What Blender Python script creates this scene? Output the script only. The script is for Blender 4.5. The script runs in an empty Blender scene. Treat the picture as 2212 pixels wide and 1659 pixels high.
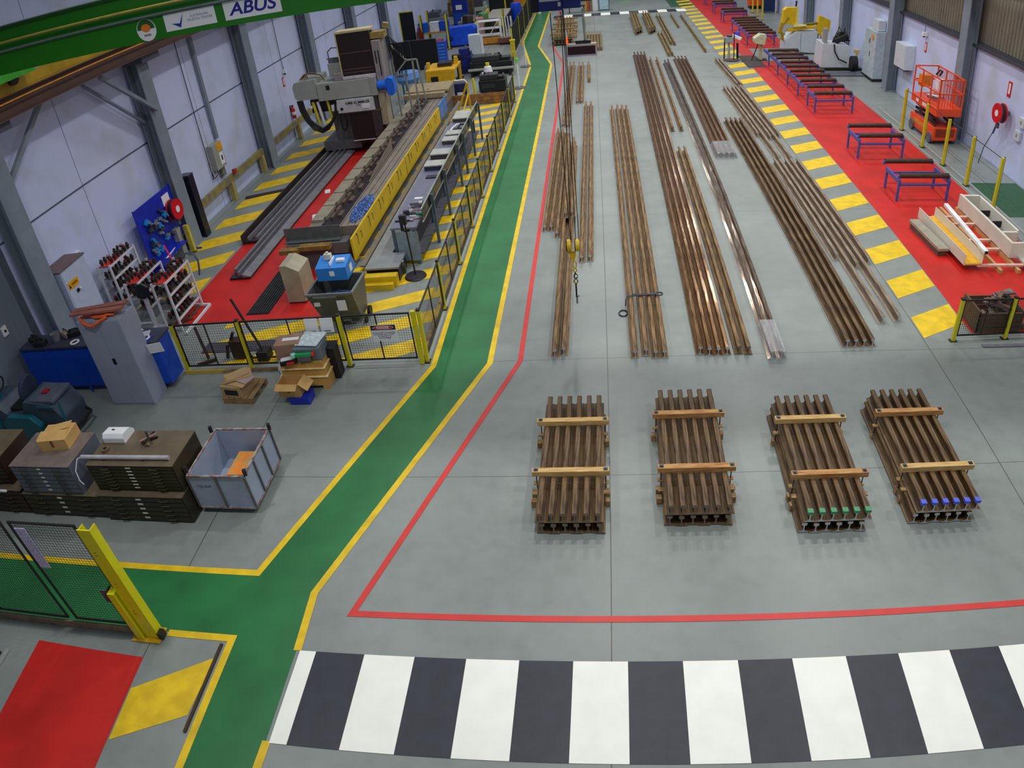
import bpy, math, random
import numpy as np
from mathutils import Vector, Matrix

random.seed(7)
SC = bpy.context.scene
COL = SC.collection
PI = math.pi

# ------------------------------------------------------------------ camera
# wall mounted security camera, mild barrel distortion: theta(r) fitted on the floor joints, walls and columns
CAM_H = 7.05
F0, K3, K5 = 1.57864885, -0.04744937, 0.00416912          # r in thousands of photo pixels
PITCH, YAW, ROLL = 0.62070932, 0.16441649, -0.12356737
cam_d = bpy.data.cameras.new('camera')
cam_d.type = 'PANO'
cam_d.panorama_type = 'FISHEYE_LENS_POLYNOMIAL'
cam_d.sensor_fit = 'HORIZONTAL'
cam_d.sensor_width = 36.0
cam_d.sensor_height = 27.0
cam_d.fisheye_fov = math.radians(170)
MM = 36.0 / 2.212
_r = np.linspace(0.01, 1.42, 200)
_th = _r / F0 * (1 + K3 * _r ** 2 + K5 * _r ** 4)
_rm = _r * MM
_k = np.linalg.lstsq(np.stack([_rm, _rm ** 2, _rm ** 3, _rm ** 4], 1), _th, rcond=None)[0]
cam_d.fisheye_polynomial_k0 = 0.0
cam_d.fisheye_polynomial_k1 = -float(_k[0])
cam_d.fisheye_polynomial_k2 = -float(_k[1])
cam_d.fisheye_polynomial_k3 = -float(_k[2])
cam_d.fisheye_polynomial_k4 = -float(_k[3])
cam_d.clip_start = 0.05
cam_d.clip_end = 500
cam = bpy.data.objects.new('camera', cam_d)
COL.objects.link(cam)
cam.matrix_world = (Matrix.Translation((0, 0, CAM_H)) @ Matrix.Rotation(YAW, 4, 'Z')
                    @ Matrix.Rotation(PI / 2 - PITCH, 4, 'X') @ Matrix.Rotation(ROLL, 4, 'Z'))
SC.camera = cam

# ------------------------------------------------------------------ world, exposure, lamps
SC.view_settings.view_transform = 'Standard'
SC.view_settings.look = 'None'
SC.view_settings.gamma = 1.0
SC.view_settings.use_curve_mapping = False
SC.view_settings.exposure = EXPOSURE = 0.0
w = bpy.data.worlds.new('hall_air'); SC.world = w
w.use_nodes = True
w.node_tree.nodes['Background'].inputs[0].default_value = (0.80, 0.88, 1.0, 1)
w.node_tree.nodes['Background'].inputs[1].default_value = 0.26

def lamp(x, y, z, power, size, color=(1.0, 0.985, 0.95), spread=150):
    l = bpy.data.lights.new('high_bay_light', 'AREA')
    l.shape = 'DISK'; l.size = size; l.energy = power; l.color = color
    l.spread = math.radians(spread)
    o = bpy.data.objects.new('high_bay_light', l)
    o.location = (x, y, z); COL.objects.link(o)
    return o

for yy in (5.0, 11.0, 17.0, 23.0, 29.0, 36.0, 44.0, 52.0):
    for xx, pw in ((-6.2, 0.55), (-0.2, 1.0), (4.9, 1.0), (9.0, 0.55)):
        k = {5.0: 0.66, 11.0: 0.68}.get(yy, 0.80) * (1.7 if xx < -5 and yy < 6 else 1.0)
        lamp(xx, yy, 9.3, 210 * pw * k, 0.45)

# ------------------------------------------------------------------ helpers
def at(u, v, z=0.0):
    """photo pixel -> the point of the horizontal plane z that it shows"""
    d = ray(u, v); t = (z - CAM_H) / d.z
    return Vector((d.x * t, d.y * t, z))

def ray(u, v):
    x, y = (u - 1106) / 1000, -(v - 829.5) / 1000
    r = math.hypot(x, y) or 1e-9
    th = r / F0 * (1 + K3 * r * r + K5 * r ** 4)
    s = math.sin(th) / r
    d = Vector((x * s, y * s, -math.cos(th)))
    return (Matrix.Rotation(YAW, 3, 'Z') @ Matrix.Rotation(PI / 2 - PITCH, 3, 'X') @ Matrix.Rotation(ROLL, 3, 'Z')) @ d

def srgb(*c):
    if len(c) == 1: c = (c[0],) * 3
    return tuple(((v / 255) / 12.92 if v <= 10 else (((v / 255) + 0.055) / 1.055) ** 2.4) for v in c)

MATS = {}
def mat(name, col, rough=0.6, metal=0.0, var=0.12, scale=6.0, bump=0.0, spec=0.5, col2=None, cut=(0.35, 0.65), emit=0.0, stretch=None, alpha=1.0):
    """procedural paint / metal / plastic: base colour broken up by noise"""
    if name in MATS: return MATS[name]
    m = bpy.data.materials.new(name); m.use_nodes = True; MATS[name] = m
    nt = m.node_tree; b = nt.nodes['Principled BSDF']
    col = srgb(*col); m.diffuse_color = (*col, 1)
    b.inputs['Roughness'].default_value = rough
    b.inputs['Metallic'].default_value = metal
    b.inputs['Specular IOR Level'].default_value = spec
    tc = nt.nodes.new('ShaderNodeTexCoord'); mp = nt.nodes.new('ShaderNodeMapping')
    nt.links.new(tc.outputs['Object'], mp.inputs[0])
    if stretch: mp.inputs['Scale'].default_value = stretch
    n = nt.nodes.new('ShaderNodeTexNoise'); n.inputs['Scale'].default_value = scale; n.inputs['Detail'].default_value = 5
    nt.links.new(mp.outputs[0], n.inputs['Vector'])
    r = nt.nodes.new('ShaderNodeValToRGB')
    c2 = srgb(*col2) if col2 else tuple(max(0, v * (1 - var)) for v in col)
    c1 = col if col2 else tuple(min(1, v * (1 + var)) for v in col)
    r.color_ramp.elements[0].color = (*c2, 1); r.color_ramp.elements[1].color = (*c1, 1)
    r.color_ramp.elements[0].position, r.color_ramp.elements[1].position = cut
    nt.links.new(n.outputs[0], r.inputs[0]); nt.links.new(r.outputs[0], b.inputs['Base Color'])
    if bump:
        bp = nt.nodes.new('ShaderNodeBump'); bp.inputs['Strength'].default_value = bump; bp.inputs['Distance'].default_value = 0.01
        nt.links.new(n.outputs[0], bp.inputs['Height']); nt.links.new(bp.outputs[0], b.inputs['Normal'])
    if emit:
        b.inputs['Emission Color'].default_value = (*col, 1); b.inputs['Emission Strength'].default_value = emit
    if alpha < 1: b.inputs['Alpha'].default_value = alpha
    return m

class MB:
    """collects boxes, bars, prisms, tubes into one mesh"""
    def __init__(s): s.v = []; s.f = []; s.mi = []; s.sm = []; s.M = Matrix.Identity(4); s.cur = 0
    def mat(s, i): s.cur = i; return s
    def add(s, vs, fs, smooth=False):
        n = len(s.v); s.v += [tuple(s.M @ Vector(p)) for p in vs]
        for f in fs: s.f.append(tuple(i + n for i in f)); s.mi.append(s.cur); s.sm.append(smooth)
        return s
    def box(s, x0, x1, y0, y1, z0, z1):
        return s.add([(x0, y0, z0), (x1, y0, z0), (x1, y1, z0), (x0, y1, z0), (x0, y0, z1), (x1, y0, z1), (x1, y1, z1), (x0, y1, z1)],
                     [(0, 3, 2, 1), (4, 5, 6, 7), (0, 1, 5, 4), (1, 2, 6, 5), (2, 3, 7, 6), (3, 0, 4, 7)])
    def cbox(s, c, d, rz=0, rx=0, ry=0):
        M0 = s.M; s.M = M0 @ Matrix.Translation(c) @ Matrix.Rotation(rz, 4, 'Z') @ Matrix.Rotation(ry, 4, 'Y') @ Matrix.Rotation(rx, 4, 'X')
        s.box(-d[0] / 2, d[0] / 2, -d[1] / 2, d[1] / 2, -d[2] / 2, d[2] / 2); s.M = M0; return s
    def frame(s, p, q):
        p, q = Vector(p), Vector(q); d = q - p; L = d.length
        if L < 1e-9: return None, 0
        return Matrix.Translation(p) @ d.to_track_quat('Z', 'Y').to_matrix().to_4x4(), L
    def bar(s, p, q, w, h=None):
        h = h or w; F, L = s.frame(p, q)
        if F is None: return s
        M0 = s.M; s.M = M0 @ F; s.box(-w / 2, w / 2, -h / 2, h / 2, 0, L); s.M = M0; return s
    def cyl(s, p, q, r, r2=None, n=12, caps=True):
        r2 = r if r2 is None else r2; F, L = s.frame(p, q)
        if F is None: return s
        M0 = s.M; s.M = M0 @ F
        a = [2 * PI * i / n for i in range(n)]
        vs = [(r * math.cos(t), r * math.sin(t), 0) for t in a] + [(r2 * math.cos(t), r2 * math.sin(t), L) for t in a]
        s.add(vs, [(i, (i + 1) % n, n + (i + 1) % n, n + i) for i in range(n)], True)
        if caps: s.add(vs, [tuple(range(n - 1, -1, -1)), tuple(range(n, 2 * n))])
        s.M = M0; return s
    def tube(s, pts, r, n=8, closed=False):
        P = [Vector(p) for p in pts]; N = len(P); rings = []
        up = None
        for i in range(N):
            if closed: t = P[(i + 1) % N] - P[i - 1]
            else: t = P[min(i + 1, N - 1)] - P[max(i - 1, 0)]
            t.normalize()
            if up is None: up = t.orthogonal().normalized()
            up = (up - t * up.dot(t))
            up = up.normalized() if up.length > 1e-6 else t.orthogonal().normalized()
            si = t.cross(up)
            rings.append([P[i] + up * (r * math.cos(2 * PI * k / n)) + si * (r * math.sin(2 * PI * k / n)) for k in range(n)])
        vs = [tuple(p) for R in rings for p in R]; fs = []
        for i in range(N if closed else N - 1):
            j = (i + 1) % N
            for k in range(n): fs.append((i * n + k, i * n + (k + 1) % n, j * n + (k + 1) % n, j * n + k))
        s.add(vs, fs, True)
        if not closed: s.add(vs, [tuple(range(n - 1, -1, -1)), tuple((N - 1) * n + k for k in range(n))])
        return s
    def prism(s, poly, p, q, axis=None, smooth=False):
        """poly of (a,b) extruded from p to q; axis=(A,B) unit vectors for a and b"""
        p, q = Vector(p), Vector(q); A, B = Vector(axis[0]), Vector(axis[1])
        n = len(poly)
        vs = [tuple(p + A * a + B * b) for a, b in poly] + [tuple(q + A * a + B * b) for a, b in poly]
        s.add(vs, [(i, (i + 1) % n, n + (i + 1) % n, n + i) for i in range(n)], smooth)
        s.add(vs, [tuple(range(n - 1, -1, -1)), tuple(range(n, 2 * n))])
        return s
    def lathe(s, prof, c=(0, 0, 0), n=20, axis='Z'):
        M0 = s.M; R = {'Z': Matrix.Identity(4), 'X': Matrix.Rotation(PI / 2, 4, 'Y'), 'Y': Matrix.Rotation(-PI / 2, 4, 'X')}[axis]
        s.M = M0 @ Matrix.Translation(c) @ R
        vs = [(r * math.cos(2 * PI * k / n), r * math.sin(2 * PI * k / n), z) for r, z in prof for k in range(n)]
        m = len(prof)
        s.add(vs, [(i * n + k, i * n + (k + 1) % n, (i + 1) * n + (k + 1) % n, (i + 1) * n + k) for i in range(m - 1) for k in range(n)], True)
        if prof[0][0] > 1e-6: s.add(vs, [tuple(range(n - 1, -1, -1))])
        if prof[-1][0] > 1e-6: s.add(vs, [tuple((m - 1) * n + k for k in range(n))])
        s.M = M0; return s
    def quad(s, *p): return s.add(p, [tuple(range(len(p)))])
    def build(s, name, mats, parent=None, bevel=0.0, loc=None):
        me = bpy.data.meshes.new(name); me.from_pydata(s.v, [], s.f)
        mats = mats if isinstance(mats, (list, tuple)) else [mats]
        for m in mats: me.materials.append(m)
        me.polygons.foreach_set('material_index', s.mi); me.polygons.foreach_set('use_smooth', s.sm)
        me.update(); me.validate()
        if any(s.sm): me.set_sharp_from_angle(angle=math.radians(40))
        o = bpy.data.objects.new(name, me); COL.objects.link(o)
        if loc is not None: o.location = loc
        if parent is not None: o.parent = parent
        if bevel:
            b = o.modifiers.new('bevel', 'BEVEL'); b.width = bevel; b.segments = 2; b.limit_method = 'ANGLE'
        return o

def thing(name, label, cat, loc=(0, 0, 0), rz=0.0, group=None):
    o = bpy.data.objects.new(name, None); COL.objects.link(o)
    o.location = loc; o.rotation_euler = (0, 0, rz); o.empty_display_size = 0.2
    return tag(o, label, cat, group)
def tag(o, label, cat, group=None, kind=None):
    o['label'] = label; o['category'] = cat
    if group: o['group'] = group
    if kind: o['kind'] = kind
    return o
def struct(o, label=None, cat=None):
    o['kind'] = 'structure'
    if label: o['label'] = label; o['category'] = cat
    return o
def dup(src, loc, rz=0.0, label=None, group=None):
    r = src.copy(); COL.objects.link(r); r.location = loc; r.rotation_euler = (0, 0, rz)
    if label: r['label'] = label
    if group: r['group'] = group
    for ch in list(src.children):
        c = ch.copy(); COL.objects.link(c); c.parent = r
        for g in list(ch.children):
            d = g.copy(); COL.objects.link(d); d.parent = c
    return r
def text_mesh(name, body, size, m, parent, loc, rot, extrude=0.002, width=None, bold=False, shear=0.0, align='CENTER'):
    cu = bpy.data.curves.new(name, 'FONT'); cu.body = body; cu.size = size; cu.extrude = extrude
    cu.align_x = align; cu.align_y = 'CENTER'; cu.shear = shear
    if bold: cu.offset = size * 0.02
    tmp = bpy.data.objects.new('tmp', cu); COL.objects.link(tmp)
    dg = bpy.context.evaluated_depsgraph_get(); me = bpy.data.meshes.new_from_object(tmp.evaluated_get(dg))
    bpy.data.objects.remove(tmp); me.materials.clear(); me.materials.append(m)
    o = bpy.data.objects.new(name, me); COL.objects.link(o)
    if width and len(me.vertices):
        xs = [v.co.x for v in me.vertices]; k = width / (max(xs) - min(xs)); o.scale = (k, 1, 1)
    o.parent = parent; o.location = loc; o.rotation_euler = rot
    return o
# ------------------------------------------------------------------ floor
def concrete_mat():
    m = bpy.data.materials.new('concrete_floor'); m.use_nodes = True; nt = m.node_tree; N = nt.nodes; L = nt.links
    b = N['Principled BSDF']
    g = N.new('ShaderNodeNewGeometry')
    n1 = N.new('ShaderNodeTexNoise'); n1.inputs['Scale'].default_value = 0.55; n1.inputs['Detail'].default_value = 8; n1.inputs['Roughness'].default_value = 0.6
    n2 = N.new('ShaderNodeTexNoise'); n2.inputs['Scale'].default_value = 3.5; n2.inputs['Detail'].default_value = 6
    for n in (n1, n2): L.new(g.outputs['Position'], n.inputs['Vector'])
    r = N.new('ShaderNodeValToRGB'); r.color_ramp.elements[0].position = 0.3; r.color_ramp.elements[1].position = 0.7
    r.color_ramp.elements[0].color = (*srgb(122, 129, 126), 1); r.color_ramp.elements[1].color = (*srgb(139, 147, 144), 1)
    L.new(n1.outputs[0], r.inputs[0])
    mx = N.new('ShaderNodeMix'); mx.data_type = 'RGBA'; mx.blend_type = 'MULTIPLY'
    r2 = N.new('ShaderNodeValToRGB'); r2.color_ramp.elements[0].position = 0.3; r2.color_ramp.elements[1].position = 0.55
    r2.color_ramp.elements[0].color = (0.86, 0.86, 0.85, 1); r2.color_ramp.elements[1].color = (1, 1, 1, 1)
    L.new(n2.outputs[0], r2.inputs[0]); mx.inputs[0].default_value = 0.6
    L.new(r.outputs[0], mx.inputs[6]); L.new(r2.outputs[0], mx.inputs[7])
    # saw cut joints
    sp = N.new('ShaderNodeSeparateXYZ'); L.new(g.outputs['Position'], sp.inputs[0])
    acc = None
    def line(axis, c, half, lo=None, hi=None):
        nonlocal acc
        s = N.new('ShaderNodeMath'); s.operation = 'SUBTRACT'; L.new(sp.outputs[axis], s.inputs[0]); s.inputs[1].default_value = c
        a = N.new('ShaderNodeMath'); a.operation = 'ABSOLUTE'; L.new(s.outputs[0], a.inputs[0])
        t = N.new('ShaderNodeMath'); t.operation = 'LESS_THAN'; L.new(a.outputs[0], t.inputs[0]); t.inputs[1].default_value = half
        if acc is None: acc = t
        else:
            q = N.new('ShaderNodeMath'); q.operation = 'MAXIMUM'; L.new(acc.outputs[0], q.inputs[0]); L.new(t.outputs[0], q.inputs[1]); acc = q
    for c in (-11.0, -5.69, -0.03, 5.59): line(0, c, 0.007)
    for c in (-2.5, 1.6, 7.5, 10.41, 16.52, 22.6, 28.7, 34.8, 41.0, 47.0): line(1, c, 0.005)
    dk = N.new('ShaderNodeMix'); dk.data_type = 'RGBA'; L.new(acc.outputs[0], dk.inputs[0])
    L.new(mx.outputs[2], dk.inputs[6]); dk.inputs[7].default_value = (*srgb(78, 80, 76), 1)
    L.new(dk.outputs[2], b.inputs['Base Color'])
    rr = N.new('ShaderNodeMapRange'); L.new(n2.outputs[0], rr.inputs[0]); rr.inputs[3].default_value = 0.30; rr.inputs[4].default_value = 0.46
    L.new(rr.outputs[0], b.inputs['Roughness']); b.inputs['Specular IOR Level'].default_value = 0.45
    return m

M_FLOOR = concrete_mat()
f = MB().box(-12.4, 11.45, -1.5, 72, -0.25, 0).build('floor', M_FLOOR); struct(f)

paint_green = mat('green_floor_paint', (36, 108, 60), 0.42, var=0.16, scale=1.3, spec=0.4)
paint_yellow = mat('yellow_floor_paint', (222, 186, 16), 0.5, var=0.14, scale=4)
paint_red = mat('red_floor_paint', (192, 30, 22), 0.45, var=0.12, scale=1.4)
paint_redline = mat('red_line_paint', (204, 48, 44), 0.45, var=0.06, scale=4)
paint_white = mat('white_floor_paint', (244, 246, 238), 0.5, var=0.03, scale=3)
paint_navy = mat('dark_blue_floor_paint', (34, 38, 52), 0.45, var=0.18, scale=5)

def flat(poly, z=0.003):
    return MB().add([(x, y, z) for x, y in poly], [tuple(range(len(poly)))])
def strip(path, w, z=0.005, m=None):
    """mitred band along a path"""
    m = m or MB(); P = [Vector((x, y)) for x, y in path]; n = len(P); L_, R_ = [], []
    for i in range(n):
        a = (P[i] - P[i - 1]).normalized() if i else (P[1] - P[0]).normalized()
        b = (P[i + 1] - P[i]).normalized() if i < n - 1 else a
        t = (a + b).normalized(); nn = Vector((-t.y, t.x)); k = w / 2 / max(0.3, nn.dot(Vector((-a.y, a.x))))
        L_.append(P[i] + nn * k); R_.append(P[i] - nn * k)
    for i in range(n - 1):
        m.add([(R_[i].x, R_[i].y, z), (R_[i + 1].x, R_[i + 1].y, z), (L_[i + 1].x, L_[i + 1].y, z), (L_[i].x, L_[i].y, z)], [(0, 1, 2, 3)])
    return m

g = MB()
for q in ([(-3.92, 60), (-3.92, 41.0), (-2.98, 39.6), (-2.98, 60)], [(-3.92, 41.0), (-3.05, 34.6), (-2.1, 34.7), (-2.98, 39.6)],
          [(-3.05, 34.6), (-3.05, 10.3), (-2.05, 10.3), (-2.1, 34.7)], [(-3.05, 10.3), (-4.58, 5.66), (-3.7, 5.35), (-2.05, 10.3)],
          [(-4.58, 5.66), (-12.3, 5.66), (-12.3, 4.62), (-4.58, 4.62)], [(-4.58, 5.66), (-4.58, -1.2), (-3.66, -1.2), (-3.7, 5.35)]):
    g.add([(x, y, 0.003) for x, y in q], [(0, 1, 2, 3)])
struct(g.build('walkway', paint_green), 'green painted walkway through the hall', 'walkway')
y_ = MB()
strip([(-3.92, 60), (-3.92, 41.0), (-3.06, 34.6), (-3.06, 10.32), (-4.61, 5.64), (-12.3, 5.64)], 0.10, m=y_)
strip([(-2.98, 60), (-2.98, 39.6), (-2.1, 34.7), (-2.06, 24), (-2.06, 10.35), (-3.72, 5.36), (-3.68, 4.5)], 0.10, m=y_)
strip([(-5.5, 4.6), (-4.58, 4.6), (-4.6, -1.2)], 0.10, m=y_)
strip([(-3.68, 3.32), (-3.7, 2.4)], 0.10, m=y_)
struct(y_.build('trim_1', paint_yellow), 'yellow border lines of the green walkway', 'floor marking')
r_ = strip([(-2.34, 58), (-2.3, 47), (-2.17, 38.8), (-1.53, 34.7), (-1.53, 10.4), (-3.14, 5.07), (11.2, 5.07)], 0.088)
struct(r_.build('trim_2', paint_redline), 'red boundary line round the rail laydown area', 'floor marking')

zb, zw = MB(), MB()
y0, y1 = 3.30, 4.50
edges = [-3.645, -3.44] + [-3.44 + 0.598 * i for i in range(1, 26)]
for i in range(len(edges) - 1):
    a, b = edges[i], edges[i + 1]
    (zw if i % 2 == 0 else zb).add([(a, y0, 0.006), (b, y0, 0.006), (b, y1, 0.006), (a, y1, 0.006)], [(0, 1, 2, 3)])
for i in range(14):                                            # the same strip at the far end of the bay
    a = -2.6 + i * 0.6
    (zw if i % 2 else zb).add([(a, 49.0, 0.006), (a + 0.6, 49.0, 0.006), (a + 0.6, 50.1, 0.006), (a, 50.1, 0.006)], [(0, 1, 2, 3)])
struct(zb.build('trim_3', paint_navy), 'dark blue bands of the striped crossing', 'floor marking')
struct(zw.build('trim_4', paint_white), 'white bands of the striped crossing', 'floor marking')

# yellow hatching: right strip, left of the machine, inside the machine cell
h = MB(); HZ = 0.004
def para(x0, x1, ya, w, slope, clip=None):
    pts = [(x0, ya), (x1, ya + slope * (x1 - x0)), (x1, ya + w + slope * (x1 - x0)), (x0, ya + w)]
    if clip: pts = clip_poly(pts, clip)
    if len(pts) > 2: h.add([(x, y, HZ) for x, y in pts], [tuple(range(len(pts)))])
def clip_poly(pts, box):
    for ax, lim, sg in ((0, box[0], 1), (0, box[1], -1), (1, box[2], 1), (1, box[3], -1)):
        out = []
        for i in range(len(pts)):
            p, q = pts[i - 1], pts[i]; ip, iq = (p[ax] - lim) * sg >= 0, (q[ax] - lim) * sg >= 0
            if ip != iq:
                t = (lim - p[ax]) / (q[ax] - p[ax]); out.append((p[0] + t * (q[0] - p[0]), p[1] + t * (q[1] - p[1])))
            if iq: out.append(q)
        pts = out
        if not pts: return []
    return pts
for k in range(0, 32): para(5.62, 6.56, 10.76 + 1.412 * k, 0.70, 0.50)
for k in range(-1, 12): para(-10.75, -9.38, 14.55 + 1.44 * k, 0.72, 0.47, (-10.75, -9.38, 12.6, 29.0))
for k in range(-6, 16): para(-5.75, -3.3, 11.85 + 1.0 * k, 0.48, 0.42, (-5.75, -3.3, 10.6, 29.0))
for k in range(-5, 3): para(-7.9, -5.75, 10.95 + 1.0 * k, 0.48, 0.42, (-7.9, -5.75, 10.6, 12.15))
# foreground left corner
for q in ([at(235, 1598), at(283, 1487), at(467, 1420), at(405, 1545)],):
    h.add([(p.x, p.y, HZ) for p in q], [(0, 1, 2, 3)])
h.add([(x, y, HZ) for x, y in ((1.2, 2.3), (2.9, 2.3), (3.3, 2.62), (1.9, 2.62))], [(0, 1, 2, 3)])
h.add([(x, y, HZ) for x, y in ((3.4, 2.4), (5.2, 2.4), (5.3, 3.05), (4.2, 3.05))], [(0, 1, 2, 3)])
struct(h.build('trim_5', paint_yellow), 'yellow diagonal hatching on the floor', 'floor marking')
rz_ = MB()
for q in ([(6.58, 10.9), (9.45, 10.9), (9.45, 33.2), (6.58, 33.2)], [(6.58, 36.2), (9.2, 36.2), (9.2, 62), (6.58, 62)], [(6.58, 33.2), (7.2, 33.2), (7.2, 36.2), (6.58, 36.2)],
          [(-9.3, 12.25), (-5.75, 12.25), (-5.75, 27), (-9.3, 27)]):
    rz_.add([(x, y, 0.0035) for x, y in q], [(0, 1, 2, 3)])
q = [at(*p) for p in ((85, 1383), (310, 1420), (205, 1659), (-60, 1659))]
rz_.add([(p.x, p.y, 0.0035) for p in q], [(3, 2, 1, 0)])
struct(rz_.build('trim_6', paint_red), 'red painted floor areas beside the machines', 'floor marking')
gp = MB().add([(9.8, 16.0, .0035), (11.2, 16.0, .0035), (11.2, 18.24, .0035), (9.85, 18.24, .0035)], [(0, 1, 2, 3)])
gp.add([(6.56, 51, .0035), (5.0, 51, .0035), (5.0, 62, .0035), (6.2, 62, .0035)], [(0, 3, 2, 1)])
struct(gp.build('trim_7', mat('dark_green_floor_paint', (38, 84, 50), 0.5)), 'dark green painted patches by the right wall', 'floor marking')

# ------------------------------------------------------------------ walls
M_WALL = mat('painted_concrete_wall', (194, 204, 240), 0.7, var=0.05, scale=0.9, col2=(178, 186, 202), cut=(0.25, 0.5))
M_GROOVE = mat('wall_joint', (98, 104, 118), 0.8)
M_SHEET = mat('profiled_sheet', (132, 126, 112), 0.55, var=0.1, scale=2)
M_COLUMN = mat('grey_column_paint', (122, 134, 148), 0.5, var=0.08, scale=3)
M_SILL = mat('dark_girt', (62, 62, 74), 0.6)
wl = MB()
LW = -11.27
ys = [10.6, 13.55, 16.4, 19.35, 22.3, 25.25, 28.2, 31.1, 34.0, 36.95, 39.9, 45.8, 51.7, 57.6, 63.5, 70]
for i in range(len(ys) - 1):
    for za, zb2 in ((0.0, 2.94), (2.99, 5.6), (5.65, 9.0)):
        wl.box(LW - 0.2, LW, ys[i] + 0.012, ys[i + 1] - 0.012, za, zb2)
wl.mat(1).box(LW - 0.25, LW - 0.025, 10.6, 70, 0, 9.0)
struct(wl.build('wall_left', [M_WALL, M_GROOVE]))
# darker recessed wall with the exit door, at the near left
wd = MB().box(-12.3, -11.5, -1.5, 10.6, 0, 9)
struct(wd.build('wall_near_left', mat('grey_wall_paint', (112, 122, 136), 0.6, var=0.06, scale=1.2)))
wr = MB(); RW = 11.25
for i in range(12):
    a = -1.4 + i * 5.95
    wr.box(RW, RW + 0.2, a + 0.012, a + 5.94, 0, 2.93)
wr.mat(1).box(RW + 0.02, RW + 0.2, -1.5, 70, 0, 2.9)
wr.mat(2)
x = RW + 0.1; n = 480                                         # profiled cladding above 2.97 m
zz = 2.99
vs = []; per = 0.19
yy = 9.0; k = 0
while yy < 60:
    for dy, dx in ((0, 0), (0.09, 0), (0.11, 0.035), (0.17, 0.035)):
        vs.append((x + dx, yy + dy))
    yy += per
V = [(a, b, zz) for a, b in vs] + [(a, b, 9.0) for a, b in vs]; n = len(vs)
wr.add(V, [(i, n + i, n + i + 1, i + 1) for i in range(n - 1)])
wr.mat(2).box(RW + 0.18, RW + 0.25, -1.5, 70, 2.9, 9)
struct(wr.build('wall_right', [M_WALL, M_GROOVE, M_SHEET]))
struct(MB().box(-12, 11.5, 70, 70.3, 0, 9.0).build('wall_back', M_WALL))
sl = MB()
for i in range(9):
    a = 10.5 + i * 5.95
    sl.box(RW - 0.06, RW + 0.12, a, a + 5.5, 2.92, 3.02)
    sl.box(RW - 0.12, RW - 0.05, a, a + 5.5, 2.90, 2.97)
struct(sl.build('trim_8', M_SILL), 'dark steel sill along the right wall', 'sill')

# ------------------------------------------------------------------ columns
def column(x, y, side, w=0.40, d=0.36, top=9.0):
    """universal column, web parallel to the wall: flanges across y; side=+1 faces the room from the left wall"""
    m = MB()
    m.box(-d / 2, d / 2, -0.012, 0.012, 0.02, top) if False else None
    m.box(d / 2 - 0.03, d / 2, -w / 2, w / 2, 0.02, top); m.box(-d / 2, -d / 2 + 0.03, -w / 2, w / 2, 0.02, top)
    m.box(-d / 2 + 0.03, d / 2 - 0.03, -0.02, 0.02, 0.02, top)
    t = thing('steel_column', '', 'column', (x, y, 0))
    m.build('shaft', M_COLUMN, t)
    b = MB().box(-d / 2 - 0.06, d / 2 + 0.06, -w / 2 - 0.06, w / 2 + 0.06, 0, 0.02)
    for sx in (-1, 1):
        for sy in (-1, 1): b.cyl((sx * (d / 2 + .02), sy * (w / 2 + .02), .02), (sx * (d / 2 + .02), sy * (w / 2 + .02), .06), .016, n=6)
    b.build('base_plate', M_COLUMN, t)
    return t
M_BRKT = mat('bracket_paint', (74, 74, 90), 0.5)
LC = [(-11.0, 10.9, 'grey steel column at the near left beside the exit door'), (-11.0, 16.62, 'grey steel column behind the blue tool board'),
      (-11.0, 22.65, 'grey steel column between the conduit riser and the extinguisher'), (-11.0, 28.4, 'grey steel column behind the machine head'),
      (-11.0, 34.2, 'grey steel column left of the narrow black panel'), (-11.0, 40.0, 'grey steel column behind the yellow and black fence posts')]
for x, y, lb in LC:
    t = column(x, y, 1, 0.50); t['label'] = lb
    k = MB().box(-0.16, 0.42, -0.34, 0.5, 4.95, 5.11)
    k.build('crane_bracket', M_BRKT, t)
RC = [(11.0, 22.0, 'grey steel column behind the orange scissor lift'), (11.0, 27.95, 'grey steel column between control cabinet and white wall box'),
      (11.0, 33.9, 'grey steel column behind the yellow saw'), (11.0, 39.85, 'grey steel column beyond the saw by the wall'), (11.0, 16.05, 'grey steel column nearest on the right wall')]
for x, y, lb in RC:
    t = column(x, y, -1, 0.46); t['label'] = lb
# ------------------------------------------------------------------ rails
RAIL = [(-.073, 0), (.073, 0), (.073, .012), (.02, .030), (.0083, .052), (.0083, .118), (.034, .131), (.035, .160), (.026, .170), (-.026, .170),
        (-.035, .160), (-.034, .131), (-.0083, .118), (-.0083, .052), (-.02, .030), (-.073, .012)]
def rust(name, c1, c2, rough, metal=0.0):
    return mat(name, c1, rough, metal, scale=5, col2=c2, cut=(0.35, 0.62), stretch=(6, 0.5, 6), bump=0.15, spec=0.5)
M_RUST = rust('rusty_rail_steel', (134, 104, 62), (78, 50, 18), 0.55)
M_RUSTD = rust('dark_rusty_rail_steel', (112, 86, 52), (58, 36, 12), 0.6)
M_RUSTG = rust('smooth_rolled_rail_steel', (150, 112, 72), (104, 68, 30), 0.14, 0.55)
M_POL = rust('ground_rail_steel', (170, 155, 136), (120, 84, 62), 0.11, 0.75)
M_GREYR = rust('weathered_grey_rail_steel', (148, 130, 112), (104, 84, 64), 0.5)
M_FARR = rust('dull_far_rail_steel', (132, 112, 62), (84, 66, 34), 0.6)
M_CUT = mat('sawn_steel_face', (205, 205, 205), 0.35, 0.6, var=0.1)
M_CUTD = mat('flame_cut_face', (126, 112, 96), 0.5, 0.3)
M_BLUEEND = mat('blue_end_paint', (78, 92, 205), 0.5)
M_GREENEND = mat('green_end_paint', (66, 140, 96), 0.5)
RCACHE = {}
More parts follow.
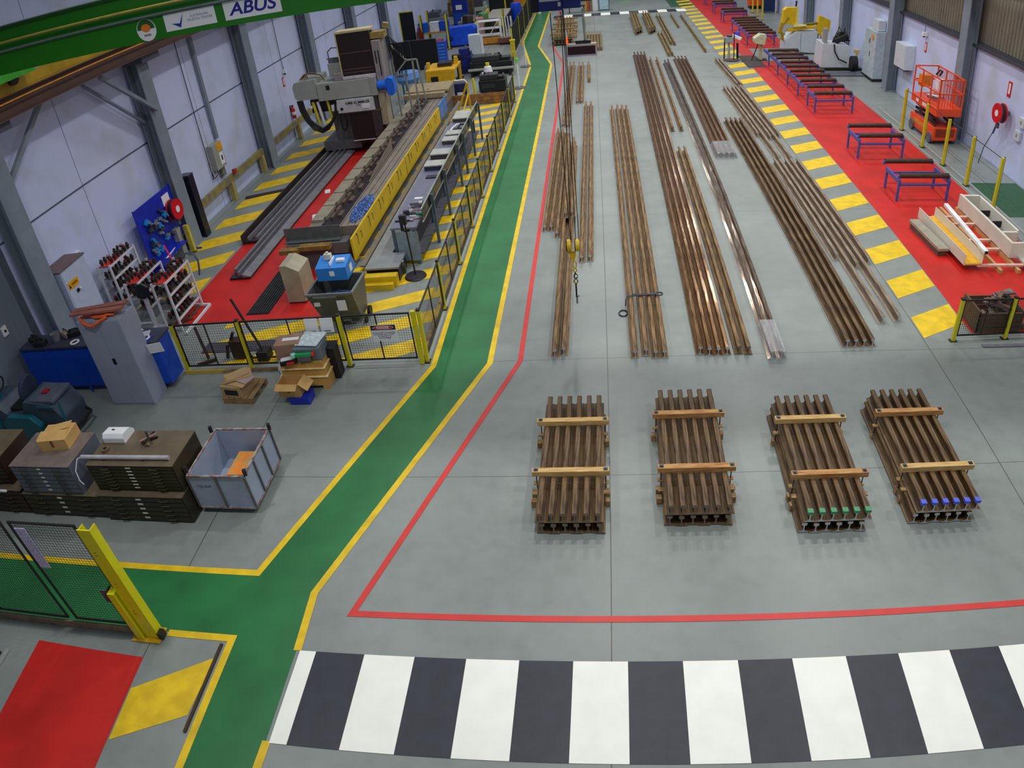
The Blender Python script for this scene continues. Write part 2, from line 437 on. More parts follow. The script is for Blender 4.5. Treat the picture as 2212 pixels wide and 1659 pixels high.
def rail_mesh(L, side, end):
    key = (round(L, 3), side.name, end.name)
    if key in RCACHE: return RCACHE[key]
    n = len(RAIL)
    vs = [(a, 0, b) for a, b in RAIL] + [(a, L, b) for a, b in RAIL]
    fs = [(i, (i + 1) % n, n + (i + 1) % n, n + i) for i in range(n)] + [tuple(range(n - 1, -1, -1)), tuple(range(n, 2 * n))]
    fs = [tuple(reversed(q)) for q in fs]
    me = bpy.data.meshes.new('rail'); me.from_pydata(vs, [], fs)
    me.materials.append(side); me.materials.append(end)
    me.polygons[n].material_index = 1; me.polygons[n + 1].material_index = 1
    me.update(); RCACHE[key] = me
    return me
def rail(p, q, z, label, group, side=None, end=None, tip=None, name='steel_rail'):
    p, q = Vector(p), Vector(q); L = (q - p).length
    o = bpy.data.objects.new(name, rail_mesh(L, side or M_RUST, end or M_CUTD)); COL.objects.link(o)
    o.location = (p.x, p.y, z); o.rotation_euler = (0, 0, math.atan2(-(q.x - p.x), q.y - p.y))
    tag(o, label, 'rail', group)
    if tip:
        t = MB().box(-.036, .036, -.002, .07, .128, .1715).build('paint_mark', tip, o)
        t['label'] = tip.name.split('_')[0] + ' painted rail end'
    return o
ORD = ['leftmost', 'second from left', 'third from left', 'fourth from left', 'fifth from left', 'rightmost']
def ordn(i, n):
    return 'leftmost' if i == 0 else ('rightmost' if i == n - 1 else ORD[i])

M_TIMBER = mat('pale_pine_timber', (214, 190, 132), 0.75, scale=9, col2=(178, 132, 70), cut=(0.3, 0.8), stretch=(0.6, 6, 6))
M_TIMBER2 = mat('reddish_pine_timber', (206, 170, 106), 0.75, scale=9, col2=(150, 84, 40), cut=(0.3, 0.8), stretch=(0.6, 6, 6))
M_ROD = mat('dark_rod_steel', (70, 74, 82), 0.4, 0.7)
M_STRAP = mat('pallet_wood', (176, 146, 100), 0.8, scale=7, col2=(120, 88, 54), cut=(0.3, 0.7), stretch=(1, 4, 4))

# near bundles of short rails
BUN = [('leftmost near bundle', -0.925, 0.1475, 6.41, 8.87, -0.905, (7.14, 8.2), None, (M_TIMBER, M_TIMBER)),
       ('second near bundle', 0.74, 0.1480, 6.52, 8.96, 0.73, (7.17, 8.31), None, (M_TIMBER2, M_TIMBER2)),
       ('green tipped near bundle', 2.47, 0.1480, 6.34, 8.74, 2.42, (6.98, 8.12), M_GREENEND, (M_TIMBER2, M_TIMBER)),
       ('blue tipped near bundle', 3.97, 0.1480, 6.42, 8.82, 3.90, (7.04, 8.21), M_BLUEEND, (M_TIMBER, M_TIMBER2))]
for bi, (nm, x0, dx, ya, yb, xb0, ty, tip, tm) in enumerate(BUN):
    short = nm
    for i in range(6):
        rail((x0 + dx * i, ya), (x0 + dx * i + 0.02, yb), 0.199, 'short rusty rail, %s in the top layer of the %s' % (ordn(i, 6), nm), 'top layer rails of the ' + nm, tip=tip,
             side=M_RUSTD, end=M_CUT if bi > 1 else M_CUTD)
        rail((xb0 + dx * i, ya - 0.015 * (i % 2) + (0.0 if bi else -0.0)), (xb0 + dx * i + 0.02, yb - 0.04), 0.012, 'short rusty rail, %s in the bottom layer of the %s' % (ordn(i, 6), nm), 'bottom layer rails of the ' + nm,
             side=M_RUSTD, end=M_CUT if bi > 1 else M_CUTD)
    xl, xr = x0 - .135, x0 + 5 * dx + .155
    for j, y in enumerate(ty):
        pos = 'near' if j == 0 else 'far'
        o = MB().box(xl, xr, y - .045, y + .045, .3695, .452).build('timber_bearer', tm[j], bevel=0.004)
        tag(o, 'pale timber clamped over the %s end of the %s' % (pos, nm), 'timber', 'timbers clamped over the short rail bundles')
        for s_, sx in (('left', xl + .05), ('right', xr - .05)):
            t = thing('clamp_rod', 'threaded rod at the %s end of the %s timber, %s' % (s_, pos, nm), 'rod', (sx, y, 0), 0, 'threaded rods holding the timbers')
            MB().cyl((0, 0, -.0 + .01), (0, 0, .47), .008, n=8).build('rod', M_ROD, t)
            MB().cyl((0, 0, .452), (0, 0, .466), .018, n=6).build('nut', M_ROD, t)
            MB().box(-.03, .03, -.03, .03, .4521, .456).build('washer', M_ROD, t)
    # dunnage battens between the layers, ends sticking out
    for j, (y, z0) in enumerate(((ty[0] - .17, .1825), (ty[0] + .02, .1825), (ty[1] - .02, .1825))):
        o = MB().box(xl + .0, xr - .01, y - .034, y + .034, z0, z0 + .016).build('dunnage_batten', M_STRAP)
        tag(o, 'thin packer between layers of the %s, %s' % (nm, ('nearest the camera', 'middle one', 'farthest')[j]), 'timber', 'packers in the short rail bundles')
    for j, (y, z0) in enumerate(((ty[0] - .05, .0), (ty[0] - .22, .0), (ty[1] - .07, .0))):
        for s_, xa, xb_ in (('left', xl - .02, xb0 - .0765), ('right', x0 + 5 * dx + .0965, xr + .0)):
            o = MB().cbox(((xa + xb_) / 2, y, .055), (abs(xb_ - xa), .085, .11)).build('timber_block', M_STRAP, bevel=0.004)
            tag(o, 'timber block end, %s side of the %s, %s' % (s_, nm, ('by the near clamp', 'nearest the camera', 'by the far clamp')[j]), 'timber block', 'timber block ends beside the short rail bundles')

# long rails laid on the floor
def lay(rows, z, desc, group, side, end):
    n = len(rows); sk = sum(r[2] - r[0] for r in rows) / n / (rows[0][3] - rows[0][1])
    rows = [(r[0], r[1], r[0] + sk * (r[3] - r[1]), r[3]) for r in rows]
    for i, (x0, y0, x1, y1) in enumerate(rows):
        pos = '' if n == 1 else (('left', 'right')[i] if n == 2 else ordn(i, n)) + ' of the '
        rail((x0, y0), (x1, y1), z, '%s%s' % (pos, desc), group, side, end)
lay([(-.93, 10.47, -.95, 22.1), (-.775, 10.52, -.80, 22.1)], 0, 'rusty rail pair nearest the red line, ends at the cross joint', 'rail pair under the crane hook', M_RUST, M_CUT)
lay([(-.90, 16.1, -.97, 22.0), (-.745, 16.15, -.82, 22.0)], .1705, 'rusty rail pair stacked on the pair under the hook block', 'rails stacked under the crane hook', M_RUST, M_CUT)
lay([(-1.385, 15.74, -1.36, 23.6), (-1.235, 15.74, -1.21, 23.6), (-1.085, 15.36, -1.06, 23.5)], 0, 'rusty rails lying against the red line', 'three rails against the red line', M_RUST, M_CUT)
lay([(-1.23, 24.2, -1.2, 34.1), (-1.07, 24.1, -1.04, 34.1)], 0, 'rusty rails behind the three against the red line', 'far pair against the red line', M_RUST, M_CUT)
lay([(-.51, 14.05, -.46, 26.8), (-.33, 14.07, -.31, 26.8)], 0, 'rusty rail pair just left of the centre floor joint', 'pair by the centre floor joint', M_RUST, M_CUT)
lay([(-.79, 27.15, -.79, 33.9), (-.635, 27.15, -.635, 33.9)], 0, 'rusty rail pair with bright sawn ends, below the display', 'pair with bright ends below the display', M_RUST, M_CUT)
lay([(-.36, 30.5, -.38, 34.0)], 0, 'short single rail to the right of the bright ended pair', 'single rail below the display', M_FARR, M_CUTD)
lay([(.44, 10.36, .45, 26.1), (.63, 10.42, .62, 26.15), (.79, 10.34, .79, 26.1), (.94, 10.34, .95, 26.05)], 0, 'rusty rails carrying the tongs, right of the centre joint', 'four rails right of the centre joint', M_RUST, M_CUT)
lay([(1.555, 10.42, 1.755, 35.6), (1.705, 10.38, 1.905, 35.6), (1.855, 10.37, 2.055, 35.6), (2.005, 10.38, 2.205, 35.55)], 0, 'shiny brown full length rails in the middle row', 'four full length rails in the middle', M_RUSTG, M_CUT)
lay([(2.21, 10.4, 2.27, 21.1), (2.37, 10.38, 2.43, 21.1)], 0, 'rusty rails alongside the four full length middle rails', 'near pair beside the middle rails', M_RUST, M_CUTD)
lay([(2.29, 23.1, 2.40, 34.3), (2.57, 23.1, 2.69, 34.2)], 0, 'rusty rails spaced apart beyond the near middle pair', 'far pair beside the middle rails', M_RUST, M_CUTD)
lay([(2.75, 10.23, 2.86, 17.03), (2.905, 10.24, 3.01, 17.03)], 0, 'polished rails with shrink wrapped near ends', 'near polished rails', M_POL, M_CUT)
lay([(2.86, 17.05, 2.96, 33.4), (3.015, 17.05, 3.12, 33.6)], 0, 'polished rails running on to the far end', 'far polished rails', M_POL, M_CUT)
lay([(3.33, 20.43, 3.49, 34.2), (3.482, 20.41, 3.64, 34.2), (3.634, 20.4, 3.79, 34.2), (3.786, 20.38, 3.945, 34.1)], 0, 'shiny brown rails with plastic wrapped ends', 'four rails with wrapped ends', M_RUSTG, M_CUT)
lay([(4.12, 10.52, 4.10, 23.98), (4.27, 10.52, 4.26, 23.97), (4.42, 10.52, 4.42, 23.95), (4.57, 10.52, 4.57, 23.9)], 0, 'dark brown rails left of the grey rails', 'four dark brown rails', M_RUSTD, M_CUT)
lay([(4.84, 13.78, 4.80, 19.8), (4.995, 11.25, 4.95, 19.8), (5.15, 13.4, 5.12, 19.8), (5.31, 11.3, 5.28, 19.8), (5.47, 13.6, 5.44, 19.8)], 0, 'grey brown rails with staggered ends by the yellow hatching', 'near five grey brown rails', M_GREYR, M_CUT)
lay([(4.82, 22.2, 4.74, 28.3), (4.975, 19.9, 4.90, 28.3), (5.14, 21.9, 5.06, 28.35), (5.30, 19.9, 5.22, 28.35), (5.46, 22.1, 5.38, 28.35)], 0, 'grey brown rails farther up by the yellow hatching', 'far five grey brown rails', M_GREYR, M_CUT)
lay([(5.33, 28.6, 5.22, 33.5), (5.47, 28.5, 5.36, 33.4)], 0, 'dull rails lying beside the far hatching', 'dull pair by the far hatching', M_GREYR, M_CUTD)
lay([(5.07, 35.5, 5.17, 46.9)], 0, 'dull rail lying alone beside the hatching at the far end', 'single far rail', M_FARR, M_CUTD)
lay([(4.58, 42.6, 4.62, 47.3)], 0, 'dull short rail lying alone left of the single far rail', 'short far rail', M_FARR, M_CUTD)
lay([(3.69, 37.7, 3.75, 47.3), (3.85, 37.5, 3.91, 47.2)], 0, 'dull rail pair near the far striped crossing', 'dull far pair', M_FARR, M_CUTD)
lay([(3.31, 34.9, 3.33, 41.1), (3.48, 34.9, 3.50, 41.1)], 0, 'yellowish rail pair beyond the middle rails', 'yellowish far pair', M_FARR, M_CUTD)
for nm, x0 in (('left', 2.22), ('right', 2.95)):
    for lv in range(2):
        lay([(x0 + .152 * i - .04, 41.0 + .3 * i, x0 + .152 * i, 47.5) for i in range(3)], .1705 * lv, 'dark rail, %s layer of the %s of two far stacks' % (('bottom', 'top')[lv], nm), 'rails in the %s far stack, %s layer' % (nm, ('bottom', 'top')[lv]), M_FARR, M_CUTD)
lay([(-.50 + .15 * i, 37.2, -.50 + .15 * i, 42.0) for i in range(6)], 0, 'yellowish rail row behind the hanging display', 'six rails behind the display', M_FARR, M_CUTD)
for lv in range(2):
    lay([(-2.1 + .17 * i, 39.3, -2.15 + .17 * i, 46.2) for i in range(6)], .08 + .23 * lv, 'dark rail, %s layer of far timber spaced pile' % ('bottom', 'top')[lv], 'rails of the far dunnaged pile, %s layer' % ('bottom', 'top')[lv], M_FARR, M_CUTD)
    for j, y in enumerate((39.9, 41.6, 43.4, 45.2)):
        o = MB().box(-2.3, -1.0, y - .06, y + .06, .0 + .251 * lv, .0795 + .2295 * lv).build('dunnage_timber', M_STRAP)
        tag(o, '%s timber of the far rail pile, %s crosspiece from the near end' % (('bottom', 'middle')[lv], ('first', 'second', 'third', 'fourth')[j]), 'timber', 'timbers in the far rail pile')
for j, y in enumerate((39.7, 41.4, 43.2, 45.0)):
    o = MB().box(-2.35, -.98, y - .06, y + .06, .481, .57).build('dunnage_timber', M_STRAP)
    tag(o, 'timber on top of the far rail pile, %s from the near end' % ('first', 'second', 'third', 'fourth')[j], 'timber', 'timbers on the far rail pile')

# clear plastic wrap on the rail ends
M_WRAP = mat('clear_shrink_wrap', (200, 205, 212), 0.08, 0.0, spec=1.0, alpha=0.35, bump=0.8, scale=25)
def wrap(x, y, L, w, label, grp):
    m = MB(); pr = [(-w / 2, .001), (w / 2, .001), (w / 2 * .96, .05), (w / 2 * .8, .174), (-w / 2 * .8, .174), (-w / 2 * .96, .05)]
    m.prism(pr, (x, y - .02, 0), (x, y + L, 0), ((1, 0, 0), (0, 0, 1)))
    tag(m.build('plastic_wrap', M_WRAP), label, 'plastic wrap', grp)
wrap(2.835, 10.23, 1.0, .33, 'clear shrink wrap round the near ends of the polished rails', None)
wrap(3.565, 20.37, 1.1, .66, 'clear shrink wrap round the ends of the four shiny rails', None)

# lifting tongs lying across the four rails
t = thing('lifting_clamp', 'small steel lifting shackle bar lying across the rails right of the centre joint', 'lifting clamp', (.62, 12.2, .17))
MB().bar((-.15, 0, .03), (.32, .02, .03), .035, .018).bar((-.15, .045, .03), (.32, .05, .03), .02, .018).build('bar', M_ROD, t)
MB().tube([(.36 + .07 * math.cos(a), .03 + .06 * math.sin(a), .03) for a in [2 * PI * k / 14 for k in range(14)]], .014, 6, True).build('eye', M_ROD, t)
MB().tube([(-.15, 0, .03), (-.24, -.03, .03), (-.27, -.12, 0.0), (-.28, -.2, -.08)], .014, 6).build('link', M_ROD, t)
MB().tube([(-.33 + .08 * math.cos(a), -.33 + .11 * math.sin(a), -.155) for a in [2 * PI * k / 16 for k in range(16)]], .013, 6, True).build('ring', M_ROD, t)
# ------------------------------------------------------------------ guard fences
M_FYEL = mat('yellow_post_paint', (206, 196, 30), 0.45, var=0.06)
M_FBLK = mat('black_frame_paint', (24, 24, 22), 0.5)
M_WIRE = mat('black_mesh_wire', (34, 36, 34), 0.6)
M_KERB = mat('scuffed_yellow_kerb', (196, 168, 70), 0.7, scale=1.6, col2=(128, 106, 86), cut=(0.42, 0.52))
def wires(m, x0, x1, z0, z1, step, t):
    n = max(1, int((x1 - x0) / step))
    for i in range(1, n): x = x0 + (x1 - x0) * i / n; m.box(x - t / 2, x + t / 2, -t / 2, t / 2, z0, z1)
    k = max(1, int((z1 - z0) / step))
    for i in range(1, k): z = z0 + (z1 - z0) * i / k; m.box(x0, x1, -t / 2, t / 2, z - t / 2, z + t / 2)
def fence(name, label, group, p, q, posts, h, zb=0.12, step=0.05, t=0.0035, postw=0.06, skip_last=False, panels=True, yel=None):
    """posts: distances along p->q; local x runs along the fence"""
    p, q = Vector(p), Vector(q); ang = math.atan2(q.y - p.y, q.x - p.x)
    r = thing(name, label, 'fence', (p.x, p.y, 0), ang, group)
    for i, d in enumerate(posts):
        m = MB().box(d - postw / 2, d + postw / 2, -postw / 2, postw / 2, .012, h)
        o = m.build('post', yel or M_FYEL, r)
        MB().box(d - .07, d + .07, -.05, .05, 0, .012).build('base_plate', M_FBLK, o); MB().box(d - postw / 2 - .004, d + postw / 2 + .004, -postw / 2 - .004, postw / 2 + .004, h, h + .03).build('post_cap', M_FBLK, o)
    if panels:
        for a, b in zip(posts[:-1], posts[1:]):
            x0, x1 = a + postw / 2 + .012, b - postw / 2 - .012; mid = (x0 + x1) / 2; tb = .013
            m = MB()
            for za in (zb, h - .03): m.box(x0, x1, -tb, tb, za, za + .026)
            for xa in (x0, x1 - .022): m.box(xa, xa + .022, -tb, tb, zb + .026, h - .03)
            if x1 - x0 > .8: m.box(mid - .01, mid + .01, -.008, .008, zb + .026, h - .03)
            for xa in (x0 - .013, x1): m.box(xa, xa + .013, -.012, .012, h - .25, h - .21).box(xa, xa + .013, -.012, .012, zb + .15, zb + .19)
            o = m.build('panel_frame', M_FBLK, r)
            w_ = MB(); wires(w_, x0 + .022, x1 - .022, zb + .026, h - .03, step, t); w_.build('wire_mesh', M_WIRE, o)
    return r
fence('guard_fence', 'yellow and black mesh fence between machine cell and green walkway', None, (-3.19, 10.42), (-3.19, 30),
      [0.06, 1.9, 3.87, 5.85, 7.8, 9.83, 11.74, 13.69, 15.67, 17.66], 1.05)
fence('guard_fence', 'short front mesh fence of the cell, left of the danger gate', None, (-7.98, 10.42), (-3.3, 10.42), [0.02, 1.40, 3.36], 1.06)
gt = thing('safety_gate', 'mesh gate with a danger sign at the front corner of the machine cell', 'gate', (-4.62, 10.42, 0))
m = MB()
for za in (.12, 1.03): m.box(.06, 1.28, -.013, .013, za, za + .026)
for xa in (.06, .66, 1.26): m.box(xa, xa + .02, -.013, .013, .12, 1.04)
MB_ = m.build('gate_frame', M_FBLK, gt)
m = MB(); wires(m, .08, 1.26, .14, 1.03, .045, .0035); m.build('wire_mesh', M_WIRE, MB_)
MB().box(1.31, 1.385, -.035, .035, .012, 1.08).build('gate_post', M_FYEL, gt)
MB().box(.065, .2, .02, .09, .86, .93).box(.1, .32, -.03, -.015, .9, .92).build('latch', M_FBLK, gt)
M_SIGN = mat('white_sign_board', (222, 224, 230), 0.4, var=0.02); M_INK = mat('black_ink', (18, 18, 22), 0.5); M_RED = mat('sign_red', (196, 22, 34), 0.4); M_WHITE = mat('white_plastic', (228, 230, 235), 0.35, var=0.03)
sg = thing('warning_sign', 'white danger sign with red oval hung on the mesh gate', 'sign', (-3.85, 10.385, .5))
MB().box(-.22, .24, 0, .008, .03, .35).build('board', M_SIGN, sg)
MB().box(-.21, .23, -.003, 0, .25, .345).build('header', M_INK, sg)
m = MB(); m.prism([(.19 * math.cos(a), .036 * math.sin(a)) for a in [2 * PI * k / 24 for k in range(24)]], (.01, -.006, .297), (.01, -.003, .297), ((1, 0, 0), (0, 0, 1))); m.build('oval', M_WHITE, sg)
m = MB(); m.prism([(.18 * math.cos(a), .031 * math.sin(a)) for a in [2 * PI * k / 24 for k in range(24)]], (.01, -.008, .297), (.01, -.006, .297), ((1, 0, 0), (0, 0, 1))); m.build('red_oval', M_RED, sg)
text_mesh('lettering', 'DANGER', .055, M_WHITE, sg, (.01, -.009, .297), (PI / 2, 0, 0), .001, bold=True)
text_mesh('small_print', 'SHOULD BE A GUARDED\nMACHINE. WILL START\nNO ENTRY TO\nAUTHORISED', .036, M_INK, sg, (.01, -.001, .14), (PI / 2, 0, 0), .001)
for i, (x, lb) in enumerate(((-5.13, 'left'), (-4.84, 'right'))):
    o = MB().cbox((x, 10.37, .91), (.245, .012, .27), 0, -.12).build('document_holder', M_WHITE); tag(o, '%s of the two white plastic holders hung on the front fence' % lb, 'document holder', 'white holders on the front fence')
    MB().box(x - .06, x + .06, 10.348, 10.36, .80, .812).build('handle', M_FBLK, o)
k1 = MB().box(-3.33, -3.25, 10.5, 29.6, 0.0, .1); tag(k1.build('kerb', M_KERB, bevel=.005), 'scuffed yellow kerb rail under the walkway fence', 'kerb')
k2 = MB().box(-8.0, -4.75, 10.34, 10.375, 0.0, .07); tag(k2.build('kerb', M_KERB), 'scuffed yellow kerb strip under the front fence', 'kerb')
tag(MB().box(-3.6, -3.5, 11.5, 11.9, 0, .002).build('notice', M_WHITE), 'small white notice lying inside the gate', 'notice') if False else None
sn = MB().box(-3.235, -3.225, 12.0, 12.22, .55, .95).build('notice_board', M_SIGN); tag(sn, 'small white printed sheet hung on the walkway fence near the gate', 'notice')

# ------------------------------------------------------------------ machine ways
M_DARK = mat('oily_dark_steel', (44, 40, 48), 0.35, 0.3, var=0.25)
M_BLACK = mat('black_rubber', (14, 13, 15), 0.6)
M_STEEL = mat('machined_steel', (146, 144, 150), 0.35, 0.6, var=0.12)
M_GREYM = mat('grey_machine_enamel', (150, 154, 150), 0.45, var=0.06)
M_GREYD = mat('dark_grey_enamel', (92, 94, 98), 0.45, var=0.1)
wy = thing('machine_bed', 'long low dark bed with parallel slideways left of the clamping table', 'machine bed', (-8.3, 14.1, 0))
MB().box(-.45, .10, 0.1, 14, .0045, .06).box(-.95, -.452, 2.15, 14, .0045, .08).build('base', M_DARK, wy)
MB().box(-.985, -.955, 2.1, 14, .0045, .27).build('side_guard', mat('brown_black_guard', (46, 36, 34), 0.5), wy)
for x, w_, y0_, z0_ in ((-.42, .07, .35, .0601), (-.24, .05, .15, .0601), (-.86, .06, 2.2, .0801), (-.62, .08, 2.2, .0801)):
    MB().box(x, x + w_, y0_, 14, z0_, .17).build('slideway', M_STEEL, wy)
m = MB().box(-.15, -.13, .1, 14, .0601, .13)
for i in range(90): m.box(-.13, -.11, .15 + i * .15, .22 + i * .15, .062, .12)
m.build('gear_rack', mat('purple_grey_rack', (84, 80, 104), 0.5), wy)
m = MB(); m.prism([(-.105, .0601), (-.105, .13), (.10, .07), (.10, .0601)], (0, .1, 0), (0, 14, 0), ((1, 0, 0), (0, 0, 1))); m.build('way_cover', mat('grey_way_cover', (128, 128, 134), 0.35, 0.3), wy)

# ------------------------------------------------------------------ travelling column machine
M_BEIGE = mat('greenish_grey_enamel', (158, 164, 158), 0.42, var=0.07, scale=2.5)
M_BEL = mat('maroon_black_bellows', (30, 14, 18), 0.6); M_PINKG = mat('warm_grey_enamel', (146, 138, 140), 0.45)
ml = thing('milling_machine', 'big grey travelling column milling machine with black bellows, hoses and blue motor', 'milling machine', (-7.7, 22.95, 0))
X = -7.7
def mx(m): m.M = Matrix.Translation((7.7, -22.95, 0)); return m
mx(MB()).box(-9.2, -7.9, 23.2, 25.4, .172, .5).box(-8.75, -7.2, 23.35, 25.2, .5, 1.5).build('saddle', M_GREYD, ml)
mx(MB()).box(-8.05, -7.30, 23.0, 23.3, .50, 1.43).build('lower_bellows', M_BEL, ml)
mx(MB()).box(-8.06, -7.29, 22.97, 23.0, .485, .505).build('bellows_lip', M_WHITE, ml)
mx(MB()).box(-7.28, -7.02, 22.98, 23.5, .55, 1.95).build('ram_guide', mat('dark_guide', (70, 66, 70), .4, .3), ml)
mx(MB()).box(-7.0, -6.78, 23.1, 23.6, .9, 1.95).build('guide_cover', mat('cream_cover', (164, 152, 128), .5), ml)
b = mx(MB()); b.prism([(-9.70, 2.62), (-9.78, 2.48), (-9.76, 2.10), (-9.66, 2.03), (-8.97, 2.02), (-8.97, 2.66)], (0, 22.97, 0), (0, 24.2, 0), ((1, 0, 0), (0, 0, 1)))
b.build('beam_end', M_BEIGE, ml, bevel=.02)
b = mx(MB()).box(-8.955, -7.05, 22.95, 24.2, 1.93, 2.50); b.build('beam', M_BEIGE, ml, bevel=.012)
mx(MB()).box(-8.35, -7.10, 23.2, 23.9, 2.5, 2.60).box(-8.3, -8.02, 23.0, 23.4, 2.505, 2.75).build('beam_top', M_PINKG, ml, bevel=.01)
mx(MB()).box(-7.15, -6.95, 22.92, 23.3, 1.93, 2.52).build('beam_end_plate', M_GREYM, ml)
mx(MB()).box(-8.63, -8.51, 22.938, 22.95, 2.27, 2.42).build('window', M_INK, ml)
cp = mx(MB()).box(-8.36, -7.12, 22.90, 23.15, 1.47, 1.90); cp = cp.build('control_panel', mat('pale_grey_panel', (190, 194, 198), .4), ml, bevel=.01)
k = MB(); k.M = Matrix.Translation((7.7, -22.95, 0))
k.lathe([(.05, 0), (.05, .015)], (-8.22, 22.885, 1.61), 16, 'Y'); k.build('knob', M_INK, cp)
text_mesh('lettering', 'NMB KUMMLER', .12, M_INK, cp, (-7.66 + 7.7, -.053, 1.77), (PI / 2, 0, 0), .002, width=.82, bold=True)
text_mesh('lettering', 'PME 1', .07, M_INK, cp, (-7.62 + 7.7, -.053, 1.68), (PI / 2, 0, 0), .002)
MB().box(.17, .42, -.07, -.051, 1.56, 1.70).build('plate', M_WHITE, cp)
mx(MB()).box(-8.20, -6.95, 22.97, 23.3, 1.42, 1.468).build('panel_tray', mat('olive_tray', (86, 84, 52), .6), ml)
ub = mx(MB()).box(-8.03, -6.95, 23.12, 23.5, 2.60, 3.95)
for z in (2.70, 2.80, 3.32): ub.mat(1).box(-7.99, -6.98, 23.105, 23.12, z, z + .016); ub.mat(0)
ub.build('upper_bellows', [M_BEL, mat('rosy_fold_edge', (120, 84, 84), .5)], ml)
mx(MB()).box(-8.06, -8.03, 23.08, 23.6, 2.55, 4.0).box(-8.06, -6.9, 23.10, 23.6, 3.955, 4.02).build('bellows_frame', mat('cream_frame', (196, 184, 140), .5), ml)
mx(MB()).box(-8.05, -6.95, 23.0, 23.5, 2.52, 2.598).build('lip', mat('lilac_white', (196, 190, 200), .5), ml)
rc = mx(MB()).box(-6.93, -6.66, 23.1, 23.7, 1.96, 3.62); rc.build('column_guard', M_PINKG, ml, bevel=.01)
mx(MB()).box(-6.86, -6.83, 23.08, 23.1, 2.9, 3.3).box(-6.76, -6.73, 23.08, 23.1, 2.5, 3.3).build('slot', M_INK, ml)
mx(MB()).box(-8.0, -6.95, 23.65, 24.9, 1.5, 3.7).build('column', M_GREYD, ml)
mx(MB()).box(-8.52, -8.08, 23.2, 23.7, 2.62, 3.05).build('motor_box', M_GREYM, ml, bevel=.015)
h_ = mx(MB())
h_.tube([(-8.5, 23.4, 3.2), (-8.5, 23.4, 3.4), (-8.35, 23.4, 3.52), (-8.15, 23.4, 3.5), (-8.06, 23.4, 3.4)], .02, 6).box(-8.56, -8.2, 23.35, 23.45, 3.17, 3.2)
h_.box(-8.5, -8.2, 23.3, 23.5, 3.05, 3.17)
h_.build('conduit', M_GREYD, ml)
bm = mx(MB()); bm.cyl((-6.93, 23.1, 2.2), (-6.66, 23.1, 2.2), .15, n=18).cyl((-6.66, 23.1, 2.2), (-6.64, 23.1, 2.2), .2, n=18); bm.prism([(-6.64, 2.38), (-6.55, 2.44), (-6.42, 2.40), (-6.37, 2.2), (-6.39, 1.93), (-6.46, 1.86), (-6.62, 1.9)], (0, 22.95, 0), (0, 23.3, 0), ((1, 0, 0), (0, 0, 1)))
bm.build('blue_motor', mat('bright_blue_paint', (22, 104, 220), .3), ml, bevel=.012)
# hoses and cable chain under the beam
hm = mx(MB())
for i, (dx, dz) in enumerate(((0, 0), (.06, .05), (.12, .1), (.17, .13))):
    hm.tube([(-9.72 + dx, 23.0, 2.02), (-9.68 + dx, 22.98, 1.7), (-9.55 + dx, 22.95, 1.35), (-9.33 + dx * .8, 22.93, 1.03 + dz), (-9.05 + dx * .3, 22.93, .90 + dz), (-8.8, 22.93, 1.0 + dz), (-8.6 - dx * .3, 22.95, 1.25), (-8.47 - dx * .2, 22.98, 1.45), (-8.42, 23.0, 1.95)], .03, 7)
hm.tube([(-8.33, 22.97, 1.45), (-8.36, 22.95, 1.15), (-8.33, 22.95, .95), (-8.26, 22.95, .88), (-8.19, 22.95, .97), (-8.17, 22.97, 1.2), (-8.2, 22.97, 1.45)], .035, 7)
hm.build('hose_loop', M_BLACK, ml)
mm = mx(MB()).box(-9.4, -8.45, 23.3, 23.9, 1.5, 1.93); mm.build('valve_block', M_DARK, ml)
mx(MB()).cyl((-9.25, 23.15, 1.9), (-9.15, 23.1, 1.15), .05, n=10).cyl((-8.75, 23.15, 1.95), (-8.68, 23.1, 1.2), .045, n=10).build('yellow_hose', mat('yellow_hose', (210, 200, 40), .4), ml)
mx(MB()).cyl((-9.08, 23.12, 1.9), (-8.98, 23.1, 1.1), .05, n=10).cyl((-9.42, 23.15, 1.75), (-9.3, 23.15, 1.7), .07, n=10).box(-8.6, -8.38, 23.0, 23.2, 1.55, 1.75).build('white_cylinder', M_WHITE, ml)
ct = mx(MB())
for i in range(5): ct.tube([(-9.55 + .05 * i, 23.2 + .05 * i, 2.66), (-9.4, 23.2 + .06 * i, 2.80), (-9.1, 23.2 + .05 * i, 2.84 - .02 * i), (-8.85, 23.3, 2.72), (-8.75, 23.3, 2.52)], .022, 6)
ct.build('hose_bundle', mat('brown_hose', (120, 84, 60), .6), ml)
# service platform frame right of the column
pf = mx(MB()); W = .05
for a, q in (((-6.55, 23.9, .05), (-6.55, 23.9, 3.3)), ((-5.9, 23.9, .05), (-5.9, 23.9, 2.75)), ((-6.55, 23.9, 3.3), (-6.1, 23.9, 2.75)), ((-6.5, 23.9, 2.35), (-6.1, 23.9, 2.75)), ((-6.1, 23.9, 2.75), (-5.75, 23.9, 2.75)), ((-5.75, 23.9, 2.75), (-5.65, 23.9, 1.4)), ((-6.5, 23.9, 2.3), (-6.2, 23.9, 2.3)), ((-6.2, 23.9, 2.3), (-6.15, 23.9, .9))):
    pf.bar(a, q, W)
pf.build('platform_frame', mat('galvanised_frame', (150, 154, 146), .4, .4), ml)
cc = mx(MB())
random.seed(4)
for i in range(9):
    x = -6.62 + .05 * i; cc.tube([(x, 23.8, 3.7 - .05 * i), (x + .05 * random.random(), 23.85, 3.2), (x + .1, 23.9, 2.7), (x + .06 * random.random(), 23.95, 2.2)], .016, 5)
cc.build('cable_bundle', M_BLACK, ml)
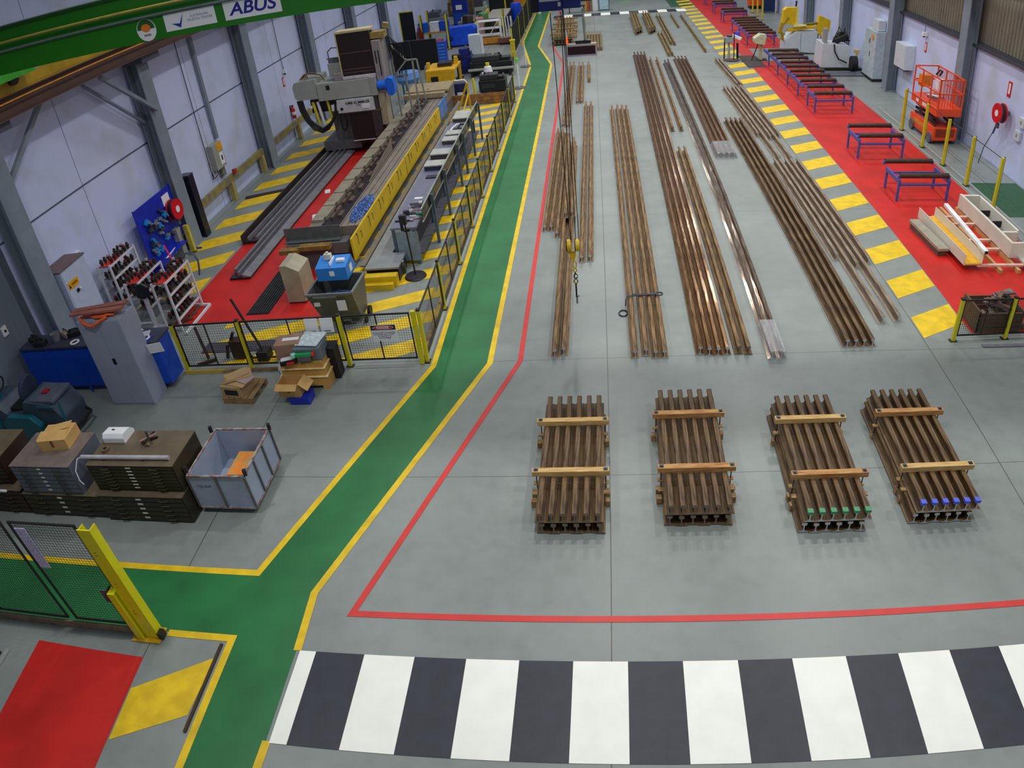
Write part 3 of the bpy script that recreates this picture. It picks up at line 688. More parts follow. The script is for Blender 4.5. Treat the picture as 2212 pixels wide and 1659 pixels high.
mx(MB()).box(-6.95, -6.5, 23.2, 23.6, 3.66, 3.86).cyl((-6.45, 23.3, 3.95), (-6.4, 23.3, 4.1), .1, n=12).build('top_cover', mat('ochre_cover', (150, 128, 70), .5), ml)

# ------------------------------------------------------------------ clamping table
M_PLATE = mat('scuffed_cast_plate', (132, 122, 112), 0.5, .3, var=.12, scale=3)
M_YPL = mat('yellow_side_plate', (206, 172, 14), .45, var=.08, scale=3)
tb = thing('clamping_table', 'long T slot clamping table with yellow side plates and rows of clamps', 'machine table', (-6.2, 14.9, 0))
def tx(m): m.M = Matrix.Translation((6.2, -14.9, 0)); return m
tx(MB()).box(-6.7, -5.6, 15.0, 28.2, 0, .55).build('base', M_GREYD, tb)
tx(MB()).box(-6.80, -5.49, 14.9, 28.2, .55, .84).build('deck', M_PLATE, tb)
m = tx(MB())
for x in (-5.98, -5.82, -5.65): m.box(x, x + .012, 14.95, 28.1, .8405, .846)
m.box(-6.49, -6.02, 14.95, 26.0, .8405, .844)
m.build('slot', M_DARK, tb)
i = 0; y = 15.25
while y < 27.2:
    L = .86 if i % 2 == 0 else .8
    m = tx(MB()).box(-6.80, -6.51, y, y + L, .8405, .90).box(-6.485, -6.44, y + .1, y + L - .1, .8445, .93)
    m.build('clamp_plate', mat('olive_grey_plate', (142, 136, 118), .5, .2, var=.15, scale=5), tb)
    m = tx(MB()).box(-6.34, -6.26, y + .05, y + L - .08, .8445, .92).cyl((-6.3, y + .4, .92), (-6.3, y + .4, 1.0), .03, n=8).box(-6.2, -6.1, y + .2, y + .5, .8445, .9)
    m.build('clamp', mat('oxide_clamp', (96, 78, 70), .5, .3), tb)
    y += L + .06; i += 1
M_TAB = mat('tab_iron', (36, 32, 22), .5)
for a, b_ in ((14.0, 19.35), (19.4, 24.7)):
    p_ = tx(MB()).box(-5.47, -5.43, a, b_, .38, .90).build('side_plate', M_YPL, tb)
    k = MB(); k.M = Matrix.Translation((6.2, -14.9, 0))
    yy = a + .35
    while yy < b_ - .2:
        k.tube([(-5.42, yy, .84), (-5.405, yy, .82), (-5.41, yy, .6)], .006, 5).box(-5.43, -5.415, yy - .02, yy + .02, .83, .87).tube([(-5.42, yy + .25, .80), (-5.42, yy + .33, .80), (-5.42, yy + .33, .62)], .005, 5)
        yy += 1.0
    k.build('hook_row', M_TAB, p_)
tx(MB()).box(-5.47, -5.43, 24.75, 26.1, .42, .95).build('blue_side_plate', mat('worn_blue_plate', (70, 120, 190), .5, var=.3, scale=6), tb)
m = tx(MB()); m.prism([(17.6, .9), (20.2, .9), (20.25, 1.18), (18.2, 1.0)], (-6.0, 0, 0), (-5.985, 0, 0), ((0, 1, 0), (0, 0, 1))); m.build('splash_plate', M_PLATE, tb)
tx(MB()).box(-7.1, -5.5, 27.0, 28.4, .9005, .98).box(-7.0, -5.5, 26.2, 26.45, .9005, 1.05).build('end_boards', mat('worn_board', (150, 134, 104), .7), tb)
ap = tx(MB()).box(-7.32, -5.93, 14.74, 14.76, .66, .95).box(-7.32, -5.93, 14.58, 14.76, .64, .66); ap.build('front_guard', mat('grey_angle', (96, 102, 104), .4, .3), tb)
tx(MB()).box(-7.25, -5.75, 14.5, 14.9, .35, .62).box(-7.0, -6.2, 14.5, 14.9, 0.0, .35).build('end_frame', M_GREYD, tb)
for x0, x1, z0, lb in ((-7.35, -6.85, .5, 'left'), (-6.85, -6.1, .56, 'right')):
    o = MB().box(x0, x1, 14.28, 14.49, z0, z0 + .1).build('timber_offcut', mat('oily_timber', (128, 98, 44), .7, var=.3, scale=8)); tag(o, '%s oily timber block under the table front guard' % lb, 'timber block', 'timber blocks at the table end')
# chips
random.seed(11)
M_CHIP = mat('blue_steel_chips', (96, 128, 190), .3, .5, var=.5, scale=60)
def chips(cx, cy, z, rx, ry, n, label, h=.05, name='metal_chips'):
    m = MB()
    for _ in range(n):
        a, r = random.random() * 2 * PI, math.sqrt(random.random()); x, y = cx + rx * r * math.cos(a), cy + ry * r * math.sin(a)
        hz = z + random.random() * h * (1 - r * .8); s = .012 + .012 * random.random()
        m.cbox((x, y, hz + s / 2), (s * 1.6, s, .006), random.random() * 6, random.random() * 1.2, random.random() * 1.2)
    o = m.build(name, M_CHIP); tag(o, label, 'metal chips', kind='stuff')
chips(-5.72, 15.9, .846, .2, .85, 1500, 'blue steel chips scattered on the near end of the clamping table')

# hooded chip conveyor outlet
hc = thing('conveyor_hood', 'beige peaked sheet metal hood standing on the red floor by the chip bin', 'machine hood', (-6.53, 13.2, 0))
m = MB(); m.prism([(-.19, .04), (.22, .04), (.22, .75), (-.04, .90), (-.19, .90)], (0, -.33, 0), (0, .30, 0), ((1, 0, 0), (0, 0, 1)))
m.build('housing', mat('dusty_beige_enamel', (156, 150, 128), .5, var=.12, scale=3), hc, bevel=.008)
MB().box(-.18, .21, -.32, .29, 0.0036, .04).build('foot', M_DARK, hc)
# floor grate
gr = thing('floor_grate', 'dark steel bar grating set in the red floor before the machine bed', 'grate', (-7.33, 12.5, 0))
m = MB()
for i in range(9): m.box(-.25 + .06 * i, -.243 + .06 * i + .01, 0, 1.95, .0045, .03)
for i in range(34): m.box(-.26, .255, .02 + i * .057, .027 + i * .057, .0045, .022)
m.build('bars', mat('grate_steel', (70, 72, 74), .5, .4), gr)
MB().box(-.28, .27, -.02, 1.97, .0042, .006).build('pit', M_BLACK, gr)

# chip bin with blue magnetic separator on top
M_BIN = mat('galvanised_bin', (98, 102, 98), .5, .3, var=.12, scale=3)
bn = thing('chip_bin', 'grey steel tipping bin full of blue chips under the blue tank', 'bin', (-5.2, 11.95, 0))
m = MB(); T = .02
def loft(m, A, B):  # 4 corner loops
    m.add(list(A) + list(B), [(0, 1, 5, 4), (1, 2, 6, 5), (2, 3, 7, 6), (3, 0, 4, 7)])
A = [(-.40, -.02, .12), (.42, -.02, .12), (.42, .40, .12), (-.40, .40, .12)]; B = [(-.46, -.40, .88), (.47, -.40, .88), (.50, .42, .88), (-.42, .42, .88)]
loft(m, A, B); m.add(A, [(3, 2, 1, 0)])
A2 = [(-.39, 0, .5), (.41, 0, .5), (.41, .39, .5), (-.39, .39, .5)]; B2 = [(-.44, -.38, .88), (.45, -.38, .88), (.48, .40, .88), (-.40, .40, .88)]
loft(m, [B2[0], B2[3], B2[2], B2[1]], [A2[0], A2[3], A2[2], A2[1]]); m.add(A2, [(0, 1, 2, 3)])
m.add(B + B2, [(0, 1, 5, 4), (1, 2, 6, 5), (2, 3, 7, 6), (3, 0, 4, 7)])
m.build('tub', M_BIN, bn)
m = MB(); Bp = [Vector(b) for b in B]
for i in range(4): m.bar(Bp[i], Bp[(i + 1) % 4], .04)
m.bar((-.3, -.44, .84), (.15, -.44, .84), .025).bar((-.3, -.40, .84), (-.3, -.44, .84), .02).bar((.15, -.40, .84), (.15, -.44, .84), .02)
m.build('rim', mat('bin_rim', (124, 128, 128), .4, .3), bn)
MB().box(.12, .3, -.375, -.36, .5, .72).box(-.34, -.22, -.38, -.365, .62, .70).build('label_plate', M_SIGN, bn)
for sx in (-.43, .46):
    for sy, rr in ((.3, .1), (0, .06)): MB().cyl((sx, sy, rr + .001), (sx + .05 * (1 if sx > 0 else -1), sy, rr + .001), rr, n=16).build('wheel', M_BLACK, bn)
chips(-5.2, 12.15, .52, .36, .14, 900, 'blue steel chips heaped inside the grey bin', .12)
bl = thing('filter_tank', 'bright blue sheet metal tank with white labels over the chip bin', 'tank', (-5.2, 12.15, 0))
m = MB(); m.prism([(-.24, .98), (-.24, 1.25), (.18, 1.33), (.30, 1.08), (.22, .98)], (-.29, 0, 0), (.33, 0, 0), ((0, 1, 0), (0, 0, 1)))
m.build('body', mat('blue_tank_paint', (44, 126, 208), .35, var=.06), bl, bevel=.006)
MB().box(-.02, .08, -.243, -.24, 1.08, 1.18).build('label_plate', M_WHITE, bl)
MB().box(.334, .337, -.05, .1, 1.05, 1.2).build('label_plate', M_WHITE, bl)
MB().box(-.16, -.02, .0, .1, 1.31, 1.42).cyl((-.09, .05, 1.42), (-.09, .05, 1.46), .03, n=10).build('control_box', mat('cream_box', (206, 204, 186), .5), bl)
MB().box(.1, .26, -.08, .02, 1.29, 1.335).box(.0, .02, -.2, .1, 1.27, 1.34).build('fitting', M_WHITE, bl)
MB().box(-.26, -.2, .1, .42, .89, .98).box(.2, .26, .1, .42, .89, .98).build('support', M_DARK, bl)

# duckboard platform and step
pt = thing('duckboard_platform', 'low grey steel platform between the yellow table side and the long bench', 'platform', (-4.78, 13.6, 0))
MB().box(-.36, .09, 0, 10.6, .31, .35).box(.09, .40, 0, .74, .31, .35).build('deck', mat('worn_grey_deck', (140, 146, 150), .4, .3, var=.1, scale=3), pt)
MB().box(-.34, .08, .03, 10.5, .0, .31).box(.08, .38, .03, .72, .0, .31).build('skirt', M_DARK, pt)
MB().box(-.52, -.40, .2, 14.0, .30, .34).build('edge_channel', mat('brown_grey_channel', (112, 104, 94), .5), pt)
st = thing('step_box', 'yellow two tread step at the near end of the grey platform', 'step', (-4.76, 13.22, 0))
MB().box(-.35, .36, .14, .34, 0, .26).box(-.35, .30, 0, .14, 0, .14).build('treads', M_YPL, st, bevel=.006)

# ------------------------------------------------------------------ long bench with the glass guard
M_BLUEG = mat('blue_grey_steel', (78, 96, 112), .4, .2); M_BTOP = mat('lilac_grey_top', (116, 118, 138), .4, .2, var=.06)
bc = thing('long_workbench', 'long blue grey steel workbench with tall side rails along the platform', 'workbench', (-4.2, 14.35, 0))
def bxm(m): m.M = Matrix.Translation((4.2, -14.35, 0)); return m
bxm(MB()).box(-4.66, -4.06, 14.4, 23.9, .86, .90).build('bench_top', M_BTOP, bc)
for y in (14.42, 16.2, 17.9, 19.6, 21.3, 23.6):
    for x in (-4.60, -4.12):
        bxm(MB()).box(x - .03, x + .03, y - .03, y + .03, 0, .86).build('leg', M_BLUEG, bc)
for y in (15.5, 17.13, 19.16, 20.22, 21.8, 23.5):
    bxm(MB()).box(-3.90, -3.84, y - .035, y + .035, 0, 1.22).build('rail_post', M_BLUEG, bc)
for z in (.95, 1.24): bxm(MB()).box(-3.93, -3.902, 14.5, 23.6, z, z + .03).build('guard_rail', mat('bright_rail', (170, 174, 172), .3, .5), bc)
bxm(MB()).box(-3.918, -3.912, 14.55, 23.5, .982, 1.238).build('guard_glass', mat('dark_guard_glass', (20, 24, 18), .1, alpha=.85), bc)
bxm(MB()).box(-4.62, -4.0, 14.5, 23.8, .2, .23).build('lower_shelf', mat('shelf_grey', (84, 86, 96), .5, .2), bc)
bxm(MB()).box(-4.55, -4.05, 14.385, 14.395, .1, .8).build('end_panel', mat('pale_blue_panel', (130, 146, 160), .3, .2), bc)
M_CASE = mat('pale_steel_case', (176, 178, 172), .4, .1); M_CASED = mat('dark_case_side', (66, 62, 66), .5)
def case(x, y, w, d, h, label, m1=None, lid=True):
    t = thing('storage_case', label, 'case', (x, y, .9), 0, None)
    MB().box(-w / 2, w / 2, -d / 2, d / 2, .001, h).build('body', m1 or M_CASED, t)
    if lid: MB().box(-w / 2 - .01, w / 2 + .01, -d / 2 - .01, d / 2 + .01, h, h + .03).build('lid', M_CASE, t)
case(-4.34, 18.25, .50, .42, .12, 'pale lidded case on the bench, nearest of the row', mat('blue_dark_side', (44, 46, 72), .5))
case(-4.33, 19.1, .50, .46, .15, 'pale lidded case on the bench, second from the near end')
case(-4.28, 20.45, .46, .40, .10, 'low pale lidded case on the bench, third from the near end')
case(-4.28, 21.05, .46, .40, .10, 'low white topped case on the bench, fourth from the near end')
case(-4.30, 23.0, .56, .9, .1, 'large dark flat case at the far end of the bench', M_CASED)
case(-4.3, 17.55, .3, .2, .03, 'small dark tray of white parts on the bench', mat('dark_tray', (34, 36, 50), .5), False)
hdm = thing('hose_coil', 'white curved hose and dark visor lying on the far bench end', 'hose', (-4.3, 21.9, .9))
MB().tube([(-.2, -.3, .02), (-.15, -.1, .06), (-.05, .05, .1), (.05, .1, .08)], .025, 8).build('white_hose', M_WHITE, hdm)
MB().tube([(0, -.2, .04), (.08, -.05, .12), (.2, -.02, .1)], .03, 8).box(-.1, .15, -.3, -.2, .001, .06).build('visor', M_FBLK, hdm)
random.seed(3)
TOOLC = [('dark_tool', (40, 40, 56)), ('rosy_tool', (170, 130, 130)), ('white_tool', (220, 220, 224)), ('green_tool', (46, 120, 92)), ('olive_tool', (96, 100, 60)), ('steel_tool', (120, 120, 130))]
TL = [('long dark bar', 0, .42, .05), ('rose coloured bar', 1, .46, .04), ('white wrench', 2, .3, .05), ('green spray gun', 3, .2, .12), ('dark vise jaw', 0, .22, .14), ('grey clamp', 5, .26, .07), ('second rose coloured bar', 1, .36, .04), ('olive grip', 4, .18, .07), ('pale block', 2, .16, .06), ('blue grey fixture', 5, .3, .16)]
for i, (nm, c, L, w_) in enumerate(TL):
    x, y = -4.48 + .11 * (i % 4), 14.75 + .2 * (i // 2) + .05 * (i % 2)
    t = thing('hand_tool', nm + ' among the tools on the near end of the long bench', 'tool', (x + .08, y, .9), .35 * math.sin(i * 2.1))
    mt = mat(TOOLC[c][0], TOOLC[c][1], .4, .2)
    MB().box(-L / 2, L / 2 - .08, -w_ / 3, w_ / 3, .001, w_ * .7).build('handle', mt, t)
    MB().cyl((L / 2 - .08, 0, w_ * .45), (L / 2, 0, w_ * .45), w_ * .44, n=10).build('head', M_STEEL if c != 3 else mt, t)
o = MB().box(-4.08, -3.98, 15.85, 15.95, .901, 1.0).build('sticky_note_block', mat('lime_yellow', (226, 226, 60), .5)); tag(o, 'small lime yellow cube on the bench beside the glass guard', 'box')
o = MB().box(-4.45, -4.25, 16.05, 16.15, .901, .92).build('white_card', M_WHITE); tag(o, 'small white card lying on the bench by the tools', 'card')
sd = thing('pedestal_stand', 'black pole stand on a round base at the near end of the bench', 'stand', (-4.09, 13.78, 0))
MB().lathe([(.23, 0), (.24, .02), (.22, .05), (.04, .07)], n=28).build('base', mat('dark_purple_iron', (44, 34, 44), .4), sd)
MB().cyl((0, 0, .06), (-.03, 0, 1.38), .018).build('pole', M_FBLK, sd)
MB().box(-.12, .02, -.05, .05, 1.25, 1.45).cyl((-.1, 0, 1.1), (-.1, 0, 1.3), .035).build('gauge_head', M_DARK, sd)
bt = thing('plastic_jug', 'small white capped jug beside the black pole base', 'jug', (-4.42, 14.02, 0))
MB().lathe([(.07, 0), (.075, .15), (.07, .2), (.03, .24), (.03, .27)], n=14).build('body', mat('dark_jug', (60, 66, 40), .4), bt); MB().cyl((0, 0, .27), (0, 0, .31), .045).build('cap', M_WHITE, bt)
# yellow A frame at the far end
af = thing('triangular_stand', 'yellow tubular A frame at the far end of the long bench', 'stand', (-4.6, 25.4, 0))
MB().bar((.1, .3, 0.01), (.12, 0, 1.5), .05).bar((-.55, .3, .01), (.12, 0, 1.5), .05).bar((-.1, -1.0, .35), (.12, 0, 1.1), .04).build('frame', M_YPL, af)
# ------------------------------------------------------------------ overhead crane
M_CRG = mat('crane_green_paint', (24, 112, 8), .4, var=.06, scale=2)
M_BROWN = mat('brown_runway_paint', (92, 66, 58), .6, var=.1, scale=2)
M_OCH = mat('ochre_runway_paint', (180, 146, 22), .5, var=.15, scale=3)
for sd, X in (('left', -10.62), ('right', 10.62)):
    t = thing('crane_runway_beam', 'brown crane runway beam with ochre top channel on the %s wall columns' % sd, 'crane runway', (X, 1.0, 0))
    MB().box(-.13, .13, 0, 62, 5.115, 5.14).box(-.012, .012, 0, 62, 5.14, 5.50).box(-.13, .13, 0, 62, 5.50, 5.525).build('beam', M_BROWN, t)
    sgn = 1 if sd == 'left' else -1
    MB().box(*sorted((sgn * .13, sgn * .16)), 0, 62, 5.40, 5.425).build('edge_strip', mat('orange_edge', (224, 150, 56), .5), t)
    m = MB().box(-.10, .13, 0, 62, 5.5252, 5.56); m.box(*sorted((sgn * .10, sgn * .14)), 0, 62, 5.56, 5.78)
    m.build('ochre_channel', M_OCH, t)
    MB().box(-.03, .03, 0, 62, 5.56, 5.64).build('crane_rail', M_DARK, t)
gb = thing('gantry_crane', 'green overhead crane bridge with blue lettered white boards crossing the top left', 'crane', (0, 10.3, 0))
MB().box(-10.1, 10.1, 0, .45, 6.02, 6.72).build('girder', M_CRG, gb)
MB().box(-10.1, 10.1, -.02, 0, 6.36, 6.40).box(-10.1, 10.1, -.10, -.02, 6.385, 6.40).build('cable_rail', mat('pale_track', (132, 142, 148), .35, .3), gb)
MB().box(-10.1, 10.1, -.06, .51, 6.72, 6.76).build('top_flange', mat('dark_green_flange', (18, 62, 20), .5), gb)
MB().tube([(-10, -.14, 6.52), (0, -.14, 6.5), (10, -.14, 6.52)], .02, 8).build('pipe', mat('ochre_pipe', (150, 130, 60), .4), gb)
for x0, x1 in ((-10.78, -10.1), (10.1, 10.78)):
    MB().box(x0, x1, -1.2, 1.7, 5.80, 6.1).build('end_carriage', mat('bright_green_carriage', (64, 168, 50), .4), gb)
    for y in (-.9, 1.4): MB().cyl(((x0 + x1) / 2 - .04, y, 5.79), ((x0 + x1) / 2 + .04, y, 5.79), .14, n=18).build('wheel', M_DARK, gb)
M_BLT = mat('letter_blue', (16, 24, 138), .4)
def board(x0, x1, z0, z1, m=M_SIGN): return MB().box(x0, x1, -.008, 0, z0, z1).build('sign_board', m, gb)
p = board(-5.15, -4.27, 6.10, 6.36); text_mesh('lettering', 'ABUS', .24, M_BLT, p, (-4.71, -.009, 6.235), (PI / 2, 0, 0), .002, width=.76, bold=True, shear=.25)
p = board(-6.13, -5.29, 6.10, 6.35)
m = MB().add([(-6.02, -.010, 6.205), (-5.88, -.010, 6.125), (-5.80, -.010, 6.33), (-5.885, -.010, 6.19)], [(0, 1, 2, 3)]); m.build('tick_emblem', mat('tick_blue', (20, 58, 150), .4), p)
text_mesh('lettering', 'AUSTRALIAN\nTRUSTED TRADER', .052, mat('grey_ink', (120, 124, 140), .5), p, (-5.55, -.009, 6.235), (PI / 2, 0, 0), .001, width=.42)
m = MB(); m.prism([(.165 * math.cos(a), .165 * math.sin(a)) for a in [2 * PI * k / 32 for k in range(32)]], (-6.46, -.008, 6.19), (-6.46, 0, 6.19), ((1, 0, 0), (0, 0, 1)), True)
p = m.build('round_badge', M_SIGN, gb)
m = MB(); m.prism([(.15 * math.cos(a), .15 * math.sin(a)) for a in [PI * k / 16 for k in range(17)]], (-6.46, -.011, 6.20), (-6.46, -.008, 6.20), ((1, 0, 0), (0, 0, 1))); m.build('badge_top', mat('badge_green', (30, 84, 26), .5), p)
m = MB(); m.prism([(.08 * math.cos(a), .06 * math.sin(a)) for a in [2 * PI * k / 12 for k in range(12)]], (-6.46, -.014, 6.22), (-6.46, -.011, 6.22), ((1, 0, 0), (0, 0, 1))); m.build('badge_flower', mat('badge_orange', (220, 120, 30), .5), p)
MB().box(-6.52, -6.40, -.0105, -.008, 6.10, 6.13).build('badge_text', mat('badge_grey', (130, 134, 150), .5), p)

# diagonal braces on the left wall
for i, (a, b_, lb) in enumerate((((-10.98, 12.83, 5.07), (-10.98, 11.2, 3.95), 'diagonal brace rising from the near left column to the runway beam'),
                                 ((-10.74, 14.7, 5.05), (-10.74, 16.55, 3.75), 'front diagonal brace at the column behind the tool board'),
                                 ((-11.1, 14.45, 5.0), (-11.1, 16.4, 3.50), 'rear thinner diagonal brace at the column behind the tool board'))):
    tag(MB().bar(a, b_, .09 if i < 2 else .06).build('diagonal_brace', M_COLUMN), lb, 'brace')

# ------------------------------------------------------------------ blue hoist, display and hook on the far crane
HY = 11.05
M_HB = mat('hoist_blue', (12, 34, 130), .4, var=.08); M_HD = mat('hoist_dark', (14, 16, 34), .5)
ho = thing('wire_rope_hoist', 'blue wire rope hoist with white lettered plate hanging at top centre', 'hoist', (0, HY, 0))
MB().box(-.79, -.445, 0, .5, 5.57, 6.0).build('gear_case', M_HB, ho, bevel=.006)
MB().box(-.44, -.19, 0, .5, 5.59, 6.0).build('electric_box', M_HB, ho, bevel=.006)
MB().box(-.90, -.795, .05, .45, 5.56, 6.0).build('drum_end', M_HD, ho)
MB().cyl((-.185, .2, 5.82), (-.03, .2, 5.82), .17, n=18).build('drive_motor', M_HD, ho)
p = MB().box(-.77, -.48, -.006, -.001, 5.71, 5.83).build('name_plate', M_SIGN, ho); text_mesh('lettering', 'ABUS', .10, M_INK, p, (-.63, -.007, 5.77), (PI / 2, 0, 0), .001, width=.23, bold=True, shear=.25)
text_mesh('number', '01', .08, M_SIGN, ho, (-.36, -.002, 5.765), (PI / 2, 0, 0), .001)
MB().box(-.51, -.47, -.007, -.001, 5.63, 5.69).build('tag_plate', M_WHITE, ho)
MB().box(-.9, .0, .0, .5, 6.001, 6.08).box(-.7, -.3, -.28, .6, 6.0805, 6.12).build('trolley', M_HD, ho)
MB().box(-.7, -.66, -.295, .0, 6.0, 6.079).build('trolley_hanger', M_HD, ho)
# display
dp = thing('load_display', 'hanging load display with dark red screen in a pale frame', 'display', (-.215, HY, 0))
MB().box(-.225, .225, 0, .08, 4.90, 5.075).build('case', mat('pale_display_frame', (176, 160, 156), .4), dp, bevel=.01)
MB().box(-.20, .20, -.004, 0, 4.92, 5.04).build('screen', mat('dark_red_screen', (40, 2, 10), .2), dp)
MB().box(-.22, .22, -.006, .07, 4.888, 4.899).build('lower_edge', mat('lilac_edge', (190, 182, 232), .4), dp)
MB().cyl((.06, .05, 5.12), (.05, .05, 5.56), .018, n=10).cyl((.06, .05, 5.3), (.055, .05, 5.42), .022, n=10).build('support_tube', mat('grey_green_tube', (140, 148, 132), .4), dp)
MB().box(-.08, .14, .0, .08, 5.076, 5.12).build('mount', M_INK, dp)
MB().cyl((-.205, .03, 5.076), (-.205, .03, 5.18), .018, .014, n=10).build('orange_beacon', mat('orange_lens', (255, 96, 40), .3, emit=.6), dp)
MB().cyl((-.205, .03, 5.1801), (-.21, .03, 5.28), .014, .006, n=10).build('beacon_tip', M_WHITE, dp)
# hook block hanging from two rope pairs
hk = thing('hook_block', 'yellow twin sheave hook block with dark hook hanging over the rails', 'hook block', (-.525, 11.05, 1.0))
M_HY = mat('hook_yellow', (206, 170, 18), .4, var=.08); M_HK = mat('hook_iron', (44, 40, 34), .5, .3)
for x, nm in ((-.075, 'left'), (.065, 'right')):
    MB().cyl((x - .028, 0, .84), (x + .035, 0, .84), .105, n=26).build('sheave_cover', M_HY, hk)
    MB().cyl((x - .045, .01, .84), (x - .0285, .01, .84), .108, n=26).build('sheave', M_INK, hk)
m = MB(); m.prism([(-.10, .74), (.03, .74), (.03, .64), (0, .57), (-.03, .57), (-.07, .66)], (0, -.02, 0), (0, .02, 0), ((1, 0, 0), (0, 0, 1))); m.build('yoke', M_HY, hk)
MB().tube([(.0 + .028 * math.cos(a), 0, .485 + .075 * math.sin(a)) for a in [2 * PI * k / 16 for k in range(16)]], .011, 6, True).tube([(.03 * math.cos(a), 0, .375 + .032 * math.sin(a)) for a in [2 * PI * k / 14 for k in range(14)]], .012, 6, True).build('shackle', M_HY, hk)
MB().tube([(0, 0, .345), (0, 0, .30), (-.02, 0, .27), (-.02, 0, .235), (.01, 0, .215), (.035, 0, .24)], .012, 7).bar((.0, 0, .33), (.045, 0, .26), .012).build('hook', M_HK, hk)
MB().tube([(.005 + .032 * math.cos(a), 0, .165 + .038 * math.sin(a)) for a in [2 * PI * k / 14 for k in range(14)]], .012, 6, True).build('ring', mat('brass_ring', (150, 136, 50), .4, .5), hk)
MB().box(-.012, .016, -.012, .012, -.14, .125).build('strap', M_HK, hk)
MB().box(-.008, .02, -.01, .01, -.27, -.1402).cyl((.0, 0, -.14), (.05, 0, -.12), .012, n=6).build('end_fitting', mat('lilac_steel', (128, 122, 140), .4, .4), hk)
for i, (a, b_) in enumerate((((-.63, 11.05, 5.555), (-.57, 11.05, 1.90)), ((-.475, 11.05, 5.555), (-.56, 11.05, 1.90)), ((-.44, 11.05, 5.585), (-.43, 11.05, 1.90)), ((-.455, 11.12, 5.585), (-.485, 11.06, 1.92)))):
    o = MB().cyl(a, b_, .007, n=6).build('wire_rope', M_INK); tag(o, ('leftmost wire rope running down from the blue hoist to the hook block', 'second wire rope from the left above the hook block', 'rightmost wire rope beside the display', 'rear wire rope behind the rightmost one')[i], 'wire rope', 'hoist ropes')
# ------------------------------------------------------------------ tall fence at the near left with the big yellow post
nf = thing('guard_fence', 'tall mesh fence beside the green walkway at the near left', 'fence', (-12.2, 4.58, 0))
for x in (-12.2 + 3.92, -12.2 + 5.28):
    o = MB().box(x - .035, x + .035, -.035, .035, .02, 1.94).build('post', M_FYEL, nf)
    MB().box(x - .06, x + .06, -.05, .05, 0, .02).build('base_plate', M_DARK, o)
    MB().box(x - .0355, x + .045, -.045, -.0355, 1.45, 1.9).build('bracket', M_FBLK, o)
m = MB()
for a, b_ in ((0, 3.86), (3.98, 5.22), (5.34, 6.36)):
    w_ = MB(); wires(w_, a, b_, .16, 1.94, .045, .0032); m = MB()
    for z in (.15, 1.94): m.box(a, b_, -.012, .012, z, z + .022)
    for x in (a, b_ - .02): m.box(x, x + .02, -.012, .012, .172, 1.94)
    p = m.build('panel_frame', M_FBLK, nf); w_.build('wire_mesh', M_WIRE, p)
MB().box(0, 6.4, -.05, -.02, .0, .13).build('kick_board', mat('brown_kick_board', (120, 106, 84), .7, var=.25), nf)
MB().box(5.42, 5.58, -.03, -.02, 1.2, 1.88).build('notice', mat('lilac_white_notice', (206, 204, 232), .5, scale=60, col2=(160, 156, 200), cut=(.45, .5)), nf)
MB().box(6.05, 6.30, .02, .03, .55, .78).build('small_plate', mat('mauve_plate', (112, 96, 116), .5), nf)
bp = thing('guard_post', 'big bright yellow steel channel post at the end of the near left fence', 'post', (-5.66, 4.56, 0))
M_BY = mat('bright_yellow_post', (226, 218, 22), .35, var=.05)
m = MB(); m.box(-.10, .09, -.06, -.045, .02, 1.97); m.box(-.10, -.088, -.045, .06, .02, 1.95).box(.078, .09, -.045, .06, .02, 1.97)
m.build('channel', M_BY, bp)
m = MB()
for z in (.5, .55, 1.0, 1.06, 1.55, 1.6): m.box(-.05, -.015, -.062, -.0602, z, z + .006)
m.build('scuff_marks', M_INK, bp)
MB().box(-.23, -.13, -.10, .02, .02, .90).build('short_post', M_BY, bp)
MB().box(-.24, -.235, -.1, .02, .02, .93).build('short_post_edge', M_FBLK, bp)
MB().box(-.30, .12, -.14, .10, 0.0065, .02).build('base_plate', mat('dirty_yellow_plate', (206, 160, 30), .5, var=.2), bp)
MB().box(.095, .16, -.08, .02, .02, .12).build('foot_bracket', M_INK, bp)
o = MB().box(-4.70, -4.665, 3.3, 4.5, .006, .03).build('floor_channel', mat('dark_brown_channel', (58, 40, 12), .5)); tag(o, 'dark flat bar along the yellow line by the near left corner', 'bar')
# grate and step at the left edge
gd = thing('step_edge', 'dark steel step with yellow and black nosing at the lower left edge', 'step', (-8.1, 2.9, 0))
MB().box(-.7, .22, -1.2, 1.1, .003, .10).build('tread', mat('dark_violet_steel', (70, 68, 84), .5, .2), gd)
for i in range(3): MB().box(.2201, .235, .55 - .4 * i, .75 - .4 * i, .01, .11).box(.15, .2201, .55 - .4 * i, .75 - .4 * i, .1001, .106).build('nosing_stripe', M_FYEL, gd)
MB().box(.27, .34, -1.2, 1.15, .003, .03).build('edge_bar', M_GREYM, gd)

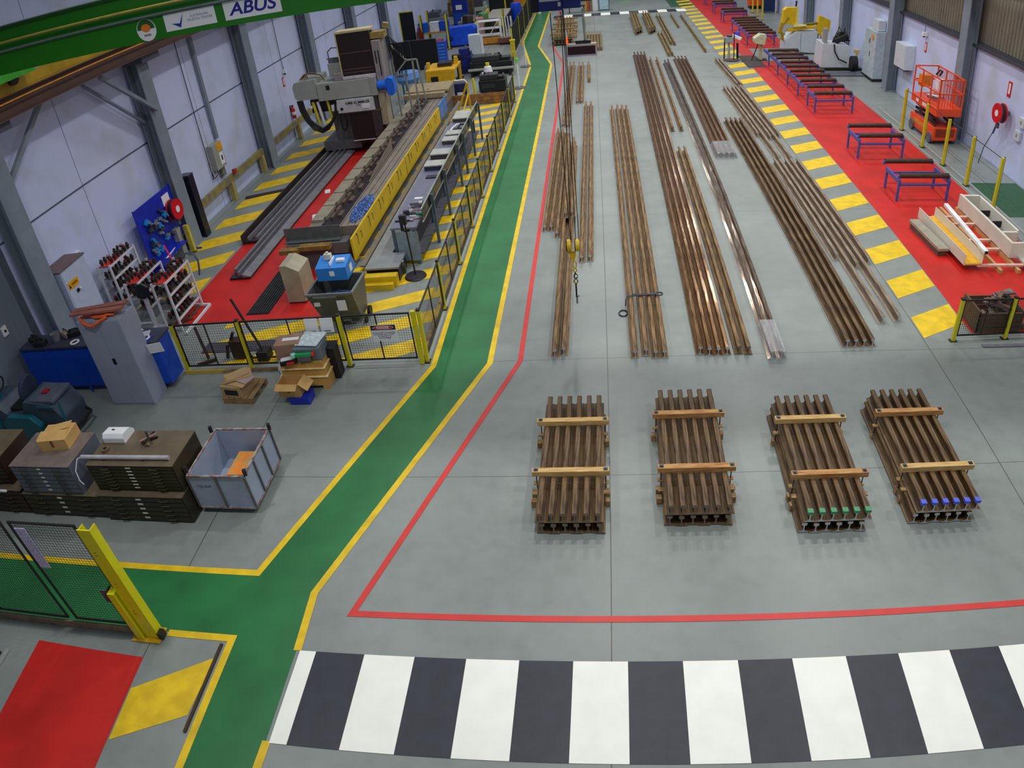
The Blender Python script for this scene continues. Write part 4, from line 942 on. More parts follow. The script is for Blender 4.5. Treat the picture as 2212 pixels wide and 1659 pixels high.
# ------------------------------------------------------------------ tool drawer units in the foreground
M_DRB = mat('dusty_brown_top', (96, 84, 66), .55, var=.12, scale=4); M_DRD = mat('dark_olive_drawer', (44, 40, 24), .45, var=.15, scale=3)
M_DRG = mat('grey_drawer', (92, 98, 112), .45, var=.08); M_TAG = mat('drawer_tag_white', (206, 206, 196), .5); M_HND = mat('drawer_handle', (74, 70, 52), .4, .2)
def drawers(loc, w, d, h, rows, label, face, top, base=None, hoff=0.0):
    t = thing('drawer_cabinet', label, 'drawer cabinet', loc)
    MB().box(0, w, .012, d, 0.0, h - .012).build('body', face, t)
    MB().box(-.004, w + .004, -.004, d + .004, h - .012, h).build('top', top, t)
    z = .04; dz = (h - .06) / rows
    for k in range(rows):
        o = MB().box(.015, w - .015, 0, .0119, z + .006, z + dz - .006).build('drawer', face, t)
        for fx in (.22, .78):
            MB().tube([(w * fx - .07, -.001, z + dz * .55), (w * fx - .06, -.03, z + dz * .5), (w * fx + .06, -.03, z + dz * .5), (w * fx + .07, -.001, z + dz * .55)], .008, 6).build('handle', M_HND, o)
        if (k * 7) % 10 != 3: MB().box(w * .46, w * .52, -.004, -.0005, z + dz * .45, z + dz * .75).build('tag', M_TAG, o)
        z += dz
    return t
drawers((-7.47, 6.49, 0), 1.50, .86, .52, 5, 'lower dark drawer cabinet, base of the stack nearest the white bin', M_DRD, M_DRB)
drawers((-7.47, 6.60, .5205), 1.50, .78, .50, 7, 'upper dark drawer cabinet carrying the white box and long grey tube', M_DRD, M_DRB)
drawers((-9.02, 6.53, 0), 1.53, .80, .46, 4, 'lower dark drawer cabinet under the grey drawer cabinet', M_DRD, M_DRB)
drawers((-8.95, 6.55, .4605), 1.18, .80, .56, 6, 'grey drawer cabinet carrying the cardboard box', M_DRG, mat('dusty_mauve_top', (112, 100, 96), .5))
drawers((-10.55, 6.55, 0), 1.50, .80, .50, 5, 'lower dark brown drawer cabinet at the left edge', mat('dark_brown_drawer', (48, 28, 18), .5), M_DRB)
drawers((-10.55, 6.68, .5005), 1.28, .72, .55, 6, 'upper dark brown drawer cabinet at the left edge', mat('dark_brown_drawer', (48, 28, 18), .5), M_DRB)
o = MB().box(-10.2, -9.3, 6.50, 6.535, .5, .53).build('white_strip', M_WHITE); tag(o, 'white strip lying on the ledge of the left edge cabinet', 'strip')
for ch in (0,):
    o.location.z = .0005
wd_ = thing('white_appliance', 'small white desktop device with dark screen on the dark drawer cabinet', 'device', (-7.22, 7.24, 1.021))
m = MB(); m.prism([(-.15, 0), (.15, 0), (.15, .05), (.08, .13), (-.10, .15), (-.15, .09)], (-.19, 0, 0), (.19, 0, 0), ((0, 1, 0), (0, 0, 1))); m.build('shell', M_WHITE, wd_, bevel=.01)
MB().cbox((.09, -.125, .097), (.11, .004, .06), 0, -.72).build('screen', mat('device_screen', (66, 60, 84), .2), wd_)
MB().cbox((-.05, -.0, .145), (.05, .02, .006), 0, 0).build('button', M_INK, wd_)
tu = thing('light_tube', 'long grey tube with a hanging cable along the cabinet front edge', 'tube', (-6.83, 6.74, 1.021))
MB().cyl((-.78, 0, .035), (.76, 0, .035), .034, n=14).build('tube', mat('pale_grey_tube', (170, 168, 176), .35), tu)
MB().tube([(-.78, 0, .04), (-.84, -.04, .03), (-.86, -.16, -.1), (-.84, -.20, -.25), (-.8, -.2, -.33)], .008, 6).build('cable', M_WHITE, tu)
for x in (-.4, .3): MB().box(x, x + .05, -.036, .036, .0005, .006).build('bracket', M_INK, tu)
random.seed(21)
tp = thing('tool_pile', 'small heap of dark and rosy hand tools on the dark drawer cabinet', 'tools', (-6.62, 7.15, 1.021))
for i in range(7):
    a = random.random() * 3
    MB().bar((-.12 * math.cos(a), -.12 * math.sin(a) * 1.3, .02 + .012 * i), (.12 * math.cos(a), .14 * math.sin(a), .02 + .012 * i), .03, .02).build(('grip', 'jaw')[i % 2], [M_FBLK, mat('rosy_tool', (170, 130, 130)), mat('olive_tool', (96, 100, 60))][i % 3], tp)
o = thing('tape_roll', 'small brown roll standing on the cabinet near the white device', 'roll', (-7.28, 6.92, 1.021)); MB().cyl((0, 0, 0), (0, 0, .05), .06, n=16).build('roll', mat('brown_roll', (110, 84, 64), .6), o); MB().cyl((0, 0, .0501), (0, 0, .055), .03, n=12).build('core', M_INK, o)
M_CARD = mat('cardboard', (196, 156, 96), .75, var=.08, scale=5); M_CARDD = mat('dusty_cardboard', (170, 140, 98), .8, var=.1, scale=5); M_TAPE = mat('brown_tape', (110, 74, 40), .4)
def carton(loc, dims, rz, label, m1=None, tape=True, flap=False, group=None):
    w, d, h = dims; t = thing('cardboard_box', label, 'box', loc, rz, group); m1 = m1 or M_CARD
    if not flap: MB().box(-w / 2, w / 2, -d / 2, d / 2, 0, h).build('body', m1, t, bevel=.006)
    else:
        m = MB(); T = .008
        m.box(-w / 2, w / 2, -d / 2, d / 2, 0, T); m.box(-w / 2, w / 2, -d / 2, -d / 2 + T, T, h).box(-w / 2, w / 2, d / 2 - T, d / 2, T, h).box(-w / 2, -w / 2 + T, -d / 2 + T, d / 2 - T, T, h).box(w / 2 - T, w / 2, -d / 2 + T, d / 2 - T, T, h)
        m.build('body', m1, t)
        MB().cbox((0, -d / 2 - .06, h - .02), (w, .13, .006), 0, .5).build('front_flap', m1, t)
        MB().cbox((w / 2 + .08, 0, h - .06), (.2, d, .006), 0, 0, .7).build('side_flap', m1, t)
    if tape: MB().box(-.025, .025, -d / 2 - .0015, -d / 2 - .0005, h * .35, h * .95).build('tape', M_TAPE, t)
    return t
b1 = carton((-8.27, 7.12, 1.021), (.52, .42, .20), .12, 'yellow brown cardboard box with crossed flaps on the grey drawer cabinet')
MB().cbox((-.03, -.08, .206), (.5, .2, .008), 0, .12).cbox((-.02, .12, .206), (.42, .2, .008), .25, -.06).build('top_flap', M_CARD, b1)

# white steel bin on castors
M_WB = mat('pale_blue_bin_paint', (150, 162, 184), .5, var=.08, scale=3); M_RIM = mat('rusty_bin_rim', (128, 96, 88), .6, scale=10, col2=(152, 150, 156), cut=(.4, .6))
wb = thing('stillage_bin', 'pale blue steel stillage bin on castors with orange object inside', 'bin', (-5.46, 7.25, 0))
m = MB(); x0, x1, ya, yb, z0, z1 = -.45, .45, -.52, .52, .12, .70; T = .02
m.box(x0, x1, ya, yb, z0, z0 + T); m.box(x0, x1, ya, ya + T, z0 + T, z1).box(x0, x1, yb - T, yb, z0 + T, z1).box(x0, x0 + T, ya + T, yb - T, z0 + T, z1).box(x1 - T, x1, ya + T, yb - T, z0 + T, z1)
m.build('body', M_WB, wb)
m = MB()
for a, b_ in (((x0, ya), (x1, ya)), ((x1, ya), (x1, yb)), ((x1, yb), (x0, yb)), ((x0, yb), (x0, ya))): m.bar((a[0], a[1], z1 + .016), (b_[0], b_[1], z1 + .016), .03).bar((a[0], a[1], z0 - .01), (b_[0], b_[1], z0 - .01), .03)
m.build('rim', M_RIM, wb)
m = MB()
for x, y in ((x0 - .012, ya), (x1 + .012, ya), (x1 + .012, yb), (x0 - .012, yb), (x1 + .012, -.17), (x1 + .012, .17), (x0 - .012, -.17), (x0 - .012, .17), (0, ya - .012)): m.box(x - .014, x + .014, y - .014, y + .014, z0, z1)
m.build('stiffener', mat('stiffener_grey', (96, 92, 92), .5), wb)
text_mesh('lettering', 'TOOLCRAFT', .07, mat('grey_stencil', (88, 98, 116), .5), wb, (-.24, ya - .002, .52), (PI / 2, 0, 0), .001, width=.24)
for x in (-.38, .38):
    for y in (-.42, .42): MB().cyl((x - .02, y, .055), (x + .02, y, .055), .054, n=14).build('castor', M_BLACK, wb)
for (x, y) in ((-.48, .45), (.48, .5), (.49, -.5), (-.48, -.45)): MB().cbox((x, y, .78), (.05, .05, .1), .4).build('corner_lug', M_DARK, wb)
oi = thing('orange_case', 'orange and tan topped dark case lying inside the pale blue bin', 'case', (-5.33, 7.35, .141))
MB().box(-.22, .22, -.24, .28, 0, .24).build('body', M_BLACK, oi)
MB().box(-.22, .22, -.24, .28, .2401, .26).build('top', mat('orange_tan_top', (232, 130, 40), .5, scale=7, col2=(190, 150, 80), cut=(.45, .55)), oi)
o = thing('paint_brush', 'small bright yellow tipped scrap in the front of the pale blue bin', 'brush', (-5.56, 6.88, .141)); MB().cbox((-.02, 0, .03), (.14, .07, .05), .8).build('tip', mat('lime_scrap', (214, 220, 50), .5), o); MB().cbox((.13, .02, .02), (.18, .03, .03), -.6).build('handle', M_STEEL, o)

# ------------------------------------------------------------------ tall locker, blue bench, electrical cabinet
M_LOC = mat('pale_locker', (150, 156, 178), .4, var=.05, scale=2); 
lk = thing('steel_locker', 'tall pale grey two door locker with orange cloth on top', 'locker', (-9.10, 9.39, 0), -.02)
MB().box(0, .93, .012, .48, 0, 1.83).build('body', M_LOC, lk, bevel=.006)
for a, b_ in ((.01, .462), (.466, .92)): MB().box(a, b_, 0, .0119, .05, 1.81).build('door', M_LOC, lk)
MB().box(.44, .50, -.012, -.0005, .93, 1.05).build('handle', M_INK, lk)
cl = thing('orange_cloth', 'crumpled orange strap bundle lying on the tall locker', 'cloth', (-8.62, 9.62, 1.831))
random.seed(5); m = MB()
for i in range(7):
    m.tube([(-.42 + .12 * k, -.15 + .05 * i + .05 * math.sin(k * 1.3 + i), .03 + .03 * abs(math.sin(k + i))) for k in range(7)], .022, 6)
m.build('folds', mat('orange_fabric', (222, 96, 40), .7), cl)
MB().tube([(-.38, -.2, .04), (-.25, -.3, .0), (-.1, -.31, -.06), (.05, -.28, .0), (.2, -.2, .05)], .03, 6).build('hanging_fold', mat('orange_fabric', (222, 96, 40), .7), cl)
tb_ = thing('timber_plank', 'two reddish brown planks lying across the top of the tall locker', 'timber', (-8.66, 9.62, 1.94)); 
for i in range(2): MB().cbox((0, -.12 + .14 * i, .02 + .01 * i), (1.05, .12, .04), .1 + .08 * i).build('plank', mat('reddish_plank', (150, 90, 80), .6, var=.15, scale=4), tb_)
M_BB = mat('blue_bench_paint', (8, 70, 186), .4, var=.08)
bb = thing('workbench', 'long blue steel workbench behind the tall locker', 'workbench', (-11.24, 9.85, 0))
MB().box(.02, 3.24, .02, .48, .12, 1.03).build('cabinet_body', M_BB, bb)
MB().box(0, 3.27, -.02, .5, 1.03, 1.07).build('worktop', mat('dark_worktop', (52, 56, 76), .5), bb)
for i in range(5):
    MB().box(.04 + .65 * i, .65 + .65 * i, 0.0, .0199, .16, .99).build('door', M_BB, bb)
    MB().box(.0 + .65 * i, .06 + .65 * i, -.006, -.0005, 0, 1.02).build('leg', M_BB, bb)
random.seed(9)
names = ['dark toolbox', 'grey metal bucket', 'black power tool', 'white cable coil', 'dark drill case', 'white paper stack', 'blue folder', 'folded plans', 'black tray of parts', 'white tape reel', 'white printed sheet', 'beige casting']
NC = [(30, 30, 36), (120, 120, 130), (20, 20, 24), (225, 225, 230), (40, 34, 30), (214, 222, 236), (40, 40, 170), (206, 206, 222), (26, 28, 34), (230, 230, 240), (220, 220, 232), (150, 136, 124)]
px = [.5, .8, 1.15, 1.35, .25, 2.58, 2.95, 2.82, 2.45, 2.98, 2.38, .95]
for i, nm in enumerate(names):
    t = thing(nm.split(' ')[-1] if i not in (0,) else 'toolbox', nm + ' among the clutter on the long blue workbench', nm.split(' ')[-1], (-11.24 + px[i], 9.96 + .15 * (i % 3), 1.0705), .5 * math.sin(i))
    m1 = mat('bench_item_%s' % nm.replace(' ', '_'), NC[i], .5)
    if i in (5, 6, 7, 10): MB().box(-.15, .15, -.1, .1, 0, .012 + .01 * (i == 5)).build('sheet', m1, t)
    elif i in (3, 9): MB().tube([(.08 * math.cos(a), .08 * math.sin(a), .02) for a in [2 * PI * k / 16 for k in range(16)]], .02, 6, True).build('coil', m1, t)
    elif i == 1: MB().lathe([(.07, 0), (.09, .16), (.08, .16), (.06, .02)], n=16).build('bucket', m1, t)
    else:
        MB().box(-.13, .13, -.08, .08, 0, .1).build('body', m1, t, bevel=.008); MB().bar((-.08, 0, .1), (-.08, 0, .14), .015).bar((.08, 0, .1), (.08, 0, .14), .015).bar((-.085, 0, .14), (.085, 0, .14), .018).build('handle', M_INK, t)
o = MB().cbox((-8.02, 9.82, .95), (.28, .008, .22), .25, .2).build('hanging_sheet', M_WHITE); tag(o, 'white sheet drooping over the right end of the blue workbench', 'sheet')
ec = thing('electrical_cabinet', 'white electrical cabinet with orange warning label against the left wall', 'electrical cabinet', (-11.22, 11.22, 0))
M_ECW = mat('pale_white_enamel', (178, 190, 214), .4, var=.03)
MB().box(.0, .50, 0, .88, 0.0, 1.96).build('body', M_ECW, ec, bevel=.005)
MB().box(-.02, .52, -.02, .9, 1.9601, 1.985).build('top', mat('dusty_brown_cap', (104, 84, 84), .6), ec)
MB().box(.5005, .512, .03, .85, .05, 1.93).build('door', M_ECW, ec)
p = MB().box(.5125, .516, .06, .42, 1.52, 1.68).build('warning_label', mat('orange_label', (224, 160, 20), .4), ec)
text_mesh('lettering', 'WARNING', .07, M_INK, p, (.518, .28, 1.6), (PI / 2, 0, PI / 2), .001, width=.22)
m = MB().add([(.518, .075, 1.55), (.518, .145, 1.55), (.518, .11, 1.65)], [(0, 1, 2)]); m.build('triangle', M_INK, p)
MB().box(.5125, .53, .25, .33, 1.38, 1.45).build('lock', M_INK, ec); MB().cyl((.5125, .38, 1.42), (.54, .38, 1.42), .022, n=12).build('knob', M_WHITE, ec)
so = thing('wall_panel', 'small black wall panel with rows of sockets beside the electrical cabinet', 'socket panel', (-11.262, 12.35, 1.35))
MB().box(0, .05, -.14, .26, .0, .5).build('backplate', M_WHITE, so); m = MB().box(.0502, .06, -.1, .22, .04, .46); m.build('face', M_INK, so)
m = MB()
for i in range(3):
    for k in range(5): m.cyl((.0602, -.04 + .1 * i, .09 + .08 * k), (.066, -.04 + .1 * i, .09 + .08 * k), .018, n=8)
m.build('socket', mat('pale_socket', (170, 180, 150), .5), so)
# near left wall: door and signs
dr = MB().box(-11.499, -11.47, 7.2, 8.9, 0, 2.4).build('door_1', mat('grey_exit_door', (126, 132, 144), .5, var=.05)); struct(dr)
MB().bar((-11.45, 7.35, 1.05), (-11.45, 8.75, 1.05), .04).box(-11.47, -11.40, 8.6, 8.82, 1.0, 1.1).build('door_handle', M_STEEL, dr)
MB().box(-11.499, -11.44, 8.92, 9.02, 0, 2.5).build('frame', M_GREYD, dr)
for i, (y, z, w, h, lb) in enumerate(((8.32, 1.9, .22, .34, 'white printed notice on the grey door at the left edge'), (8.62, 1.62, .12, .12, 'small white square sign on the grey door, right of the notice'), (8.05, 1.52, .12, .13, 'small white square sign on the grey door, lowest'))):
    o = MB().box(-11.468, -11.462, y - w / 2, y + w / 2, z - h / 2, z + h / 2).build('notice', M_SIGN); tag(o, lb, 'notice', 'signs on the grey door')
    MB().box(-11.4618, -11.461, y - w * .35, y + w * .35, z - h * .1, z + h * .1).build('print', mat('blue_grey_print', (98, 100, 124), .5), o)
o = thing('wall_switch', 'small white switch plate on the grey wall by the near left column', 'switch', (-11.499, 9.95, 1.35)); MB().box(0, .03, -.07, .07, 0, .2).build('plate', M_WHITE, o); MB().cyl((.0301, 0, .1), (.05, 0, .1), .025, n=12).build('button', M_INK, o)
# ride on floor scrubber
M_TEAL = mat('teal_plastic', (14, 96, 112), .35); M_CHAR = mat('charcoal_plastic', (60, 74, 92), .45)
sc = thing('floor_scrubber', 'ride on floor scrubber in teal and charcoal parked at the left edge', 'floor scrubber', (-10.35, 8.72, 0), -.05)
m = MB(); m.prism([(-.95, .12), (.95, .12), (1.0, .5), (.85, .78), (.2, .86), (.1, .62), (-.35, .55), (-.55, .75), (-.95, .75)], (0, -.32, 0), (0, .32, 0), ((1, 0, 0), (0, 0, 1))); m.build('chassis', M_CHAR, sc, bevel=.03)
m = MB(); m.prism([(-.35, .1), (.42, .1), (.5, .42), (.32, .6), (-.25, .6), (-.42, .42)], (0, -.45, 0), (0, -.33, 0), ((1, 0, 0), (0, 0, 1))); m.build('side_panel', M_TEAL, sc, bevel=.03)
MB().box(-1.0, -.62, -.36, -.0, .15, .95).build('front_panel', M_TEAL, sc, bevel=.03)
MB().cbox((-.12, 0, .6), (.45, .44, .1)).build('seat', M_BLACK, sc, bevel=.03); m = MB(); m.M = Matrix.Translation((.14, 0, .92)) @ Matrix.Rotation(.25, 4, 'Y'); m.prism([(.24 * math.cos(a) * .9, .3 * math.sin(a)) for a in [2 * PI * k / 20 for k in range(20)]], (-.05, 0, 0), (.05, 0, 0), ((0, 1, 0), (0, 0, 1))); m.build('backrest', mat('slate_vinyl', (50, 62, 84), .5), sc, bevel=.02)
MB().tube([(-.62 + .05 * math.sin(a), .17 * math.cos(a), 1.0 + .16 * math.sin(a)) for a in [2 * PI * k / 18 for k in range(18)]], .014, 6, True).cyl((-.75, 0, .75), (-.62, 0, 1.0), .025, n=8).build('steering_wheel', M_BLACK, sc)
MB().cbox((-.78, -.05, .98), (.2, .3, .08), 0, 0, .4).build('dashboard', M_INK, sc)
MB().box(.3, .9, -.28, .28, .79, .87).build('tank_lid', mat('slate_lid', (84, 92, 108), .4), sc, bevel=.02); MB().box(.5, .62, -.08, .05, .8705, .90).build('red_latch', mat('latch_red', (150, 30, 34), .4), sc)
MB().cyl((.62, -.41, .17), (.62, -.33, .17), .17, n=18).cyl((.62, .33, .17), (.62, .41, .17), .17, n=18).build('wheel', M_BLACK, sc)
MB().tube([(.95, -.3, .3), (1.08, -.28, .25), (1.1, 0, .22), (1.08, .28, .25), (.95, .3, .3)], .03, 6).build('squeegee', M_BLACK, sc)
MB().bar((1.0, -.25, .82), (1.05, -.35, .12), .025).bar((.55, -.36, .8), (1.0, -.36, .78), .02).build('frame_tube', M_TEAL, sc)

# ------------------------------------------------------------------ pallets and cartons
M_PW = mat('dusty_pallet_timber', (140, 112, 76), .8, var=.15, scale=6)
def pallet(loc, w, d, rz, label):
    t = thing('pallet', label, 'pallet', loc, rz)
    for i in range(5): MB().box(-w / 2 + i * (w - .1) / 4, -w / 2 + i * (w - .1) / 4 + .1, -d / 2, d / 2, .101, .12).build('deck_board', M_PW, t)
    for y in (-d / 2, -.04, d / 2 - .08): MB().box(-w / 2, w / 2, y, y + .08, 0.0, .10).build('bearer', M_PW, t)
pallet((-6.40, 9.66, 0), .60, .62, -.05, 'small dark pallet under the folded cartons')
b = carton((-6.48, 9.58, .1205), (.42, .40, .22), -.15, 'dusty open cardboard box with folded cartons on the small pallet', M_CARDD, False)
MB().box(-.14, .14, -.203, -.2005, .05, .16).build('cut_opening', M_INK, b)
for i, (dx, dy, dz, rz, w, d) in enumerate(((.03, .0, .228, -.3, .5, .34), (.1, .06, .246, -.45, .46, .24), (.0, .1, .262, .5, .5, .26), (-.02, .12, .278, .62, .44, .22))):
    o = MB().cbox((-6.46 + dx, 9.58 + dy, .12 + dz), (w, d, .012), rz, .03 * i).build('folded_carton', M_CARDD if i != 1 else mat('mauve_card', (164, 140, 140), .7)); tag(o, 'flattened carton on the small pallet heap, %s' % ('lowest of four', 'second from the bottom', 'third from the bottom', 'topmost')[i], 'cardboard', 'flattened cartons on the small pallet')
# timber crate with packed goods
cr = thing('timber_crate', 'honey coloured stepped timber crate by the front fence piled with goods', 'crate', (-5.22, 9.93, 0))
M_CR = mat('honey_timber', (190, 146, 76), .6, var=.12, scale=5); M_CRE = mat('pale_timber_edge', (232, 204, 146), .6)
MB().box(-.40, .42, -.20, .26, .08, .26).box(-.40, -.3, -.2, .26, 0, .08).box(.3, .42, -.2, .26, 0, .08).build('lower_box', M_CR, cr)
MB().box(-.42, .44, -.22, .28, .26, .275).build('ledge', M_CRE, cr); MB().box(-.40, .40, -.18, .27, .275, .42).build('middle_box', M_CR, cr); MB().box(-.42, .42, -.2, .29, .42, .435).build('upper_ledge', M_CRE, cr); MB().box(-.40, .38, -.17, .28, .435, .55).build('upper_box', M_CR, cr)
t = thing('grey_crate', 'grey plastic tub with clear sheet on top of the timber crate', 'tub', (-5.08, 9.98, .551)); m = MB(); m.prism([(-.17, 0), (.17, 0), (.2, .26), (-.2, .26)], (-.23, 0, 0), (.25, 0, 0), ((0, 1, 0), (0, 0, 1))); m.build('tub', mat('grey_tub', (104, 116, 126), .4), t, bevel=.02)
MB().cbox((.02, .08, .285), (.42, .44, .012), -.12).build('clear_sheet', mat('crinkled_clear_film', (196, 212, 216), .12, bump=1.0, scale=14, var=.2), t)
t = carton((-5.48, 10.05, .551), (.46, .36, .30), .1, 'mauve brown cardboard box with white label on the timber crate', mat('mauve_brown_card', (150, 116, 96), .7), False)
MB().box(-.1, .2, -.05, .04, .3005, .312).build('label', M_WHITE, t)
t = thing('spray_gun_pack', 'green boxed tool lying across the grey tub', 'tool', (-5.14, 9.74, .60), .05); MB().box(-.12, .16, -.03, .03, 0.1, .15).build('body', mat('vivid_green', (24, 160, 90), .4), t); MB().box(.165, .22, -.03, .03, .1, .15).build('red_end', mat('red_end', (214, 60, 50), .4), t); MB().cyl((-.16, 0, .1), (-.16, 0, .152), .045, n=14).build('round_cap', mat('mint', (150, 220, 200), .4), t)
MB().box(-.1, .14, -.03, .03, 0.0, .0995).build('backing', M_GREYD, t)
t = thing('white_wrench_card', 'white hand tool pack on black bag, left of the green tool', 'tool', (-5.42, 9.76, .551), .35); MB().box(-.16, .14, -.07, .07, 0, .09).build('bag', M_BLACK, t, bevel=.01); MB().box(-.14, .12, -.05, .05, .0905, .105).build('pack', M_WHITE, t); MB().box(-.05, .08, -.09, -.071, .02, .06).build('red_tag', mat('red_tag', (200, 40, 50), .4), t)
for i, (x, y, c1, nm) in enumerate(((-5.72, 9.98, (50, 170, 70), 'green'), (-5.66, 9.82, (60, 20, 180), 'purple'))):
    t = thing('bottle', 'white and %s detergent bottle standing by the timber crate' % nm, 'bottle', (x, y, 0)); H0 = .48 if i == 0 else .34
    MB().lathe([(.075, 0), (.08, .02), (.08, H0 * .35)], n=16).build('lower_body', M_WHITE, t); MB().lathe([(.081, H0 * .1), (.081, H0 * .6)], n=16).build('label', mat('bottle_' + nm, c1, .4), t); MB().lathe([(.08, H0 * .35), (.08, H0 * .65), (.03, H0 * .9), (.03, H0)], n=16).build('upper_body', M_WHITE, t)
carton((-5.36, 9.46, .15), (.40, .3, .26), -.05, 'open cardboard box with side flap resting on the blue tub', M_CARD, True, True)
t = thing('plastic_tub', 'dark blue plastic tub under the open cardboard box', 'tub', (-5.22, 9.42, 0)); m = MB(); m.prism([(-.13, 0), (.13, 0), (.16, .149), (-.16, .149)], (-.17, 0, 0), (.19, 0, 0), ((0, 1, 0), (0, 0, 1))); m.build('tub', mat('deep_blue_plastic', (16, 40, 170), .35), t)
t = thing('black_cabinet', 'black metal box standing behind the crate against the fence', 'box', (-4.83, 10.16, 0)); MB().box(-.16, .14, -.12, .12, 0, .62).build('body', M_BLACK, t); MB().box(-.17, .15, -.13, .13, .6201, .64).build('lid', M_FBLK, t)
# jack behind the fence
jk = thing('floor_jack', 'black post with base wheels standing behind the front fence', 'jack', (-6.44, 10.78, 0)); MB().bar((0, 0, .12), (-.42, .15, 1.25), .035).build('handle', M_FBLK, jk); MB().box(-.12, .1, -.12, .12, .01, .2).cyl((-.3, -.05, .06), (.3, -.05, .06), .02, n=8).build('base', M_BLACK, jk)
for x in (-.3, .3): MB().cyl((x - .03, -.05, .06), (x + .03, -.05, .06), .055, n=14).build('wheel', M_BLACK, jk)
ch = thing('metal_stand', 'dark red brown bent metal stand behind the front fence', 'stand', (-7.0, 10.85, 0)); MB().box(-.12, .14, -.1, .1, .05, .42).build('block', mat('dark_red_brown', (48, 26, 22), .6), ch); MB().bar((-.1, 0, .42), (0, 0, .58), .05).bar((-.3, 0, 0.005), (-.22, 0, .3), .05).bar((.1, 0, .0), (.1, 0, .06), .05).build('arm', mat('dark_red_brown', (48, 26, 22), .6), ch)
o = MB().bar((-7.85, 10.6, .03), (-7.5, 10.75, .05), .05).bar((-7.7, 10.8, .03), (-7.82, 10.9, .7), .05).build('bent_bar', mat('dark_red_brown', (48, 26, 22), .6)); tag(o, 'dark brown bent bar behind the fence beside the blue bench', 'bar')
o = MB().box(-8.0, -5.4, 11.05, 11.42, .0052, .02).build('rubber_mat', mat('violet_black_mat', (62, 58, 70), .7)); tag(o, 'dark rubber mat strip on the floor behind the front fence', 'mat')

# ------------------------------------------------------------------ tool holder racks
M_RKW = mat('white_rack_paint', (206, 206, 214), .4, var=.04)
HOLD = []
def holder_proto():
    t = thing('tool_holder', 'steel tapered tool holder standing on the white rack nearest the red floor', 'tool holder', (0, 0, -5))
    MB().lathe([(.022, 0), (.04, .06), (.04, .075), (.05, .08), (.05, .1), (.035, .105)], n=12).build('taper', mat('holder_steel', (70, 62, 62), .3, .6), t)
    MB().lathe([(.03, .105), (.03, .15), (.018, .155)], n=10).build('collet', mat('holder_collet', (150, 138, 132), .3, .5), t)
    return t
hp = [None]
COLS = [mat('holder_silver', (214, 214, 220), .25, .5), mat('holder_red', (150, 30, 36), .4), mat('holder_brown', (70, 46, 34), .4), mat('holder_steel2', (70, 62, 62), .3, .6)]
def rack(name, label, X, y0, y1, shelves, depth, posts_h, short):
    t = thing(name, label, 'rack', (X, y0, 0)); L = y1 - y0
    for yy in (0.02, L - .02):
        for xx in (-depth, 0): MB().box(xx - .02, xx + .02, yy - .02, yy + .02, 0.004, posts_h).build('post', M_RKW, t)
    for yy in (.02, L - .02): MB().bar((-depth, yy, .06), (.0, yy, .06), .035).build('foot_rail', M_RKW, t)
    for k, z in enumerate(shelves):
        s_ = MB().box(-depth + .0205, -.0205, 0.041, L - .041, z - .02, z - .005).build('shelf', mat('shelf_steel', (112, 104, 100), .5, .2), t)
        MB().box(-.02, .004, .0405, L - .0405, z - .035, z + .008).build('lip', M_RKW, s_)
        if k == 0: MB().box(-depth + .021, -.021, .05, L * .55, z - .004, z - .001).build('red_liner', mat('red_liner', (214, 50, 40), .4), s_)
        n = 7
        for i in range(n):
            for j in range(2):
                if (i * 3 + j * 5 + k) % 7 == 0: continue
                loc = (X - .08 - j * (depth - .17), y0 + .11 + i * (L - .22) / (n - 1), z - .0045 + (.0035 if k == 0 else 0))
                if hp[0] is None: hp[0] = holder_proto(); r = hp[0]; r.location = loc
                else: r = dup(hp[0], loc)
                r['label'] = '%s tool holder from near end, %s row, shelf %s down, %s' % (('first', 'second', 'third', 'fourth', 'fifth', 'sixth', 'seventh')[i], ('front', 'back')[j], ('one', 'two', 'three', 'four')[k], short); r['group'] = 'tool holders in the ' + short
                c = COLS[(i + 2 * j + k) % 4]
                if c is not COLS[3]:
                    for chd in r.children:
                        if chd.name.startswith('collet'):
                            chd.data = chd.data.copy(); chd.data.materials.clear(); chd.data.materials.append(c)
    return t
rack('tool_rack', 'white steel tool holder rack nearest the red painted floor', -8.92, 11.98, 13.05, (1.14, .84, .54, .26), .34, 1.16, 'nearest white rack')
rack('tool_rack', 'white steel tool holder rack in the middle of three', -9.82, 12.30, 13.35, (1.05, .72, .38), .36, 1.06, 'middle white rack')
rack('tool_rack', 'tall white steel tool holder rack nearest the left wall', -10.58, 12.55, 13.62, (1.38, 1.08, .78, .48), .34, 1.42, 'rack by wall')
o = MB().bar((-8.72, 11.8, .04), (-8.72, 13.02, .04), .05).bar((-8.72, 13.02, .04), (-9.0, 13.02, .04), .05).build('floor_frame', M_RKW); tag(o, 'white square tube frame on the floor in front of the nearest rack', 'frame')
t = thing('black_monitor', 'black hexagonal backed monitor between the white racks', 'monitor', (-9.62, 12.1, 0)); m = MB(); m.prism([(-.16, .82), (.0, .78), (.16, .85), (.17, 1.05), (.05, 1.14), (-.14, 1.1)], (0, -.03, 0), (0, .03, 0), ((1, 0, 0), (0, 0, 1))); m.build('screen', M_INK, t); MB().cyl((0, .05, .02), (0, .05, .8), .03).box(-.15, .15, -.1, .2, 0, .02).build('stand', M_RKW, t)
